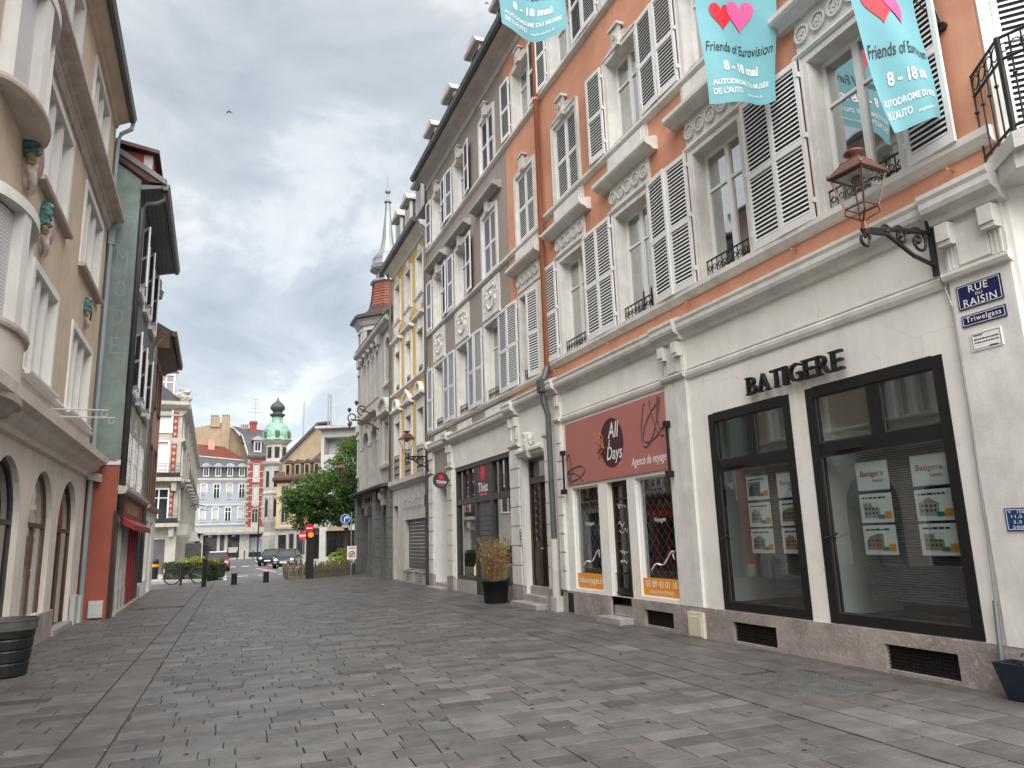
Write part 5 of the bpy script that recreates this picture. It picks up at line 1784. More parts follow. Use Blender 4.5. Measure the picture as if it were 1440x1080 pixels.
# upper walls with mullioned windows
W1 = [(13.05, 14.88, 4.37, 6.05), (16.58, 18.97, 4.37, 6.05)]
W2 = [(12.75, 14.92, 7.45, 9.18), (16.70, 19.04, 7.45, 9.18)]
W3 = [(12.6, 14.72, 10.45, 12.03), (16.5, 18.64, 10.45, 12.03)]
ext_ = [(-.5, 1.9), (3.0, 5.4)]
for a, b_ in ext_:
    W1.append((a, b_, 4.37, 6.05)); W2.append((a, b_, 7.45, 9.18)); W3.append((a, b_, 10.45, 12.03))
part('apron_wall', MB(LF).wall(la, lb, 3.45, 4.34, []), 'plaster_cream', BG)
part('upper_wall', MB(LF).wall(la, lb, 4.34, 12.5, [(*q, .36) for q in W1 + W2 + W3]), 'plaster_beige', BG)
for k, (a, b_, z0, z1) in enumerate(W1 + W2 + W3):
    if b_ < 6:
        continue
    s_ = MB(LF)
    s_.box(a - .13, a + .012, z0 - .05, z1 + .12, -.34, .035).box(b_ - .012, b_ + .13, z0 - .05, z1 + .12, -.34, .035)
    s_.box(a + .012, b_ - .012, z1 - .012, z1 + .12, -.34, .035)
    t3 = (b_ - a) / 3
    for q in (1, 2):
        s_.box(a + t3 * q - .075, a + t3 * q + .075, z0, z1 - .012, -.34, -.02)
    part('stone_mullions', s_, 'window_stone', BG)
    s_ = MB(LF).run(a - .18, b_ + .18, [(-.34, z0 - .10), (.12, z0 - .10), (.14, z0 - .06), (.14, z0 - .02), (-.34, z0 + .02)])
    part('window_sill', s_, 'cornice_brown' if z0 > 7 else 'window_stone', BG)
    for q in range(3):
        casement(BG, LF, a + t3 * q + .08, a + t3 * (q + 1) - .08, z0 + .02, z1 - .012, -.30, cols=1, transom=0, pane='pane_sky', fw=.05)
part('arcade_cornice', MB(LF).run(la, lb, [(0, 3.26), (.08, 3.28), (.10, 3.36), (.22, 3.46), (.26, 3.54), (.40, 3.60), (.42, 3.74), (.10, 3.84), (0, 3.84)]), 'plaster_cream', BG)
part('sill_course', MB(LF).run(la, lb, [(0, 4.25), (.05, 4.26), (.07, 4.30), (.05, 4.345), (0, 4.345)]), 'window_stone', BG)
part('roof_cornice', MB(LF).run(la, lb + .05, [(0, 9.46), (.05, 9.48), (.07, 9.54), (.04, 9.58), (.05, 9.64), (.12, 9.69), (.14, 9.75), (.30, 9.79), (.36, 9.83), (.36, 9.91), (.33, 9.92), (.06, 10.02), (0, 10.02)]), 'cornice_brown', BG)
part('roof_cornice_fillet', MB(LF).run(la, lb + .06, [(.05, 9.585), (.085, 9.59), (.085, 9.625), (.05, 9.63)]), 'window_stone', BG)
part('soffit', MB(LF).run(la, lb - .1, [(0, 12.34), (.05, 12.36), (.08, 12.46), (.32, 12.58), (.34, 12.66), (0, 12.66)]), 'plaster_beige', BG)
part('gutter', MB(LF).run(la, lb - .1, [(.30, 12.60), (.36, 12.54), (.44, 12.57), (.48, 12.70), (.31, 12.72)]), 'zinc_dark', BG)
part('roof', MB(LF).run(la, lb - .1, [(.4, 12.68), (-4.2, 14.0), (-4.2, 12.5)]), 'roof_tile', BG)  # unseen roof, pitch lowered so the windows opposite reflect sky
part('end_wall', MB(Frame((XL, lb, 0), (-1, 0, 0), (0, 1, 0))).quad((0, 0, 0), (5, 0, 0), (5, 12.5, 0), (0, 12.5, 0)), 'plaster_beige', BG)
# rounded oriel bay
BCY, BHW, BPR = 11.12, .95, .35


def bayp(t, z, off=0.0):
    return Vector((XL + (BPR + off) * math.sin(t), BCY - (BHW + off) * math.cos(t), z))


def bayband(z0, z1, off0, off1, t0=0.0, t1=math.pi, n=28, thick=None):
    m_ = MB()
    k = n + 1
    pts = [bayp(t0 + (t1 - t0) * i / n, z0, off0) for i in range(k)] + [bayp(t0 + (t1 - t0) * i / n, z1, off1) for i in range(k)]
    fc = [(i, i + 1, k + i + 1, k + i) for i in range(n)]
    return m_.add(pts, fc)


def baysolid(prof, n=28):
    m_ = MB()
    L_ = len(prof)
    for i in range(n + 1):
        m_.v += [bayp(math.pi * i / n, z, o) for o, z in prof]
    for i in range(n):
        for j in range(L_):
            j2 = (j + 1) % L_
            m_.f.append((i * L_ + j, (i + 1) * L_ + j, (i + 1) * L_ + j2, i * L_ + j2))
    return m_


part('bay_corbel', baysolid([(-.42, 3.20), (-.34, 3.24), (-.28, 3.32), (-.10, 3.40), (-.04, 3.48), (.05, 3.50), (.06, 3.58), (.0, 3.64), (-.42, 3.64)]), 'cornice_brown', BG)
part('bay_apron', bayband(3.64, 4.40, .0, .0), 'plaster_bay', BG)
part('bay_rim', baysolid([(-.4, 4.38), (.05, 4.38), (.06, 4.42), (.05, 4.47), (-.4, 4.49)]), 'cornice_brown', BG)
part('bay_lintel', baysolid([(-.42, 6.02), (.04, 6.02), (.04, 6.17), (-.02, 6.21), (-.42, 6.24)]), 'window_stone', BG)
part('bay_sill', baysolid([(-.42, 7.52), (-.05, 7.52), (.05, 7.56), (.06, 7.60), (.04, 7.66), (-.42, 7.68)]), 'cornice_brown', BG)
part('bay_lintel', baysolid([(-.42, 9.3), (.04, 9.3), (.04, 9.46), (-.42, 9.5)]), 'window_stone', BG)
for z0, z1 in ((4.48, 6.02), (7.67, 9.3)):
    for t0, t1 in ((.45, 1.2), (1.45, 2.45)):
        rw = MB()
        n = int((z1 - z0 - .06) / .048)
        for k in range(n):
            za = z0 + .03 + (z1 - z0 - .06) * k / n
            zb = z0 + .03 + (z1 - z0 - .06) * (k + .82) / n
            m2 = bayband(za, zb, -.14, -.135, t0, t1, 8)
            rw.add(m2.v, m2.f)
        part('roller_blind', rw, 'roller_white', BG)
        bb = bayband(z0, z1, -.16, -.16, t0 - .05, t1 + .05, 8)
        part('blind_back', bb, 'interior_dark', BG)
    for t0, t1 in ((0, .45), (1.2, 1.45), (2.45, 3.1416)):
        jb = bayband(z0, z1, .02, .02, t0, t1, 6)
        for t_ in (t0, t1):
            jb.add([bayp(t_, z0, .02), bayp(t_, z1, .02), bayp(t_, z1, -.17), bayp(t_, z0, -.17)], [(0, 1, 2, 3)])
        part('bay_jamb', jb, 'window_stone', BG)


def blob(mb, u, z, d, ru, rz, rd, n=10, m_=7, lump=0.0, seed=0):
    """ellipsoid lump on the facade"""
    rg_ = random.Random(seed)
    k = len(mb.v)
    for j in range(m_ + 1):
        ph = math.pi * j / m_
        for i in range(n):
            th = 2 * math.pi * i / n
            q = 1 + rg_.uniform(-lump, lump)
            mb.v.append(mb.fr.p(u + ru * q * math.sin(ph) * math.cos(th), z + rz * math.cos(ph), d + rd * q * math.sin(ph) * math.sin(th)))
    for j in range(m_):
        for i in range(n):
            mb.f.append((k + j * n + i, k + j * n + (i + 1) % n, k + (j + 1) * n + (i + 1) % n, k + (j + 1) * n + i))


def arms(u, z, s, lab, hole=False):
    """painted coat of arms: shield, mantle, tassels and scroll"""
    st_ = MB(LF)
    blob(st_, u + .04 * s, z + .02 * s, .0, .26 * s, .58 * s, .20 * s, 14, 12, .05, 3)
    blob(st_, u + .02 * s, z + .58 * s, .06 * s, .12 * s, .10 * s, .13 * s, 8, 5, .2, 4)
    o = part('coat_of_arms', st_, 'relief_stone', BG, label=lab, smooth=True)
    mt_ = MB(LF)
    for k in range(12):                                             # drapery hanging down the near side
        f_ = k / 11
        blob(mt_, u - s * (.26 - .14 * f_ ** 2) + .02 * s * math.sin(k * 2), z + s * (.02 + .50 * f_), (.09 - .02 * f_) * s, .13 * s, .10 * s, .15 * s, 9, 6, .22, k)
    part('mantle', mt_, 'relief_teal', o)
    ts_ = MB(LF)
    for k in range(5):
        blob(ts_, u - s * (.30 - .05 * (k % 3)), z - s * (.06 + .05 * (k // 2)), (.12 + .02 * (k % 2)) * s, .06 * s, .05 * s, .07 * s, 7, 4, .2, k)
    part('tassel', ts_, 'relief_gold', o)
    sh_ = MB(LF)
    blob(sh_, u + .10 * s, z + .02 * s, .12 * s, .15 * s, .40 * s, .12 * s, 10, 9, .03, 1)
    part('shield_field', sh_, 'grille_black' if hole else 'relief_pink', o, smooth=True)
    sc_ = MB(LF).ftube([(u - s * .28, z - s * .24, .08 * s), (u - s * .22, z - s * .38, .16 * s), (u - s * .08, z - s * .50, .15 * s), (u + s * .08, z - s * .58, .10 * s), (u + s * .04, z - s * .66, .05 * s)], [.04 * s, .07 * s, .06 * s, .045 * s, .02 * s], 8)
    part('scroll', sc_, 'relief_stone', o, smooth=True)


arms(11.98, 7.36, .86, 'painted coat of arms with pink shield beside the bay')
arms(13.28, 6.78, .72, 'smaller painted coat of arms between two window rows')
arms(17.8, 6.70, .56, 'dark centred coat of arms near the downpipe', True)
solo('downpipe', MB(LF).ftube([(19.85, 12.56, .39), (19.85, 12.40, .37), (19.85, 12.22, .14), (19.85, 12.05, .08), (19.85, 9.6, .08)], .052, 9).ftube([(19.9, 9.5, .1), (19.9, .1, .1)], .055, 9).box(19.84, 19.98, 9.15, 9.75, .04, .18), 'pipe_blue', 'blue grey downpipe at the end of the beige house', 'pipe', LF.p(19.9, 0, .1), smooth=False)
for u, z, lab in ((15.1, 4.10, 'bare pale metal sign arm below the first floor windows, nearer of two'), (16.1, 4.12, 'bare pale metal sign arm below the first floor windows, farther of two')):
    hk = MB(LF)
    hk.ftube([(u, z, 0), (u, z, .95)], .014, 5)
    hk.ftube([(u, z - .06, 0), (u, z + .06, 0)], .02, 5)
    hk.tube(curl(LF.p(u, z - .07, .9), .07, .03, 1.5, 7, (1, 0, 0), (0, 0, 1), 10), .008, 4)
    solo('sign_arm', hk, 'box_grey', lab, 'bracket', LF.p(u, z, 0), 'bare sign arms on the beige house')
solo('meter_box', MB(LF).box(18.98, 19.4, .0, .62, .02, .12), 'box_grey', 'grey meter box at the foot of the arched doorway, left of a pair', 'box', LF.p(19.2, 0, .1), 'meter boxes by the arcade')
solo('meter_box', MB(LF).box(19.5, 19.86, -.02, .58, .02, .16), 'box_grey', 'grey meter box against the downpipe, right of a pair', 'box', LF.p(19.7, 0, .1), 'meter boxes by the arcade')

# ================================================================ green house
XG = -2.2
GF = Frame((XG, 0, 0), (0, 1, 0), (1, 0, 0))
GN = thing('green_house', 'dark green house with faded painted letters, grey shutters and a red shop base', 'building', (XG, 23.5, 0))
n0, n1 = 20.18, 26.92
GS = Frame((XG, n0, 0), (-1, 0, 0), (0, -1, 0))                      # gable end facing the camera: u runs left
part('gable_wall', MB(GS).P([(0, 3.72, 0), (3.6, 3.72, 0), (3.6, 13.7, 0), (0, 11.15, 0)], [(0, 1, 2, 3)]), 'render_green', GN)
part('gable_base', MB(GS).wall(0, 3.6, -.02, 3.60, [], d=.02), 'render_red', GN, label='red painted base of the gable')
part('gable_band', MB(GS).box(-.02, 3.6, 3.60, 3.72, -.02, .045), 'window_stone', GN)
for z, ch in ((8.92, 'M'), (8.10, 'O'), (7.35, 'D'), (6.60, 'E'), (5.95, 'L'), (5.35, 'I'), (4.78, 'A')):
    text(ch, GN, 'ghost_letter', GS, .30, z, .004, w=.26 if ch != 'I' else .06, h=.44, name='painted_letter')
G3 = [(20.85, 22.2, 8.40, 10.15), (22.75, 24.15, 8.42, 10.15), (24.72, 26.15, 8.45, 10.15)]
G2 = [(20.92, 22.15, 5.62, 7.2), (22.55, 23.95, 5.62, 7.2), (24.5, 25.85, 5.62, 7.25)]
G1 = [(20.92, 22.1, 3.20, 4.58), (22.62, 23.95, 3.20, 4.58), (24.45, 25.85, 3.20, 4.62)]
hh = [((a + b_) / 2 - .42, (a + b_) / 2 + .42, z0 + .06, z1 - .06, .2) for a, b_, z0, z1 in G3 + G2 + G1]
part('slate_wall', MB(GF).wall(n0, n1, 5.4, 11.0, hh[:6]), 'render_slate', GN)
part('olive_wall', MB(GF).wall(n0, n1, 3.0, 5.4, hh[6:]), 'render_olive', GN)
for (a, b_, z0, z1), h_ in zip(G3 + G2 + G1, hh):
    c = (a + b_) / 2
    s_ = MB(GF)
    for q in (-1, 1):
        s_.box(c + q * .42, c + q * .54, z0 - .02, z1 + .02, -.004, .035)
    s_.box(c - .42, c + .42, z1 - .06, z1 + .02, -.004, .035).run(c - .6, c + .6, [(0, z0 - .1), (.1, z0 - .1), (.12, z0 - .02), (0, z0 + .0)])
    part('window_surround', s_, 'window_stone', GN)
    casement(GN, GF, c - .42, c + .42, z0 + .06, z1 - .06, -.16, pane='pane_far')
    top = z0 < 5
    for sd in (-1, 1):
        if top:
            shutter(GN, GF, c + sd * .42, z0 + .05, .42, z1 - z0 - .1, -sd, d=.04, mat='shutter_white', pitch=.10)
        else:
            shutter(GN, GF, c + sd * .43, z0 + .02, .36, z1 - z0 - .06, sd, d=.06, ang=30 if sd < 0 else 10, mat='shutter_lilac', pitch=.08)
text('A A A', GN, 'window_stone', GF, 23.3, 4.95, .004, w=4.6, h=.5, left=False, name='painted_letter')
# eave, roof, dormer
part('soffit_boards', MB(GF).run(n0 - .05, n1, [(0, 10.86), (.52, 10.98), (.52, 11.05), (0, 11.0)]), 'zinc_dark', GN)
for k in range(5):
    part('soffit_batten', MB(GF).run(n0 - .05, n1, [(.06 + .1 * k, 10.855 + .023 * k), (.075 + .1 * k, 10.858 + .023 * k), (.075 + .1 * k, 10.875 + .023 * k), (.06 + .1 * k, 10.872 + .023 * k)]), 'roof_slate', GN)
part('gutter', MB(GF).run(n0 - .05, n1, [(.50, 11.0), (.56, 10.93), (.65, 10.95), (.70, 11.10), (.52, 11.12)]), 'zinc_dark', GN)
part('roof', MB(GF).run(n0 - .08, n1, [(.60, 11.10), (.62, 11.16), (-3.6, 13.82), (-3.6, 13.6), (.2, 11.1)]), 'roof_brown', GN)
part('verge_flashing', MB(GF).run(n0 - .12, n0 - .06, [(.60, 11.06), (.62, 11.20), (-3.6, 13.86), (-3.6, 13.66)]), 'zinc_dark', GN)
part('roof_dormer', MB(GF).box(20.6, 21.8, 11.3, 12.15, -1.2, .22), 'brick_red', GN)
boxes('dormer_frame', GF, [(20.585, 20.6, 11.4, 12.1, -.02, .20)], 'stone_grey', GN)
part('dormer_roof', MB(GF).run(20.4, 22.0, [(.36, 12.10), (.36, 12.20), (-2.2, 12.62), (-2.2, 12.5)]), 'roof_brown', GN)
# shop
part('shop_wall', MB(GF).wall(n0, n1 + .3, -.02, 3.0, [(20.55, 26.3, .0, 2.35, .3)]), 'frame_charcoal', GN)
part('shop_cornice', MB(GF).run(n0 + .1, n1 + .1, [(0, 2.9), (.15, 2.92), (.2, 3.0), (.2, 3.08), (0, 3.12)]), 'cornice_brown', GN)
part('shop_fascia', MB(GF).box(21.2, 26.4, 2.36, 2.90, -.004, .06), 'awning_red', GN)
part('corner_post', MB(GF).box(n0 - .03, 20.62, -.02, 2.5, -.05, .03), 'door_brown', GN)
for k in range(7):
    a = 20.7 + .8 * k
    o = part('shop_window', MB(GF).box(a, a + .07, 0, 2.35, -.25, .02).box(a + .07, a + .73, .0, .55, -.2, -.02).box(a + .07, a + .73, 2.25, 2.35, -.2, .0), 'stone_grey' if k < 4 else 'awning_red', GN)
    part('pane', MB(GF).quad((a + .07, .55, -.12), (a + .73, .55, -.12), (a + .73, 2.25, -.12), (a + .07, 2.25, -.12)), 'pane_dark', o)
part('shop_step', MB(GF).box(20.62, 27.0, -.02, .06, -.1, .10), 'step_stone', GN)
aw = MB(GF)
aw.P([(21.1, 2.38, .05), (26.3, 2.38, .05), (26.3, 2.18, .34), (21.1, 2.18, .34), (21.1, 2.04, .34), (26.3, 2.04, .34)], [(0, 1, 2, 3), (3, 2, 5, 4)])
aw.P([(21.1, 2.38, .05), (21.1, 2.18, .34), (21.1, 2.04, .34), (21.1, 2.2, .05)], [(0, 1, 2, 3)])
part('awning', aw, 'awning_red', GN)
for k in range(7):
    part('fascia_panel', MB(GF).box(22.0 + .46 * k, 22.34 + .46 * k, 2.5, 2.8, .06, .068), 'render_tan', GN)
solo('downpipe', MB(GF).ftube([(20.36, 10.95, .58), (20.36, 10.75, .56), (20.36, 10.62, .40), (20.36, 10.58, .15), (20.36, 10.4, .07), (20.36, 6.3, .07)], .06, 9).ftube([(20.36, 6.4, .07), (20.36, 2.4, .07)], .075, 9), 'zinc_dark', 'dark downpipe with a bent neck on the corner of the green house', 'pipe', GF.p(20.36, 2.4, .07), smooth=True)
solo('downpipe', MB(GF).ftube([(27.0, 8.75, .5), (27.0, 8.55, .2), (27.0, 8.3, .08), (27.0, .5, .08)], .065, 9), 'zinc', 'pale grey downpipe between the green and the pink house', 'pipe', GF.p(27.0, .5, .08), smooth=True)
cbx = thing('control_cabinet', 'white control cabinet low on the red gable base', 'box', GS.p(.28, 0, .02))
part('cabinet', MB(GS).box(.12, .42, .04, .42, .02, .10), 'box_grey', cbx)
part('cabinet_door', MB(GS).box(.14, .40, .10, .40, .10, .11), 'box_grey', cbx)
fl2 = thing('floodlight', 'white box floodlight fixed at the top of the red gable base', 'lamp', GS.p(.5, 3.3, .2))
hd_ = MB(GS)
hd_.P([(.34, 3.36, .10), (.62, 3.42, .10), (.62, 3.24, .10), (.34, 3.18, .10), (.34, 3.28, .42), (.62, 3.34, .42), (.62, 3.22, .38), (.34, 3.16, .38)], [(0, 1, 2, 3), (4, 5, 6, 7), (0, 1, 5, 4), (1, 2, 6, 5), (2, 3, 7, 6), (3, 0, 4, 7)])
part('housing', hd_, 'box_grey', fl2)
part('cable', MB(GS).ftube([(.38, 3.4, .1), (.34, 3.6, .05), (.2, 3.72, .06), (.05, 3.7, .06)], .008, 4), 'black_plastic', fl2)

# ================================================================ pink house
PK = thing('pink_house', 'small pink house with brown wooden eaves and a white ground floor', 'building', (XG, 29.6, 0))
p0, p1 = 27.0, 32.4
ph = [(28.35, 29.25, 6.6, 8.1, .2), (30.45, 31.35, 6.6, 8.1, .2), (28.2, 29.1, 3.2, 5.1, .2), (30.3, 31.2, 3.2, 5.1, .2)]
part('upper_wall', MB(GF).wall(p0, p1, 3.0, 8.75, ph), 'render_pink', PK)
part('ground_floor_wall', MB(GF).wall(p0 + .28, p1, -.02, 3.0, [(28.0, 29.4, .5, 2.5, .2), (30.0, 31.2, 0, 2.5, .2)], d=.06), 'plaster_white', PK)
boxes('shop_window', GF, [(28.0, 29.4, .5, 2.5, -.16, -.12), (30.0, 31.2, 0, 2.5, -.16, -.12)], 'pane_dark', PK)
for a, b_, z0, z1, _ in ph:
    casement(PK, GF, a, b_, z0, z1, -.14, pane='pane_far', mat='wood_brown')
    part('window_surround', MB(GF).box(a - .12, a, z0 - .1, z1 + .1, -.004, .05).box(b_, b_ + .12, z0 - .1, z1 + .1, -.004, .05).box(a, b_, z1, z1 + .1, -.004, .05).box(a, b_, z0 - .1, z0, -.004, .08), 'wood_brown', PK)
part('eaves_soffit', MB(GF).run(p0, p1, [(0, 8.45), (.1, 8.5), (.55, 8.7), (.6, 8.85), (0, 8.85)]), 'wood_brown', PK)
part('eaves_beam', MB(GF).box(p0 - .04, p0 + .1, 8.3, 8.9, -.02, .5), 'wood_brown', PK)
part('gutter', MB(GF).run(p0 - .05, p1, [(.55, 8.78), (.62, 8.7), (.7, 8.74), (.72, 8.9), (.56, 8.9)]), 'wood_brown', PK)
part('roof', MB(GF).run(p0, p1, [(.6, 8.9), (-3, 11.0), (-3, 8.6)]), 'roof_slate', PK)
part('ground_cornice', MB(GF).run(27.3, p1, [(.06, 2.85), (.2, 2.9), (.24, 3.0), (.06, 3.06)]), 'cornice_brown', PK)
part('chimney', MB(GF).box(29.0, 29.7, 10, 12.1, -1.6, -.9), 'stone_grey', PK)
solo('vent_cowl', MB().lathe((-2.3, 27.3, 8.9), [(.14, 0), (.14, 1.2), (.26, 1.25), (.3, 1.5), (.22, 1.6), (.22, 1.9), (.1, 2.05)], 10), 'zinc', 'zinc roof ventilator between the green and pink houses', 'vent', (-2.3, 27.3, 8.9))

# ================================================================ buildings at the end of the street
def face(y, x0=0.0):
    return Frame((x0, y, 0), (1, 0, 0), (0, -1, 0))


def plainwin(root, fr, u, z0, w_, h_, mat='pane_far', frame='frame_white', blind=None, rail=None):
    f = MB(fr)
    t = .09
    f.box(u - w_ / 2 - t, u - w_ / 2, z0 - t, z0 + h_ + t, -.02, .05).box(u + w_ / 2, u + w_ / 2 + t, z0 - t, z0 + h_ + t, -.02, .05)
    f.box(u - w_ / 2, u + w_ / 2, z0 + h_, z0 + h_ + t, -.02, .05).box(u - w_ / 2, u + w_ / 2, z0 - t, z0, -.02, .08)
    if not blind:
        f.box(u - .035, u + .035, z0, z0 + h_, -.10, -.04).box(u - w_ / 2, u + w_ / 2, z0 + h_ * .7, z0 + h_ * .7 + .05, -.10, -.045)
    o = part('window', f, frame, root)
    part('blind' if blind else 'pane', MB(fr).box(u - w_ / 2, u + w_ / 2, z0, z0 + h_, -.14, -.10), blind or mat, o)
    if rail:
        guard(root, fr, u - w_ / 2 - .1, u + w_ / 2 + .1, z0 - .05, z0 + rail, .14, name='balcony_rail', step=.18)
    return o


def holes_of(ws):
    return [(u - w_ / 2, u + w_ / 2, z, z + h_, .14) for u, z, w_, h_ in ws]


GB = -.45
# --- white and red brick corner house with balconies
OB = thing('balcony_corner_house', 'pale stone corner house with patterned red brick strips and iron balconies', 'building', (-4, 51, 0))
F1 = face(50.0)
x0, x1 = -6.6, -2.12
ws = [(-3.35, .0, 1.3, 2.05), (-3.2, 3.3, 1.0, 1.75), (-3.4, 6.1, 1.1, 1.9), (-3.3, 7.75 + .9, 1.1, 1.7), (-5.6, 3.3, 1.0, 1.75), (-5.6, 6.1, 1.1, 1.9), (-5.6, 8.65, 1.1, 1.7)]
part('front_wall', MB(F1).wall(x0, x1, GB, 10.3, holes_of(ws)), 'stone_cream', OB)
for i, (u, z, w_, h_) in enumerate(ws):
    if i == 0:
        part('shop_shutter', MB(F1).box(u - w_ / 2, u + w_ / 2, z, z + h_, -.14, -.1), 'roller_grey', OB)
    else:
        plainwin(OB, F1, u, z, w_, h_, blind='roller_white' if i in (2, 3, 5) else None)
boxes('ground_floor_facing', F1, [(x0, -4.05, GB, 2.75, .0, .04), (-2.65, x1 + .02, GB, 2.75, .0, .04)], 'stone_grey', OB)
for z0, z1 in ((3.2, 5.3), (5.9, 7.9), (8.3, 9.9)):
    bs = MB(F1).box(-2.66, -2.36, z0, z1, .0, .03)
    st_ = part('brick_strip', bs, 'brick_red', OB)
    dm = MB(F1)
    n = int((z1 - z0) / .34)
    for k in range(n):
        zc = z0 + (z1 - z0) * (k + .5) / n
        dm.prism([(-2.51, zc - .13), (-2.40, zc), (-2.51, zc + .13), (-2.62, zc)], .03, .036)
    part('brick_diamonds', dm, 'render_pink', st_)
for z in (3.0, 5.75):
    part('balcony_slab', MB(F1).box(-4.6, -1.95, z - .22, z, .0, .75), 'stone_cream', OB)
    guard(OB, F1, -4.55, -2.0, z, z + .85, .70, name='balcony_rail', step=.16)
    part('balcony_plinth', MB(F1).box(-4.5, -2.05, z + .02, z + .3, .66, .68), 'iron', OB)
    sd = Frame((-1.98, 50, 0), (0, 1, 0), (1, 0, 0))
    part('balcony_console', MB(F1).prism([(-2.55, z - .22), (-2.2, z - .22), (-2.25, z - .8), (-2.5, z - .8)], .0, .5), 'stone_grey', OB)
part('crown_cornice', MB(F1).run(x0, x1 + .35, [(0, 10.0), (.2, 10.1), (.45, 10.3), (.45, 10.5), (0, 10.6)]), 'stone_cream', OB)
part('frieze', MB(F1).run(x0, x1, [(0, 9.62), (.08, 9.64), (.08, 9.74), (0, 9.76)]), 'stone_cream', OB)
at_ = [(-3.2, 10.75, .85, 1.5)]
part('attic_wall', MB(F1).wall(-4.2, -2.6, 10.5, 12.5, holes_of(at_), d=-.1), 'stone_cream', OB)
plainwin(OB, Frame((0, 50.1, 0), (1, 0, 0), (0, -1, 0)), -3.2, 10.75, .85, 1.5)
part('attic_gable', MB(F1).prism([(-4.3, 12.5), (-2.5, 12.5), (-2.7, 12.75), (-3.4, 12.95), (-4.1, 12.75)], -.5, .06), 'stone_cream', OB)
sc_ = MB(F1)
for u, z, r in ((-2.42, 11.0, .22), (-2.2, 11.1, .2), (-1.95, 11.25, .25), (-1.8, 10.8, .2), (-2.1, 10.8, .25), (-2.3, 11.35, .14)):
    blob(sc_, u, z, 0, r, r, r, 8, 5, .25, int(u * 100))
part('roof_scrolls', sc_, 'stone_grey', OB)
SF = Frame((x1, 0, 0), (0, 1, 0), (1, 0, 0))
ss = []
for k in range(9):
    u = 52.2 + 4.1 * k
    ss += [(u, 3.3, 1.3, 1.75), (u, 6.1, 1.3, 1.9), (u, 8.6, 1.3, 1.3)]
part('side_wall', MB(SF).wall(50, 90, GB, 10.3, holes_of(ss)), 'stone_cream', OB)
for u, z, w_, h_ in ss:
    plainwin(OB, SF, u, z, w_, h_)
part('side_cornice', MB(SF).run(50, 90, [(0, 9.7), (.2, 9.9), (.45, 10.15), (.45, 10.4), (0, 10.6)]), 'stone_grey', OB)
part('side_course', MB(SF).run(50, 90, [(0, 5.4), (.25, 5.5), (.3, 5.7), (0, 5.75)]), 'stone_grey', OB)
part('side_course', MB(SF).run(50, 90, [(0, 8.0), (.2, 8.1), (.2, 8.25), (0, 8.3)]), 'stone_grey', OB)
for k in range(9):
    u = 54.2 + 4.1 * k
    part('pilaster', MB(SF).box(u - .35, u + .35, .0, 9.7, .0, .25), 'stone_cream', OB)
    part('console', MB(SF).prism([(u - 2.6, 2.3), (u - 1.5, 2.3), (u - 1.6, 3.0), (u - 2.5, 3.0)], 0, .6), 'stone_grey', OB)
    part('side_balcony', MB(SF).box(u - 3.2, u - .9, 5.62, 5.75, .0, .6), 'stone_grey', OB)
    guard(OB, SF, u - 3.2, u - .9, 5.75, 6.5, .55, name='balcony_rail', step=.4, scroll=False)
    part('roof_finial', MB(SF).archring(u - 2, 10.9, .2, .45, -.1, .3, 8, 0, 360).box(u - 2.3, u - 1.7, 10.4, 10.7, -.2, .3), 'stone_grey', OB)
part('roof', MB(SF).run(50, 90, [(.1, 10.5), (-1.4, 11.7), (-4.4, 11.7), (-4.4, 10.3)]), 'roof_slate', OB)

# --- pale blue house closing the view
BL = thing('blue_house', 'pale blue house with slate mansard, red tiled roof and shops below', 'building', (.7, 115, 0))
F2 = face(115.0)
ws = []
for k in range(4):
    u = -1.6 + 1.72 * k
    ws += [(u, 5.0, .72, 1.85), (u + .05, 8.25, .72, 2.0)]
part('front_wall', MB(F2).wall(-2.9, 4.25, 3.4, 10.9, holes_of(ws)), 'paint_blue', BL)
for i, (u, z, w_, h_) in enumerate(ws):
    bl_ = i in (0, 1, 2, 5, 6)
    plainwin(BL, F2, u, z, w_, h_, blind='white_far' if bl_ else None, mat='pane_dark', rail=.85 if i % 2 else .3)
    part('window_head', MB(F2).box(u - .5, u + .5, z + h_ + .12, z + h_ + .28, 0, .1).box(u - .15, u + .15, z + h_ + .28, z + h_ + .45, 0, .08), 'white_far', BL)
for k in range(11):
    for u in (-2.8, 4.0):
        part('quoin', MB(F2).box(u - .1, u + .25, 4.6 + .57 * k, 5.05 + .57 * k, 0, .06), 'white_far', BL)
for k in range(5):
    part('pilaster', MB(F2).box(-2.5 + 1.72 * k - .12, -2.5 + 1.72 * k + .12, 4.5, 10.6, 0, .04), 'paint_blue' if 0 < k < 4 else 'white_far', BL)
for zz in (7.1, 4.35):
    part('string_course', MB(F2).run(-2.9, 4.25, [(0, zz), (.15, zz + .05), (.18, zz + .25), (0, zz + .3)]), 'white_far', BL)
part('eaves_cornice', MB(F2).run(-3.0, 4.35, [(0, 10.4), (.2, 10.6), (.4, 10.9), (.4, 11.1), (0, 11.1)]), 'white_far', BL)
mn = MB()
mn.add([(-3.0, 114.8, 11.05), (4.35, 114.8, 11.05), (3.85, 116.2, 13.9), (-3.2, 116.2, 14.5), (-3.2, 122, 14.5), (4.35, 122, 11.05)], [(0, 1, 2, 3), (1, 5, 2)])
part('mansard', mn, 'roof_slate', BL)
part('mansard_edge', MB().tube([(-3.2, 116.15, 14.5), (3.85, 116.15, 13.85)], .1, 6).tube([(-3.2, 116.15, 14.5), (-2.9, 114.75, 11.1)], .1, 6), 'white_far', BL)
tl = MB()
tl.add([(-3.3, 116.1, 14.5), (3.9, 116.1, 13.9), (1.0, 121, 16.4), (-3.3, 121, 16.8)], [(0, 1, 2, 3)])
part('tiled_roof', tl, 'roof_tile', BL)
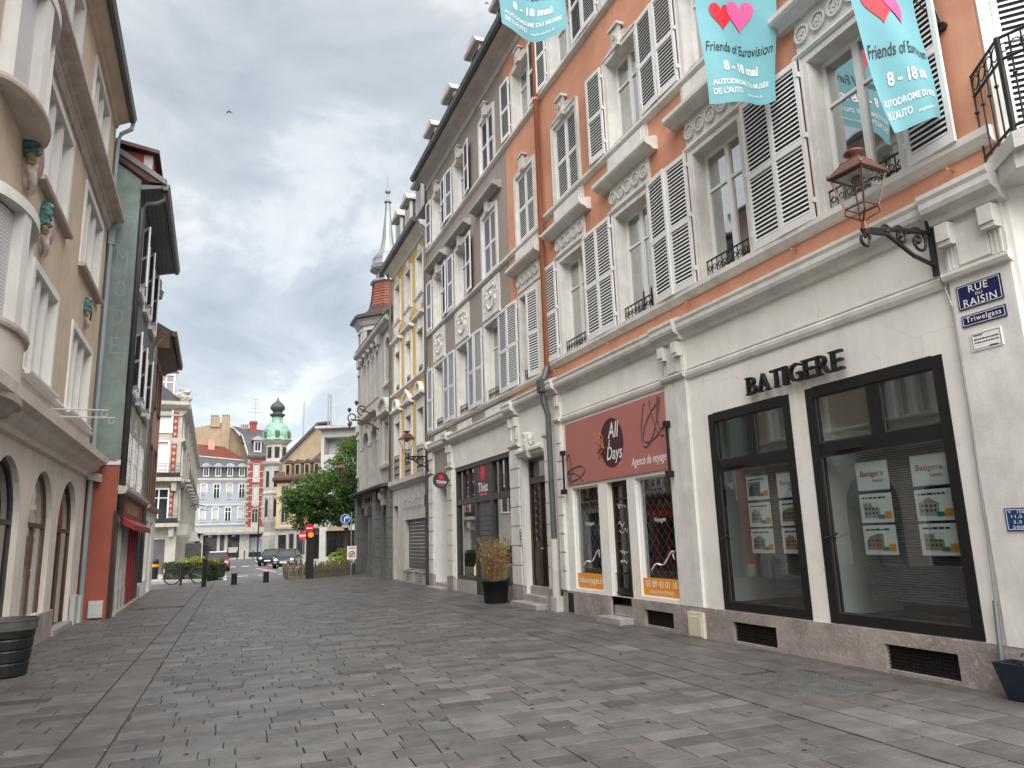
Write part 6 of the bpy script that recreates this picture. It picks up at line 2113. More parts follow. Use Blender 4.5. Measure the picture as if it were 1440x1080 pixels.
for k in range(16):                                                 # courses of tiles
    f_ = (k + .5) / 16
    a, b_ = Vector((-3.3, 116.1, 14.5)).lerp(Vector((-3.3, 121, 16.8)), f_), Vector((3.9, 116.1, 13.9)).lerp(Vector((1.0, 121, 16.4)), f_)
    part('tile_course', MB().tube([a + Vector((0, -.05, .05)), b_ + Vector((0, -.05, .05))], .07, 4), 'roof_tile', BL)
for k in range(4):
    u = -1.35 + 1.62 * k
    o = part('dormer', MB(F2).box(u - .42, u + .42, 11.3 - .1 * k * 0, 12.75, -1.2, .05), 'white_far', BL)
    boxes('dormer_window', F2, [(u - .27, u - .04, 11.55, 12.6, .05, .06), (u + .04, u + .27, 11.55, 12.6, .05, .06)], 'pane_dark', o)
    part('dormer_hood', MB(F2).prism([(u - .72, 12.75), (u + .72, 12.75), (u + .62, 13.0), (u + .2, 13.3), (u - .2, 13.3), (u - .62, 13.0)], -1.3, .35), 'zinc', o)
part('chimney', MB(F2).box(-1.35, -.4, 15.2, 17.3, -5, -4), 'render_pink', BL)
# shops
part('shop_fascia', MB(F2).box(-3.0, 7.6, 3.35, 4.0, .0, .9), 'stone_cream', BL)
part('shop_canopy', MB(F2).box(-1.3, 7.6, 3.05, 3.35, .0, 1.1), 'zinc', BL)
part('shop_back', MB(F2).box(-3.0, 7.6, GB, 3.4, -.6, -.5), 'frame_dark', BL)
for u in (-2.6, -1.5, .75, 1.75, 3.9, 4.55, 7.3):
    part('shop_pier', MB(F2).box(u - .2 if u not in (3.9, 4.55) else u - .33, u + .2 if u not in (3.9, 4.55) else u + .33, GB, 3.35, -.5, .15), 'stone_cream', BL)
for a, b_, c in ((-1.3, .55, 'pane_far'), (1.95, 3.55, 'pane_far'), (4.9, 7.1, 'paint_blue'), (.95, 1.55, 'roller_grey')):
    part('shop_window', MB(F2).box(a, b_, .45, 2.6, -.5, -.42), c, BL)
    part('shop_blind', MB(F2).box(a, b_, 2.6, 3.1, -.4, -.1), 'navy_paint', BL)
part('window_display', MB(F2).box(2.05, 3.4, .5, 1.25, -.42, -.3), 'white_far', BL)
for u in (-.4, 2.75):
    text('Joly', BL, 'print_white', F2, u, 2.85, -.08, w=.5, h=.3, left=False, bold=.03)

# --- red brick house with the big party wall behind
BK = thing('brick_house', 'red brick house with stone bands, slate mansard and a tall bare party wall', 'building', (5.5, 115, 0))
F3 = face(114.6)
ws = [(5.5, 4.7, .75, 1.9), (5.5, 7.9, .75, 2.1), (5.5, 11.3, .75, 1.9)]
part('front_wall', MB(F3).wall(4.3, 8.2, 3.9, 14.3, holes_of(ws)), 'brick_red', BK)
for i, (u, z, w_, h_) in enumerate(ws):
    plainwin(BK, F3, u, z, w_, h_, blind='white_far' if i else None, frame='stone_grey')
    part('window_apron', MB(F3).box(u - .5, u + .5, z - .8, z - .1, 0, .06), 'stone_grey', BK)
for z in (5.2, 6.2, 7.6, 8.5, 9.6, 11.0, 12.0, 13.3):
    boxes('stone_band', F3, [(4.3, 4.98, z, z + .16, 0, .05), (6.02, 8.2, z, z + .16, 0, .05)], 'plaster_taupe', BK)
for k in range(12):
    part('quoin', MB(F3).box(4.2, 4.55, 4 + .86 * k, 4.4 + .86 * k, 0, .09), 'plaster_taupe', BK)
part('eaves_cornice', MB(F3).run(4.2, 8.2, [(0, 13.9), (.3, 14.1), (.5, 14.4), (.5, 14.6), (0, 14.6)]), 'stone_dark', BK)
mn = MB()
mn.add([(4.3, 114.3, 14.5), (8.5, 114.3, 14.5), (8.5, 116.5, 17.3), (3.4, 116.5, 17.6), (8.5, 124, 19.4), (1.7, 124, 20.2)], [(0, 1, 2, 3), (3, 2, 4, 5)])
part('mansard', mn, 'roof_slate', BK)
part('verge', MB().tube([(4.25, 114.2, 14.5), (3.8, 115.3, 16.2), (3.35, 116.5, 17.7), (1.65, 124, 20.3)], .08, 6), 'white_far', BK)
o = part('dormer', MB(F3).box(5.0, 6.1, 14.9, 16.7, -1.5, .1), 'white_far', BK)
boxes('dormer_window', F3, [(5.2, 5.5, 15.2, 16.4, .1, .12), (5.6, 5.9, 15.2, 16.4, .1, .12)], 'pane_dark', o)
part('dormer_hood', MB(F3).prism([(4.7, 16.7), (6.4, 16.7), (6.1, 17.1), (5.55, 17.35), (5.0, 17.1)], -1.6, .4), 'zinc', o)
pw = MB(face(123))
pw.prism([(-5, 3), (4.2, 3), (4.6, 15), (3.6, 18.0), (2.2, 19.6), (.4, 20.5), (-3.6, 19.6), (-5, 18.9)], -3, 0)
part('party_wall', pw, 'render_tan', BK)
for a, b_, z0, z1 in ((-1.2, .2, 19.8, 21.4), (.45, 1.7, 16.0, 21.5), (3.3, 4.4, 17.3, 20.0)):
    part('chimney', MB(face(123)).box(a, b_, z0, z1, -1.5, .25), 'render_tan', BK)
    for k in range(4):
        part('chimney_pot', MB().lathe((a + .15 + .3 * k, 123.3, z1), [(.1, 0), (.1, .35)], 6), 'roof_brown', BK)
part('brick_chimney', MB(face(121)).box(4.6, 5.6, 18.0, 20.6, -1, 0).box(4.5, 5.7, 20.2, 20.5, -1.1, .1), 'brick_red', BK)
an = MB().tube([(5.3, 121, 20.5), (5.3, 121, 24.2)], .035, 5)
for z, l_ in ((24.0, .35), (23.3, .4), (22.6, .45), (21.9, 1.2)):
    an.tube([(5.3 - l_, 121, z), (5.3 + l_, 121, z + .1)], .025, 4)
solo('tv_antenna', an, 'zinc', 'tall television antenna on the red brick chimney', 'antenna', (5.3, 121, 20.5))

# --- corner tower with green dome
TW = thing('dome_tower', 'stone corner oriel tower crowned by a green copper dome and onion finial', 'tower', (7.0, 99, 0))
c = (7.1, 99.0)
part('tower_body', MB().lathe((*c, 0), [(1.15, 3.0), (1.3, 3.6), (1.55, 4.3), (1.55, 7.6), (1.68, 7.75), (1.68, 7.95), (1.5, 8.1), (1.5, 11.2), (1.9, 11.55), (2.0, 11.8), (1.5, 11.9)], 8, a0=rad(22.5)), 'stone_grey', TW)
part('tower_belfry', MB().lathe((*c, 0), [(1.35, 11.85), (1.35, 14.0), (1.6, 14.2), (1.95, 14.55), (1.95, 14.65)], 8, a0=rad(22.5)), 'stone_grey', TW)
part('tower_foot', MB().lathe((*c, 0), [(1.5, GB), (1.5, 2.6), (1.2, 3.0)], 8, a0=rad(22.5)), 'stone_grey', TW)
for k in range(8):
    t_ = rad(45 * k)
    if math.sin(t_) > .3:
        continue
    fr_ = Frame((c[0] + 1.40 * math.cos(t_), c[1] + 1.40 * math.sin(t_), 0), (-math.sin(t_), math.cos(t_), 0), (math.cos(t_), math.sin(t_), 0))
    boxes('tower_window', fr_, [(-.22, .22, 4.9, 7.0, .03, .06), (-.25, .25, 8.6, 10.6, -.01, .02)], 'pane_dark', TW)
    boxes('tower_trim', fr_, [(-.4, -.25, 4.6, 7.2, .0, .14), (.25, .4, 4.6, 7.2, .0, .14), (-.4, -.28, 8.4, 10.8, -.02, .08), (.28, .4, 8.4, 10.8, -.02, .08), (-.45, .45, 7.2, 7.35, .0, .16)], 'stone_grey', TW)
    part('belfry_opening', MB(fr_).box(-.3, .3, 12.3, 13.7, -.15, -.12), 'pane_dark', TW)
part('dome', MB().lathe((*c, 0), [(1.95, 14.6), (2.0, 14.7), (1.75, 14.75), (1.82, 15.1), (1.8, 15.5), (1.62, 16.0), (1.25, 16.55), (.95, 16.85), (.74, 16.95), (.68, 17.0), (.66, 17.75)], 16), 'verdigris', TW, smooth=True)
part('dome_collar', MB().lathe((*c, 0), [(.66, 17.7), (.95, 17.95), (.98, 18.1), (.7, 18.2), (.55, 18.35)], 16), 'roof_slate', TW)
part('dome_finial', MB().lathe((*c, 0), [(.5, 18.3), (.6, 18.45), (.92, 18.8), (.94, 19.05), (.75, 19.4), (.4, 19.7), (.15, 19.95), (.03, 20.4)], 16), 'roof_slate', TW, smooth=True)
for a in (-1.2, -2.1, -.3):
    part('dome_oculus', MB().lathe((c[0] + 1.66 * math.cos(a - .4), c[1] + 1.66 * math.sin(a - .4), 15.4), [(.02, -.45), (.3, -.4), (.34, .2), (.2, .45)], 8), 'zinc_dark', TW)
wg = Frame((8.5, 98.0, 0), (.5, -.87, 0), (-.87, -.5, 0))
part('tower_wing', MB(wg).wall(0, 14, GB, 12, []), 'stone_grey', TW)
part('wing_roof', MB(wg).run(0, 14, [(.3, 12), (-1.0, 14.2), (-1.0, 12)]), 'zinc', TW)
for k in range(3):
    plainwin(TW, wg, 1.0 + 1.5 * k, 8.6, .7, 1.8)

# --- warm yellow house on the right of the junction
WH = thing('ochre_house', 'ochre plastered house with brown eaves and shopfronts behind the tree', 'building', (9, 84, 0))
F5 = Frame((6.5, 88, 0), (.86, -.5, 0), (-.5, -.86, 0))
ws = []
for k in range(5):
    ws += [(1.0 + 1.75 * k, 6.2, .72, 1.75), (1.0 + 1.75 * k, 3.9, .72, 1.7)]
part('front_wall', MB(F5).wall(0, 9.5, 3.2, 8.7, holes_of(ws)), 'paint_warm', WH)
for u, z, w_, h_ in ws:
    plainwin(WH, F5, u, z, w_, h_, frame='stone_grey')
part('eaves', MB(F5).run(-.3, 9.6, [(0, 8.3), (.3, 8.45), (.6, 8.6), (.6, 8.85), (0, 8.85)]), 'roof_brown', WH)
part('roof_skirt', MB(F5).run(-.3, 9.6, [(.6, 8.85), (-.5, 9.6), (-.5, 8.85)]), 'roof_brown', WH)
part('main_roof', MB(F5).P([(3.0, 10.3, -.8), (9.6, 10.3, -.8), (9.6, 14.5, -4.5), (5.6, 14.2, -4.5)], [(0, 1, 2, 3)]), 'roof_brown', WH)
for k in range(4):
    u = 1.3 + 1.15 * k
    o = part('dormer', MB(F5).box(u - .35, u + .35, 9.0, 10.5, -1.5, .1), 'render_tan', WH)
    part('dormer_gable', MB(F5).prism([(u - .48, 10.5), (u + .48, 10.5), (u, 10.95)], -1.5, .2), 'roof_brown', o)
    part('dormer_window', MB(F5).box(u - .2, u + .2, 9.25, 10.3, .1, .12), 'pane_dark', o)
part('shop_wall', MB(F5).wall(0, 3.8, GB, 3.2, [(.3, 1.3, .3, 2.5, .2), (1.6, 2.2, GB, 2.6, .2), (2.5, 3.5, .3, 2.5, .2)]), 'stone_grey', WH)
boxes('shop_window', F5, [(.3, 1.3, .3, 2.5, -.2, -.18), (2.5, 3.5, .3, 2.5, -.2, -.18), (1.6, 2.2, GB, 2.6, -.2, -.18)], 'pane_far', WH)
part('shop_wall', MB(F5).wall(3.8, 9.5, GB, 3.2, [(4.6, 5.4, GB, 2.4, .2), (5.8, 7.2, .2, 2.3, .2)]), 'frame_charcoal', WH, label='black painted shopfront')
part('shop_window', MB(F5).box(5.8, 7.2, .2, 2.3, -.2, -.18), 'box_grey', WH)
part('shop_door', MB(F5).box(4.6, 5.4, GB, 2.4, -.2, -.18), 'pane_dark', WH)
part('shop_cornice', MB(F5).run(0, 9.5, [(0, 3.05), (.3, 3.15), (.35, 3.35), (0, 3.4)]), 'stone_grey', WH)
dashes(WH, F5, 6.4, 2.7, .004, 1.3, .16, 'print_white', 9, 5)
# tall gable behind
GW = thing('gable_house', 'tall house showing a bare tan gable wall above the ochre roof', 'building', (11, 93, 0))
part('gable_wall', MB(face(92)).prism([(7.2, 4), (16, 4), (16, 15.6), (12.4, 15.9), (11.4, 15.8), (7.4, 11.4)], -8, 0), 'render_tan', GW)
part('roof_edge', MB().tube([(7.1, 91.8, 11.2), (11.4, 91.8, 15.9), (13, 91.8, 16.1)], .22, 6), 'roof_slate', GW)
solo('roof_mast', MB().tube([(10.1, 96, 12), (10.1, 96, 19.3)], .07, 5), 'zinc', 'slender grey mast standing between green dome and tan gable', 'mast', (10.1, 96, 12))
for i, x in enumerate((12.35, 12.65)):
    solo('flue_pipe', MB().tube([(x, 90, 14), (x, 90, 19.3)], .09, 8), 'zinc', 'tall steel flue pipe above the gable roof, %s of a pair' % ('left', 'right')[i], 'flue', (x, 90, 14), 'pair of steel flue pipes')
# white modern block
MW = thing('modern_block', 'white modern apartment block with a recessed balcony behind the tree', 'building', (13, 72, 0))
F6 = Frame((9.4, 73, 0), (.9, -.43, 0), (-.43, -.9, 0))
part('wall', MB(F6).wall(0, 9, GB, 12.4, [(.3, 8.6, 9.9, 11.6, 1.4), (.3, 8.6, 6.4, 8.2, 1.4), (.6, 8.6, .2, 2.6, .4)]), 'white_far', MW)
boxes('balcony_back', F6, [(.3, 8.6, 9.9, 11.6, -1.45, -1.4), (.3, 8.6, 6.4, 8.2, -1.45, -1.4)], 'white_far', MW)
boxes('window', F6, [(2.2, 3.6, 10.0, 11.4, -1.4, -1.36), (4.2, 6.0, 10.0, 11.4, -1.4, -1.36), (2.2, 6.0, 6.5, 8.0, -1.4, -1.36)], 'pane_far', MW)
part('roof_slab', MB(F6).box(-.4, 9.4, 12.4, 12.65, -6, .8), 'stone_grey', MW)
part('side_wall', MB(Frame((9.4, 73, 0), (.43, .9, 0), (-.9, .43, 0))).wall(0, 8, GB, 12.4, []), 'white_far', MW)
part('shop_front', MB(F6).box(.6, 8.6, .2, 2.6, -.4, -.36), 'pane_dark', MW)
part('shop_sign', MB(F6).box(.8, 3, 2.6, 3.0, 0, .1), 'render_tan', MW)
# houses that close off the side streets
SH = thing('side_street_house', 'grey house glimpsed across the side street behind the turret', 'building', (16, 50, 0))
part('wall', MB(face(56)).wall(13, 26, GB, 11, [(15, 16, 4, 6, .2), (18, 19, 4, 6, .2)]), 'stone_grey', SH)
part('roof', MB(face(56)).run(13, 26, [(.4, 11), (-4, 14), (-4, 11)]), 'roof_slate', SH)
SL = thing('side_street_house', 'cream house across the left side street beyond the bicycle', 'building', (-12, 50, 0))
part('wall', MB(face(50.3)).wall(-18, -6.7, GB, 10, [(-9.5, -8.5, 4, 6, .2), (-13, -12, 4, 6, .2)]), 'plaster_cream', SL)
part('roof', MB(face(50.3)).run(-18, -6.7, [(.4, 10), (-4, 13), (-4, 10)]), 'roof_tile', SL)

# ================================================================ wall lanterns
def lantern(lab, wall, lamp, s=1.0):
    """old street lantern on a scrolled bracket; wall and lamp are world points"""
    wall, lamp = Vector(wall), Vector(lamp)
    t_ = thing('wall_lantern', lab, 'lantern', wall)
    ar = Vector((lamp.x - wall.x, lamp.y - wall.y, 0))
    L_ = ar.length
    ar.normalize()
    b = MB()
    pw_ = wall + ar * .03
    sd_ = Vector((-ar.y, ar.x, 0)) * .03
    pts = []
    for q in (-1, 1):
        for z in (-.48, .16):
            pts.append(pw_ + sd_ * q + Vector((0, 0, z)))
    b.add([pts[0], pts[1], pts[3], pts[2]] + [p + ar * .03 for p in (pts[0], pts[1], pts[3], pts[2])], [(0, 1, 2, 3), (4, 5, 6, 7), (0, 4, 5, 1), (1, 5, 6, 2), (2, 6, 7, 3), (3, 7, 4, 0)])
    top0, top1 = wall + ar * .05 + Vector((0, 0, .0)), Vector((lamp.x, lamp.y, lamp.z - .06))
    b.tube([top0, top0.lerp(top1, .5) + Vector((0, 0, .02)), top1], .026, 6)
    b.tube([wall + ar * .06 + Vector((0, 0, -.36)), wall + ar * (L_ * .35) + Vector((0, 0, -.30)), wall + ar * (L_ * .7) + Vector((0, 0, -.13)), top1 + Vector((0, 0, -.02))], .024, 6)
    for f_, r in ((.24, .16), (.50, .11), (.70, .07)):
        c = wall + ar * (L_ * f_) + Vector((0, 0, -.14 + .06 * f_))
        b.tube(curl(c, r, r * .22, .4, 9.2, ar, (0, 0, 1), 26), .016, 5)
        b.lathe(c, [(.005, -.04), (.035, 0), (.005, .04)], 7, axis=0)
    c = lamp + ar * .02 + Vector((0, 0, -.16))
    b.tube(curl(c, .10, .03, 1.2, 9, ar, (0, 0, 1), 20), .018, 5)
    part('bracket', b, 'iron', t_)
    x, y, z = lamp
    a0 = math.atan2(ar.y, ar.x) + math.pi / 4
    fm = MB()
    k4 = [Vector((math.cos(a0 + math.pi / 2 * k), math.sin(a0 + math.pi / 2 * k), 0)) for k in range(4)]
    rb, rt, hb, ht = .165 * s, .275 * s, .19 * s, .56 * s
    for k in range(4):
        fm.tube([lamp + k4[k] * rb + Vector((0, 0, hb)), lamp + k4[k] * rt + Vector((0, 0, ht))], .011 * s, 4)
        fm.tube([lamp + k4[k] * rb + Vector((0, 0, hb)), lamp + k4[(k + 1) % 4] * rb + Vector((0, 0, hb))], .011 * s, 4)
        fm.tube([lamp + k4[k] * rt + Vector((0, 0, ht)), lamp + k4[(k + 1) % 4] * rt + Vector((0, 0, ht))], .014 * s, 4)
        fm.tube([lamp + k4[k] * rb + Vector((0, 0, hb)), lamp + k4[k] * rb * 1.05 + Vector((0, 0, .11)), lamp + k4[k] * rb * .35 + Vector((0, 0, .06)), lamp + Vector((0, 0, .02))], .012 * s, 4)
        fm.lathe(lamp + k4[k] * (rt + .02) + Vector((0, 0, ht + .03)), [(.004, -.02), (.014, 0), (.004, .03)], 5)
    fm.lathe(lamp, [(.02, -.10), (.045, -.06), (.03, -.01), (.02, .05)], 8)
    part('lamp_frame', fm, 'copper_paint', t_)
    gl = MB()
    for k in range(4):
        p, q = k4[k], k4[(k + 1) % 4]
        gl.add([lamp + p * rb * .96 + Vector((0, 0, hb)), lamp + q * rb * .96 + Vector((0, 0, hb)), lamp + q * rt * .96 + Vector((0, 0, ht)), lamp + p * rt * .96 + Vector((0, 0, ht))], [(0, 1, 2, 3)])
    part('lamp_glass', gl, 'lamp_glass', t_)
    rf_ = MB().lathe(lamp, [(rt + .035, ht), (rt + .035, ht + .015), (rt * .62, ht + .15 * s), (rt * .60, ht + .17 * s), (rt * .42, ht + .19 * s)], 4, a0=a0)
    part('lamp_roof', rf_, 'copper_paint', t_)
    part('lamp_chimney', MB().lathe(lamp, [(rt * .24, ht + .16 * s), (rt * .24, ht + .23 * s), (rt * .42, ht + .26 * s), (rt * .40, ht + .285 * s), (.01, ht + .30 * s)], 12), 'copper_paint', t_, smooth=True)
    part('reflector', MB().lathe(lamp, [(rt * .8, ht - .012), (rt * .8, ht - .006)], 4, a0=a0), 'box_grey', t_)
    part('burner', MB().lathe(lamp, [(.03, ht - .10 * s), (.075 * s, ht - .06 * s), (.06 * s, ht - .012)], 8), 'cast_iron', t_)
    return t_


lantern('copper red wall lantern on scrolled black bracket above the estate agency', (6.92, 5.05, 4.58), (5.83, 4.95, 4.50), .92)
lantern('wall lantern with red roof on the pipe between taupe and yellow facades', (6.86, 24.85, 4.40), (6.07, 24.7, 4.42), 1.0)
lantern('distant wall lantern against the tree on the turret corner', (6.93, 38.4, 4.66), (5.96, 38.4, 4.70), 1.05)

# ================================================================ banners
def banner(lab, y, BL_, BR_, TL_, TR_, wall_pt, wave, seed, curve=0.0):
    t_ = thing('festival_banner', lab, 'banner', wall_pt, 'festival banners on poles')
    H = (Vector(TL_) - Vector(BL_)).length
    W = (Vector(TR_) - Vector(TL_)).length

    def P(s, v):
        b = Vector(BL_).lerp(Vector(BR_), s)
        t = Vector(TL_).lerp(Vector(TR_), s)
        q = b.lerp(t, v)
        dz = -curve * (1 - v) * (4 * s * (1 - s))
        yy = y + wave * math.sin(s * 7 + seed + v * 2.2) * (1.15 - .7 * v) + wave * .6 * math.sin(v * 6 + s * 3 + seed * 2) - .22 * wave * 4 * abs(s - .5) * (1 - v)
        return Vector((q.x, yy, q.y + dz))
    nx, nv = 26, 34
    m_ = MB()
    m_.v = [P(i / nx, j / nv) for j in range(nv + 1) for i in range(nx + 1)]
    m_.f = [(j * (nx + 1) + i, j * (nx + 1) + i + 1, (j + 1) * (nx + 1) + i + 1, (j + 1) * (nx + 1) + i) for j in range(nv) for i in range(nx)]
    part('cloth', m_, 'cloth_teal', t_, smooth=True)
    off = Vector((0, -.007, 0))

    def put(s_, mat, sc_, vc, w, h, shear=0.0, bold=.015):
        text(s_, t_, mat, WORLD, 0, 0, 0, w=w, h=h, shear=shear, bold=bold, name='print', bend=lambda x, yq: P(min(.985, max(.015, sc_ + x / W)), vc + yq / H) + off)
    put('mplusinfo.fr', 'print_white', .66, .055, W * .34, .055, bold=0)
    put("DE L'AUTO", 'print_white', .24, .075, W * .36, .085)
    put('AUTODROME DU MUSÉE', 'print_white', .49, .135, W * .86, .095)
    put('8 - 18 mai', 'print_white', .50, .235, W * .58, .15, bold=.03)
    put('Friends of Eurovision', 'print_black', .50, .365, W * .93, .15, shear=.25, bold=.005)
    for sc_, vc, mt, sz in ((.30, .58, 'print_red', .24), (.56, .60, 'print_pink', .27)):
        hp = []
        for k in range(40):
            q = 2 * math.pi * k / 40
            hp.append((.0585 * 16 * math.sin(q) ** 3, .0585 * (13 * math.cos(q) - 5 * math.cos(2 * q) - 2 * math.cos(3 * q) - math.cos(4 * q))))
        hm = MB()
        o2 = off * (1 if mt == 'print_red' else 1.6)
        rings = [1.0, .66, .33]
        for r in rings:
            hm.v += [P(sc_ + x * r * sz / W, vc + z_ * r * sz / H) + o2 for x, z_ in hp]
        hm.v.append(P(sc_, vc) + o2)
        for r in range(2):
            hm.f += [(r * 40 + i, r * 40 + (i + 1) % 40, (r + 1) * 40 + (i + 1) % 40, (r + 1) * 40 + i) for i in range(40)]
        hm.f += [(80 + i, 80 + (i + 1) % 40, 120) for i in range(40)]
        part('heart', hm, mt, t_)
    wp = Vector(wall_pt)
    tl, tr = P(0, 1), P(1, 1)
    part('pole', MB().tube([wp, tr, tl + (tl - tr) * .04], .016, 7), 'zinc_dark', t_)
    part('stay', MB().tube([wp + Vector((.0, 0, -.02)), P(1, .72)], .008, 5), 'iron', t_)
    part('socket', MB().lathe(wp, [(.05, -.03), (.05, .03)], 8, axis=0), 'iron', t_)
    return t_


banner('teal festival banner with two hearts hanging beside the lantern, rightmost of three', 4.68, (6.13, 5.42), (6.83, 5.72), (5.50, 7.75), (6.70, 7.70), (6.96, 4.60, 6.75), .06, .4)
banner('teal festival banner with two hearts between two first floor windows, middle of three', 6.8, (5.62, 6.90), (6.74, 7.20), (5.50, 9.15), (6.90, 9.40), (6.96, 6.8, 9.25), .06, 2.0, .06)
banner('teal festival banner curling in front of the third floor, leftmost of three', 11.0, (4.50, 10.84), (5.78, 10.98), (4.25, 13.1), (5.95, 13.3), (6.96, 11.0, 12.6), .07, 4.0, .22)

# ================================================================ pots, covers and small street things
bn = thing('waste_bin', 'black ribbed waste bin with a pale grey rim beside the left arcade', 'bin', (-2.52, 12.0, 0))
part('bin_body', MB().lathe((-2.52, 12.0, 0), [(.28, 0), (.30, .02), (.315, .16), (.305, .18), (.322, .20), (.33, .32), (.32, .34), (.337, .36), (.345, .46), (.335, .48), (.352, .50), (.36, .60)], 28), 'black_plastic', bn, smooth=False)
part('bin_rim', MB().lathe((-2.52, 12.0, 0), [(.362, .58), (.375, .59), (.378, .70), (.39, .71), (.39, .73), (.36, .73), (.35, .66), (.0, .62)], 28, caps=False), 'cast_iron', bn)
pt = thing('planter_box', 'dark navy tapered planter at the corner of the estate agency', 'planter', (6.8, 4.5, 0))
pm = MB()
b0 = [(6.74, 4.10), (6.90, 4.10), (6.90, 4.90), (6.74, 4.90)]
b1 = [(6.66, 4.02), (6.92, 4.02), (6.92, 4.95), (6.66, 4.95)]
b2 = [(6.68, 4.04), (6.91, 4.04), (6.91, 4.93), (6.68, 4.93)]
pm.add([(x, y, 0) for x, y in b0] + [(x, y, .33) for x, y in b1] + [(x, y, .33) for x, y in b2] + [(x, y, .26) for x, y in b2],
       [(0, 1, 2, 3)] + [(i, (i + 1) % 4, 4 + (i + 1) % 4, 4 + i) for i in range(4)] + [(4 + i, 4 + (i + 1) % 4, 8 + (i + 1) % 4, 8 + i) for i in range(4)] + [(8 + i, 8 + (i + 1) % 4, 12 + (i + 1) % 4, 12 + i) for i in range(4)] + [(12, 13, 14, 15)])
part('trough', pm, 'navy_paint', pt)
pf = MB()
rq = random.Random(9)
for k in range(90):
    c_ = Vector((rq.uniform(6.72, 6.88), rq.uniform(4.1, 4.75), .27 + rq.uniform(0, .14)))
    e1 = Vector((rq.gauss(0, .03), rq.gauss(0, .03), rq.gauss(0, .03)))
    e2 = Vector((rq.gauss(0, .02), rq.gauss(0, .02), rq.gauss(0, .02)))
    pf.add([c_ - e1, c_ + e2, c_ + e1, c_ - e2], [(0, 1, 2, 3)])
    pf.c += [(rq.random(),) * 3] * 4
part('leaves', pf, 'leaf_hedge', pt, kind='stuff')


def cover(lab, x0, x1, y0, y1, split=2, name='cellar_hatch'):
    t_ = thing(name, lab, 'cover', ((x0 + x1) / 2, (y0 + y1) / 2, 0))
    n = split
    for k in range(n):
        a, b_ = y0 + (y1 - y0) * k / n, y0 + (y1 - y0) * (k + 1) / n
        m_ = MB().box(x0, x1, -.03, .0, a + .006, b_ - .006)
        nx, ny = int((x1 - x0) / .045), int((b_ - a) / .045)
        for i in range(nx):
            for j in range(ny):
                cx, cy = x0 + (x1 - x0) * (i + .5) / nx, a + (b_ - a) * (j + .5) / ny
                if (i // 5 + j // 5) % 2:
                    dx, dy = .017, .006
                else:
                    dx, dy = .006, .017
                m_.add([(cx - dx, cy - dy, .0), (cx + dx, cy - dy, .0), (cx + dx, cy + dy, .0), (cx - dx, cy + dy, .0), (cx, cy, .005)], [(0, 1, 4), (1, 2, 4), (2, 3, 4), (3, 0, 4)])
        part('hatch_plate', m_, 'cast_iron', t_)
    return t_


cover('studded cast iron cellar hatch in the pavement before the estate agency', 5.42, 6.28, 5.74, 7.00)
cover('dark iron cover set into the left pavement by the green house', -1.60, -.80, 22.32, 22.72, 1)
cover('dark iron cover in the paving before the yellow house', 4.08, 5.08, 23.82, 24.18, 1)
# two small posts and one tall post
for lab, x, y, red in (('low black rising bollard with plain grey cap, left of the pair', .88, 33.0, False), ('low black rising bollard with glowing red cap, right of the pair', 2.16, 33.6, True)):
    t_ = thing('bollard', lab, 'bollard', (x, y, 0), 'rising bollards closing the street')
    part('post', MB().lathe((x, y, 0), [(.13, 0), (.13, .02), (.115, .02), (.115, .44)], 18), 'black_metal', t_, smooth=False)
    part('cap', MB().lathe((x, y, 0), [(.118, .44), (.118, .475), (.09, .49)], 18), emit('cap_red', (.9, .05, .12), .2) if red else 'zinc', t_)
    part('ground_ring', MB().lathe((x, y, 0), [(.19, -.01), (.19, .006), (.13, .006)], 18, caps=False), 'cast_iron', t_)
solo('bollard', MB().lathe((-.26, 32.48, 0), [(.10, 0), (.09, .03), (.085, 1.02), (.092, 1.03), (.092, 1.07), (.07, 1.10)], 14), 'black_metal', 'tall slim black post in front of the hedge', 'bollard', (-.26, 32.48, 0))
# access control pillar with its red signal
ap = thing('access_pillar', 'black access control pillar with a lit red signal by the paling fence', 'traffic light', (4.09, 34.85, 0))
part('pillar', MB().box(3.93, 4.25, 0, 1.72, 34.72, 35.0), 'black_metal', ap)
part('signal_head', MB().box(3.90, 4.28, 1.72, 2.14, 34.70, 35.0).lathe((4.09, 34.85, 2.14), [(.19, 0), (.17, .06), (.08, .1)], 12), 'black_metal', ap)
part('signal_lens', MB().lathe((4.09, 34.69, 1.93), [(.12, .0), (.10, -.02), (.0, -.03)], 16, axis=1), emit('signal_red', (1.0, .07, .012), .9), ap)
part('signal_visor', MB().lathe((4.09, 34.69, 1.93), [(.135, .01), (.135, -.09)], 16, axis=1, caps=False), 'black_metal', ap)
ne = thing('no_entry_sign', 'round red no entry sign on the access pillar', 'sign', (4.05, 34.66, 2.15))
NF = Frame((0, 34.66, 0), (1, 0, 0), (0, -1, 0))
part('disc', MB(NF).disc(4.02, 2.22, .20, -.01, .0, 20), 'print_red', ne)
part('bar', MB(NF).box(3.89, 4.15, 2.195, 2.245, .0, .004), 'print_white', ne)
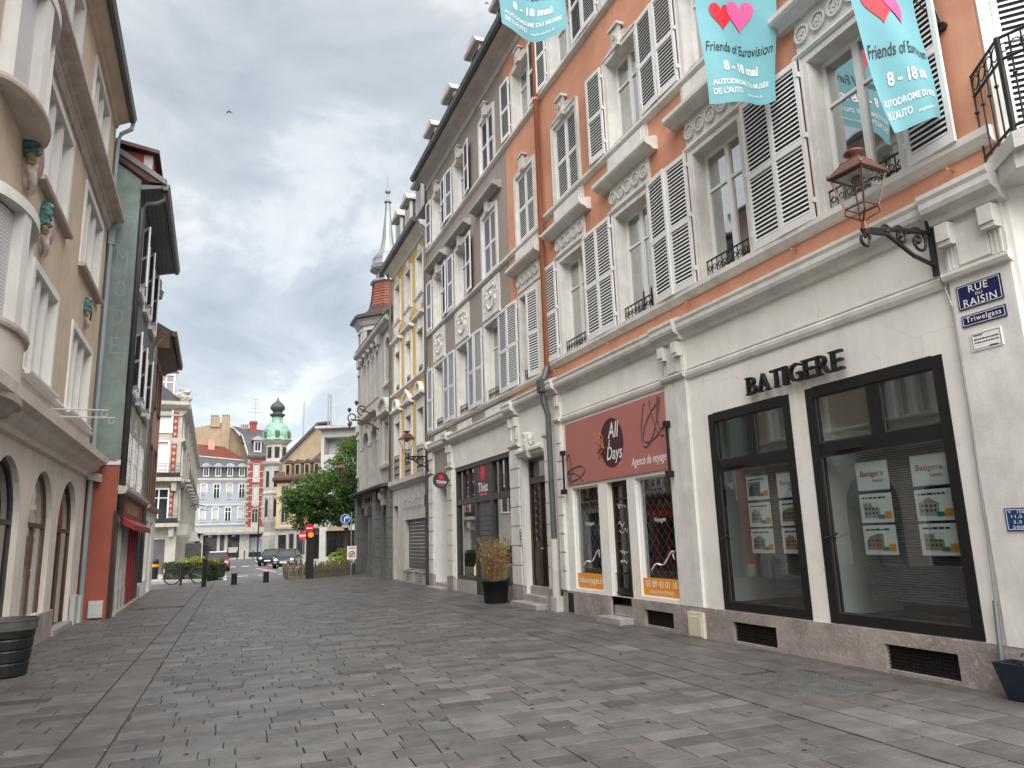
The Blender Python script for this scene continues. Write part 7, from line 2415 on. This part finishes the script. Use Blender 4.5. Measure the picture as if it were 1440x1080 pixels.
# paling fence
fn = thing('paling_fence', 'chestnut paling fence around the planted bed at the end of the paving', 'fence', (5, 35.5, 0))
pk = MB().add([(-.028, -.012, 0), (.028, -.012, 0), (.028, .012, 0), (-.028, .012, 0), (-.028, -.012, .6), (.028, -.012, .6), (.028, .012, .6), (-.028, .012, .6), (0, 0, .66)],
              [(0, 1, 5, 4), (1, 2, 6, 5), (2, 3, 7, 6), (3, 0, 4, 7), (4, 5, 8), (5, 6, 8), (6, 7, 8), (7, 4, 8)]).mesh('picket')
rq = random.Random(4)
b0_ = base(fn)
runs = [((3.16, 34.57), (3.90, 34.57)), ((4.28, 35.0), (6.45, 36.6)), ((3.16, 34.57), (3.3, 38.5)), ((3.3, 38.5), (6.4, 39.0))]
for (xa, ya_), (xb, yb2) in runs:
    n = int(math.hypot(xb - xa, yb2 - ya_) / .078)
    for k in range(n):
        f_ = k / n
        o = link('picket', pk, 'picket_wood', fn, (xa + (xb - xa) * f_ - b0_.x, ya_ + (yb2 - ya_) * f_ - b0_.y, -b0_.z))
        o.rotation_euler = (rq.gauss(0, .05), rq.gauss(0, .06), math.atan2(yb2 - ya_, xb - xa) + rq.gauss(0, .1))
        o.scale = (rq.uniform(.7, 1.2), 1, rq.uniform(.9, 1.08))
    part('wire', MB().tube([(xa, ya_ - .02, .2), (xb, yb2 - .02, .2)], .006, 4).tube([(xa, ya_ - .02, .48), (xb, yb2 - .02, .48)], .006, 4), 'iron', fn)


# ================================================================ plants
def leafmass(mb, rng, c, r, n, size, flat=.0, tone_=None):
    """n leaf faces scattered in an ellipsoid shell"""
    for _ in range(n):
        while True:
            p = Vector((rng.uniform(-1, 1), rng.uniform(-1, 1), rng.uniform(-1, 1)))
            if .25 < p.length < 1.0:
                break
        q = Vector((c[0] + p.x * r[0], c[1] + p.y * r[1], c[2] + p.z * r[2]))
        a = Vector((rng.gauss(0, 1), rng.gauss(0, 1), rng.gauss(0, .6))).normalized()
        b = a.cross(Vector((rng.gauss(0, 1), rng.gauss(0, 1), rng.gauss(0, 1)))).normalized()
        s_ = size * rng.uniform(.6, 1.3)
        mb.add([q - a * s_, q - a * s_ * .1 + b * s_ * .42, q + a * s_, q + a * s_ * .1 - b * s_ * .42], [(0, 1, 2, 3)])
        v = min(1, max(0, (tone_ if tone_ is not None else .5) + rng.gauss(0, .18)))
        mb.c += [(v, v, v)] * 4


def tree(lab, x, y, z0, h_tr, lobes, seed, n, size, mat='leaf_tree', rtr=.14):
    rng = random.Random(seed)
    t_ = thing('street_tree', lab, 'tree', (x, y, z0))
    tk = MB().tube([(x, y, z0 - .1), (x - .02, y, z0 + h_tr * .5), (x + .05, y, z0 + h_tr)], [rtr * 1.25, rtr, rtr * .85], 9)
    for c, r, tn in lobes:
        mid = Vector((x, y, z0 + h_tr)).lerp(Vector(c), .5) + Vector((rng.gauss(0, .2), rng.gauss(0, .2), .2))
        tk.tube([(x + .05, y, z0 + h_tr - .15), mid, Vector(c)], [rtr * .62, rtr * .36, rtr * .1], 6)
        for _ in range(4):
            e = Vector(c) + Vector((rng.uniform(-1, 1) * r[0], rng.uniform(-1, 1) * r[1], rng.uniform(-.6, 1) * r[2])) * .8
            tk.tube([mid, Vector(c).lerp(e, .4), e], [rtr * .25, rtr * .15, rtr * .05], 4)
    part('trunk', tk, 'bark', t_, smooth=True)
    lm = MB()
    for c, r, tn in lobes:
        k = int(n * r[0] * r[1] * r[2])
        for _ in range(max(4, k // 60)):                            # clumps of leaves with gaps between
            while True:
                p = Vector((rng.uniform(-1, 1), rng.uniform(-1, 1), rng.uniform(-1, 1)))
                if .45 < p.length < 1.08:
                    break
            cc = (c[0] + p.x * r[0], c[1] + p.y * r[1], c[2] + p.z * r[2])
            rr = rng.uniform(.22, .46)
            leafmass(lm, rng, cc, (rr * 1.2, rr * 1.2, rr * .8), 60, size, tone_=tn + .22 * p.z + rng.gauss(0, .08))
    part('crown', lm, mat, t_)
    return t_


tree('leafy green street tree spreading over the fence in front of the white block', 7.0, 43.0, -.1, 2.5,
     [((5.3, 42.8, 4.0), (1.7, 1.5, 1.25), .30), ((6.9, 43, 4.6), (1.9, 1.6, 1.6), .35), ((7.9, 43.2, 5.9), (1.5, 1.4, 1.6), .50), ((4.6, 42.6, 3.1), (1.0, 1.0, .85), .25), ((6.4, 42.5, 3.3), (1.5, 1.2, .8), .28), ((8.8, 43.4, 4.2), (1.6, 1.5, 1.6), .38), ((7.5, 43.3, 7.1), (.8, .8, .8), .7), ((4.2, 42.7, 3.9), (.8, .8, .8), .4)], 21, 2300, .085)
tree('bright small tree glimpsed behind the street tree by the turret', 9.6, 50, -.2, 2.6, [((9.4, 50, 4.6), (1.6, 1.4, 1.8), .85), ((9.9, 50, 6.4), (1.2, 1.2, 1.3), .9)], 5, 900, .10)
hd = thing('hedge_planter', 'clipped hedge bed with yellow green plants behind the bicycle', 'hedge', (-1, 40, 0))
hp = [(-2.25, 41.9), (-1.92, 39.7), (-.48, 38.3), (-.14, 37.9), (.72, 41.9), (.4, 43)]
part('hedge_core', MB().plan([(x * .96 - .02, y + .05) for x, y in hp], 0, .66), 'leaf_hedge', hd)
hl = MB()
rq = random.Random(8)
edges = list(zip(hp, hp[1:] + hp[:1]))
for (xa, ya_), (xb, yb2) in edges[:5]:
    L_ = math.hypot(xb - xa, yb2 - ya_)
    for k in range(int(L_ * 5)):
        f_ = rq.random()
        leafmass(hl, rq, (xa + (xb - xa) * f_, ya_ + (yb2 - ya_) * f_, rq.uniform(.12, .76)), (.14, .14, .14), 40, .05, tone_=.40 + rq.gauss(0, .14))
for k in range(90):
    leafmass(hl, rq, (rq.uniform(-1.9, .4), rq.uniform(38.6, 42), .74), (.2, .2, .14), 40, .055, tone_=.5 + rq.gauss(0, .15))
part('hedge_leaves', hl, 'leaf_hedge', hd)
pl2 = MB()
for cx, cy, hz_ in ((-1.15, 39.2, .8), (-.75, 39.0, .9), (-.5, 39.4, .85), (.1, 40, .75), (-1.4, 40, .7)):
    leafmass(pl2, rq, (cx, cy, hz_), (.3, .3, .25), 220, .06, tone_=.6)
part('yellow_plants', pl2, 'leaf_lime', hd)
yp = thing('yellow_shrub', 'yellow green shrub growing behind the paling fence', 'shrub', (5.75, 37.2, 0))
ym = MB()
for cx, cy, cz in ((5.5, 37.2, .75), (5.85, 37.3, .95), (6.15, 37.4, .7), (5.3, 37, .45), (5.9, 37, .5)):
    leafmass(ym, rq, (cx, cy, cz), (.32, .3, .36), 240, .065, tone_=.62)
part('foliage', ym, 'leaf_lime', yp)
part('stems', MB().tube([(5.7, 37.2, 0), (5.6, 37.2, .8)], .02, 5).tube([(5.75, 37.2, 0), (6.0, 37.3, .9)], .02, 5), 'bark', yp)
lowg = MB()
for k in range(60):
    leafmass(lowg, rq, (rq.uniform(3.5, 6.2), rq.uniform(36.4, 38.6), rq.uniform(.05, .3)), (.25, .25, .15), 30, .06, tone_=.4)
gcv = link('ground_cover', lowg.mesh('ground_cover'), 'leaf_hedge')
gcv['kind'] = 'stuff'

# ================================================================ bicycle
bc = thing('bicycle', 'black bicycle leaning beside the hedge bed', 'bicycle', (-1.05, 35.8, 0))
wy = 35.8
for cx in (-1.56, -.50):
    wl = part('wheel', MB().tube([(cx + .33 * math.cos(2 * math.pi * k / 28), wy, .335 + .33 * math.sin(2 * math.pi * k / 28)) for k in range(28)], .028, 6, True), 'black_plastic', bc)
    sp = MB()
    for k in range(14):
        a_ = math.pi * k / 14
        sp.tube([(cx - .32 * math.cos(a_), wy, .335 - .32 * math.sin(a_)), (cx + .32 * math.cos(a_), wy, .335 + .32 * math.sin(a_))], .0025, 3)
    part('spokes', sp, 'zinc', wl)
    part('mudguard', MB().tube([(cx + .36 * math.cos(rad(40 + 10 * k)), wy, .335 + .36 * math.sin(rad(40 + 10 * k))) for k in range(12)], .016, 5), 'black_metal', bc)
fm = MB()
bb_, st_t, hd_t, hd_b = (-.98, wy, .30), (-1.16, wy, .72), (-.66, wy, .80), (-.62, wy, .64)
for p, q, r in ((bb_, st_t, .016), (bb_, hd_b, .02), (st_t, hd_t, .015), (bb_, (-1.56, wy, .335), .011), (st_t, (-1.56, wy, .335), .010), (hd_t, hd_b, .019), (hd_b, (-.50, wy, .335), .014), (st_t, (-1.19, wy, .84), .013), (hd_t, (-.68, wy, .98), .013)):
    fm.tube([p, q], r, 6)
part('frame', fm, 'black_metal', bc)
part('saddle', MB().lathe((-1.22, wy, .86), [(.01, -.14), (.05, -.05), (.085, .08), (.05, .12)], 8, axis=0, sq=.5), 'black_plastic', bc)
part('handlebar', MB().tube([(-.82, wy - .28, .98), (-.72, wy - .2, 1.0), (-.68, wy, .98), (-.72, wy + .2, 1.0), (-.82, wy + .28, .98)], .013, 6), 'black_metal', bc)
part('chainset', MB().lathe((-.98, wy - .05, .30), [(.09, 0), (.09, .012)], 14, axis=1).tube([(-.98, wy - .07, .30), (-.9, wy - .08, .16)], .012, 5), 'zinc_dark', bc)
part('carrier', MB().tube([(-1.75, wy, .72), (-1.2, wy, .72)], .01, 5).tube([(-1.6, wy, .72), (-1.56, wy, .335)], .008, 5), 'black_metal', bc)
solo('bike_stand_post', MB().lathe((-1.17, 34.6, 0), [(.045, 0), (.045, .78), (.03, .8)], 8), 'black_metal', 'short black post standing in front of the bicycle', 'post', (-1.17, 34.6, 0))

# ================================================================ traffic signs
def pole_sign(lab, x, y, h, zb=0.0):
    t_ = thing('traffic_sign', lab, 'sign', (x, y, zb))
    part('pole', MB().tube([(x, y, zb - .05), (x, y, zb + h)], .03, 8), 'zinc', t_)
    return t_


ps = pole_sign('grey signpost with round blue right turn arrow and white zone panel', 6.12, 35.95, 2.95)
SFm = Frame((0, 35.90, 0), (1, 0, 0), (0, -1, 0))
part('blue_disc', MB(SFm).disc(5.82, 2.63, .225, -.01, .0, 24), 'sign_blue', ps)
part('disc_rim', MB(SFm).archring(5.82, 2.63, .205, .228, .0, .004, 24, 0, 360), 'print_white', ps)
ar_ = MB(SFm).box(5.755, 5.805, 2.48, 2.64, .0, .006).archring(5.845, 2.64, .04, .09, .0, .006, 8, 90, 180).box(5.845, 5.89, 2.68, 2.73, .0, .006).prism([(5.885, 2.625), (5.985, 2.705), (5.885, 2.785)], .0, .006)
part('arrow', ar_, 'print_white', ps)
part('disc_arm', MB().tube([(5.82, 35.93, 2.63), (6.12, 35.93, 2.63)], .02, 6), 'zinc', ps)
part('subplate', MB(SFm).box(5.66, 5.98, 2.22, 2.36, -.01, .0), 'box_grey', ps)
part('zone_panel', MB(SFm).box(5.92, 6.36, .74, 1.36, -.0, .012), 'print_white', ps)
text('ZONE', ps, 'print_black', SFm, 6.14, 1.26, .014, w=.28, h=.08, left=False, bold=.02)
part('zone_ring', MB(SFm).archring(6.14, .98, .11, .155, .012, .016, 22, 0, 360), 'print_red', ps)
text('30', ps, 'print_black', SFm, 6.14, .98, .016, w=.15, h=.12, left=False, bold=.02)
part('zone_slash', MB(SFm).prism([(6.02, .87), (6.04, .85), (6.26, 1.09), (6.24, 1.11)], .016, .019), 'print_black', ps)
s2 = pole_sign('distant no entry sign beside the black shopfront', 6.5, 60, 2.6, gz(60))
part('disc', MB(face(59.95)).disc(6.47, 2.12, .32, -.01, 0, 20), 'print_red', s2)
part('bar', MB(face(59.95)).box(6.24, 6.7, 2.07, 2.17, 0, .006), 'print_white', s2)
s3 = pole_sign('back of a triangular warning sign above the hedge', -1.3, 60, 3.2, gz(60))
part('triangle', MB(face(59.9)).prism([(-1.75, 1.95), (-.85, 1.95), (-1.3, 2.75)], -.01, 0), 'box_grey', s3)
part('back_panel', MB(face(59.9)).box(-1.85, -.75, .1, 1.8, -.01, 0), 'cast_iron', s3)
s4 = pole_sign('small no entry sign before the blue corner shop', 6.3, 108, 3.0, gz(108))
part('disc', MB(face(107.9)).disc(6.3, 2.35, .35, -.01, 0, 16), 'print_red', s4)
part('bar', MB(face(107.9)).box(6.06, 6.54, 2.29, 2.41, 0, .006), 'print_white', s4)
lp_ = thing('lamp_post', 'slim dark street lamp post at the far kerb', 'lamp post', (4.77, 90, gz(90)))
part('post', MB().tube([(4.77, 90, -.4), (4.77, 90, 5.6)], [.09, .06], 8), 'black_metal', lp_)
part('lamp_head', MB().tube([(4.77, 90, 5.6), (4.4, 89.8, 5.85), (4.1, 89.7, 5.75)], .05, 6).lathe((5.1, 90, 5.7), [(.05, -.1), (.3, 0), (.05, .15)], 8), 'white_far', lp_)
part('lamp_arm', MB().tube([(4.77, 90, 5.6), (5.1, 90, 5.75)], .04, 6), 'black_metal', lp_)
wl_ = thing('street_lamp_arm', 'curved lamp arm with pale shade on the balcony corner house', 'lamp', (-2.0, 70, 4.9))
part('arm', MB().tube([(-2.1, 70, 4.9), (-1.5, 70, 5.15), (-.9, 70, 5.0), (-.78, 70, 4.85)], .04, 6), 'iron', wl_)
part('shade', MB().lathe((-.78, 70, 4.7), [(.3, -.12), (.22, .1), (.06, .2)], 10), 'white_far', wl_)
for i, (x, y) in enumerate(((1.9, 107), (3.1, 107), (4.0, 107), (5.1, 107))):
    solo('far_bollard', MB().lathe((x, y, gz(y)), [(.07, 0), (.07, 1.1), (.05, 1.15)], 8), 'black_metal', 'slim dark bollard on the far kerb, %s from the left of four' % ('first', 'second', 'third', 'fourth')[i], 'bollard', (x, y, gz(y)), 'bollards on the far kerb')
rb_ = thing('street_bin', 'dark litter bin with yellow band at the corner past the pink house', 'bin', (-2.75, 42.5, 0))
part('bin', MB().lathe((-2.75, 42.5, 0), [(.22, 0), (.25, .9), (.2, 1.0)], 12), 'black_plastic', rb_)
part('band', MB().lathe((-2.75, 42.5, .62), [(.245, 0), (.25, .14)], 12, caps=False), 'print_orange', rb_)

# ================================================================ cars
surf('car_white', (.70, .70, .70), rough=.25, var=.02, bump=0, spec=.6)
surf('car_maroon', (.20, .012, .02), rough=.22, var=.02, bump=0, spec=.6)
surf('car_black', (.010, .011, .013), rough=.18, var=.02, bump=0, spec=.6)
surf('tyre', (.012, .012, .012), rough=.85, var=.1, bump=.1)
pane_mat('car_glass', (.03, .036, .04), ior=1.9)
emit('head_lamp', (.9, .92, 1.0), .05)


def car(lab, loc, yaw, mat, roofmat=None):
    t_ = thing('parked_car', lab, 'car', loc, 'cars parked at the junction')
    fr_ = Frame((0, 0, 0), (1, 0, 0), (0, 1, 0))
    W2 = .88
    lower = [(-2.05, .32), (-2.08, .62), (-1.98, .88), (-1.0, .96), (.75, .93), (1.65, .80), (2.02, .66), (2.08, .40), (2.0, .24), (-1.95, .24)]

    def shell(prof, w0, w1, inset):
        m_ = MB()
        k = len(prof)
        lay = [(-w0, 1 - inset), (-w1, 1.0), (w1, 1.0), (w0, 1 - inset)]
        cx, cz = sum(p[0] for p in prof) / k, sum(p[1] for p in prof) / k
        for y_, s_ in lay:
            m_.v += [Vector((cx + (x - cx) * s_, y_, cz + (z - cz) * s_)) for x, z in prof]
        for j in range(3):
            m_.f += [(j * k + i, j * k + (i + 1) % k, (j + 1) * k + (i + 1) % k, (j + 1) * k + i) for i in range(k)]
        m_.f += [tuple(range(k)), tuple(range(4 * k - 1, 3 * k - 1, -1))]
        return m_

    def P_(name, mb, m, par=t_):
        me = mb.mesh(name)
        return link(name, me, m, par)
    P_('body', shell(lower, W2, W2 - .10, .035), mat)
    cab = MB()
    bl_, tp_ = [(-1.85, .93), (.85, .91)], [(-1.35, 1.46), (.05, 1.47)]
    yb_, yt_ = .80, .62
    cab.add([(bl_[0][0], -yb_, .93), (bl_[1][0], -yb_, .91), (bl_[1][0], yb_, .91), (bl_[0][0], yb_, .93), (tp_[0][0], -yt_, 1.40), (tp_[1][0], -yt_, 1.42), (tp_[1][0], yt_, 1.42), (tp_[0][0], yt_, 1.40)],
            [(0, 1, 5, 4), (1, 2, 6, 5), (2, 3, 7, 6), (3, 0, 4, 7)])
    P_('windows', cab, 'car_glass')
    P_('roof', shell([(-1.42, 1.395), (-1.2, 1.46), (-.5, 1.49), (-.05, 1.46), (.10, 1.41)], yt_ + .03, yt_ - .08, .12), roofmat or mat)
    for sd in (-1, 1):
        for (xb, zb), (xt, zt) in (((bl_[1][0], .91), (tp_[1][0], 1.42)), ((bl_[0][0], .93), (tp_[0][0], 1.40)), ((-.45, .92), (-.55, 1.41))):
            P_('pillar', MB().tube([(xb, sd * yb_, zb), (xt, sd * yt_, zt)], .035, 5), mat)
    for sx in (1.32, -1.28):
        for sd in (-1, 1):
            w_ = P_('wheel', MB().lathe((sx, sd * .80, .31), [(.20, -.10), (.30, -.10), (.315, -.05), (.315, .05), (.30, .10), (.20, .10)], 18, axis=1), 'tyre')
            P_('rim', MB().lathe((sx, sd * .80, .31), [(.19, -.085), (.19, .085)], 12, axis=1), 'zinc', w_)
    for sd in (-1, 1):
        hl_ = MB().lathe((1.98, sd * .62, .68), [(.02, -.10), (.16, -.04), (.13, .05), (.02, .07)], 10, axis=0, sq=.55)
        P_('headlight', hl_, 'head_lamp')
        P_('tail_light', MB().lathe((-2.03, sd * .66, .78), [(.12, -.04), (.12, .03)], 8, axis=0), 'print_red')
        P_('mirror', MB().lathe((.62, sd * .98, .98), [(.02, -.08), (.09, -.02), (.08, .05), (.02, .08)], 8, axis=0), mat)
    P_('grille', MB().add([(2.07, -.5, .36), (2.07, .5, .36), (2.055, .5, .56), (2.055, -.5, .56), (2.1, -.45, .38), (2.1, .45, .38), (2.085, .45, .54), (2.085, -.45, .54)], [(4, 5, 6, 7), (0, 1, 5, 4), (1, 2, 6, 5), (2, 3, 7, 6), (3, 0, 4, 7)]), 'black_plastic')
    P_('number_plate', MB().add([(2.11, -.26, .42), (2.11, .26, .42), (2.105, .26, .52), (2.105, -.26, .52)], [(0, 1, 2, 3)]), 'print_white')
    t_.rotation_euler = (0, 0, yaw)
    return t_


car('maroon car with a white roof standing in for a reflection, parked behind the hedge', (.42, 64.0, gz(63)), rad(-90), 'car_maroon', 'car_white')  # roof coloured white in place of the silvery bonnet reflection
car('black car parked nearest the access pillar', (5.75, 64.0, gz(63)), rad(-104), 'car_black')
car('black car parked behind another black car', (5.1, 72.5, gz(70)), rad(-104), 'car_black')
# two swifts
for lab, p in (('small dark bird flying high over the street', (-0.3, 45, 28.33)), ('small dark bird at the upper edge of the sky', (17.34, 45, 41.0))):
    x, y, z = p
    bm_ = MB().add([(x, y, z + .05), (x - .12, y + .05, z + .03), (x - .16, y + .1, z - .14), (x, y + .02, z - .02), (x + .12, y + .05, z + .05), (x + .24, y + .1, z - .04)], [(0, 1, 2, 3), (0, 3, 5, 4)])
    bm_.tube([(x, y - .06, z + .04), (x, y, z), (x + .02, y + .1, z - .04)], [.008, .03, .006], 6)
    solo('bird', bm_, 'black_plastic', lab, 'bird', p)

# flecks of litter and trodden gum on the paving
rq = random.Random(31)
lt_ = MB()
for k in range(45):
    x, y = rq.uniform(-2.4, 6.5), rq.uniform(4.2, 26)
    r_ = rq.uniform(.006, .02)
    a_ = rq.uniform(0, 6.28)
    lt_.add([(x + r_ * math.cos(a_ + q), y + r_ * rq.uniform(.5, 1.1) * math.sin(a_ + q), .007 + rq.uniform(0, .004)) for q in (0, 1.4, 2.9, 4.3)], [(0, 1, 2, 3)])
o = link('litter_flecks', lt_.mesh('litter_flecks'), 'box_grey')
o['kind'] = 'stuff'
gm = MB()
for k in range(260):
    x, y = rq.uniform(-2.4, 6.6), rq.uniform(4.0, 24)
    r_ = rq.uniform(.012, .035)
    gm.add([(x + r_ * math.cos(q) * rq.uniform(.8, 1.1), y + r_ * math.sin(q) * rq.uniform(.8, 1.1), .0045) for q in [6.283 * w / 7 for w in range(7)]], [tuple(range(7))])
o = link('gum_spots', gm.mesh('gum_spots'), 'joint_dark')
o['kind'] = 'stuff'
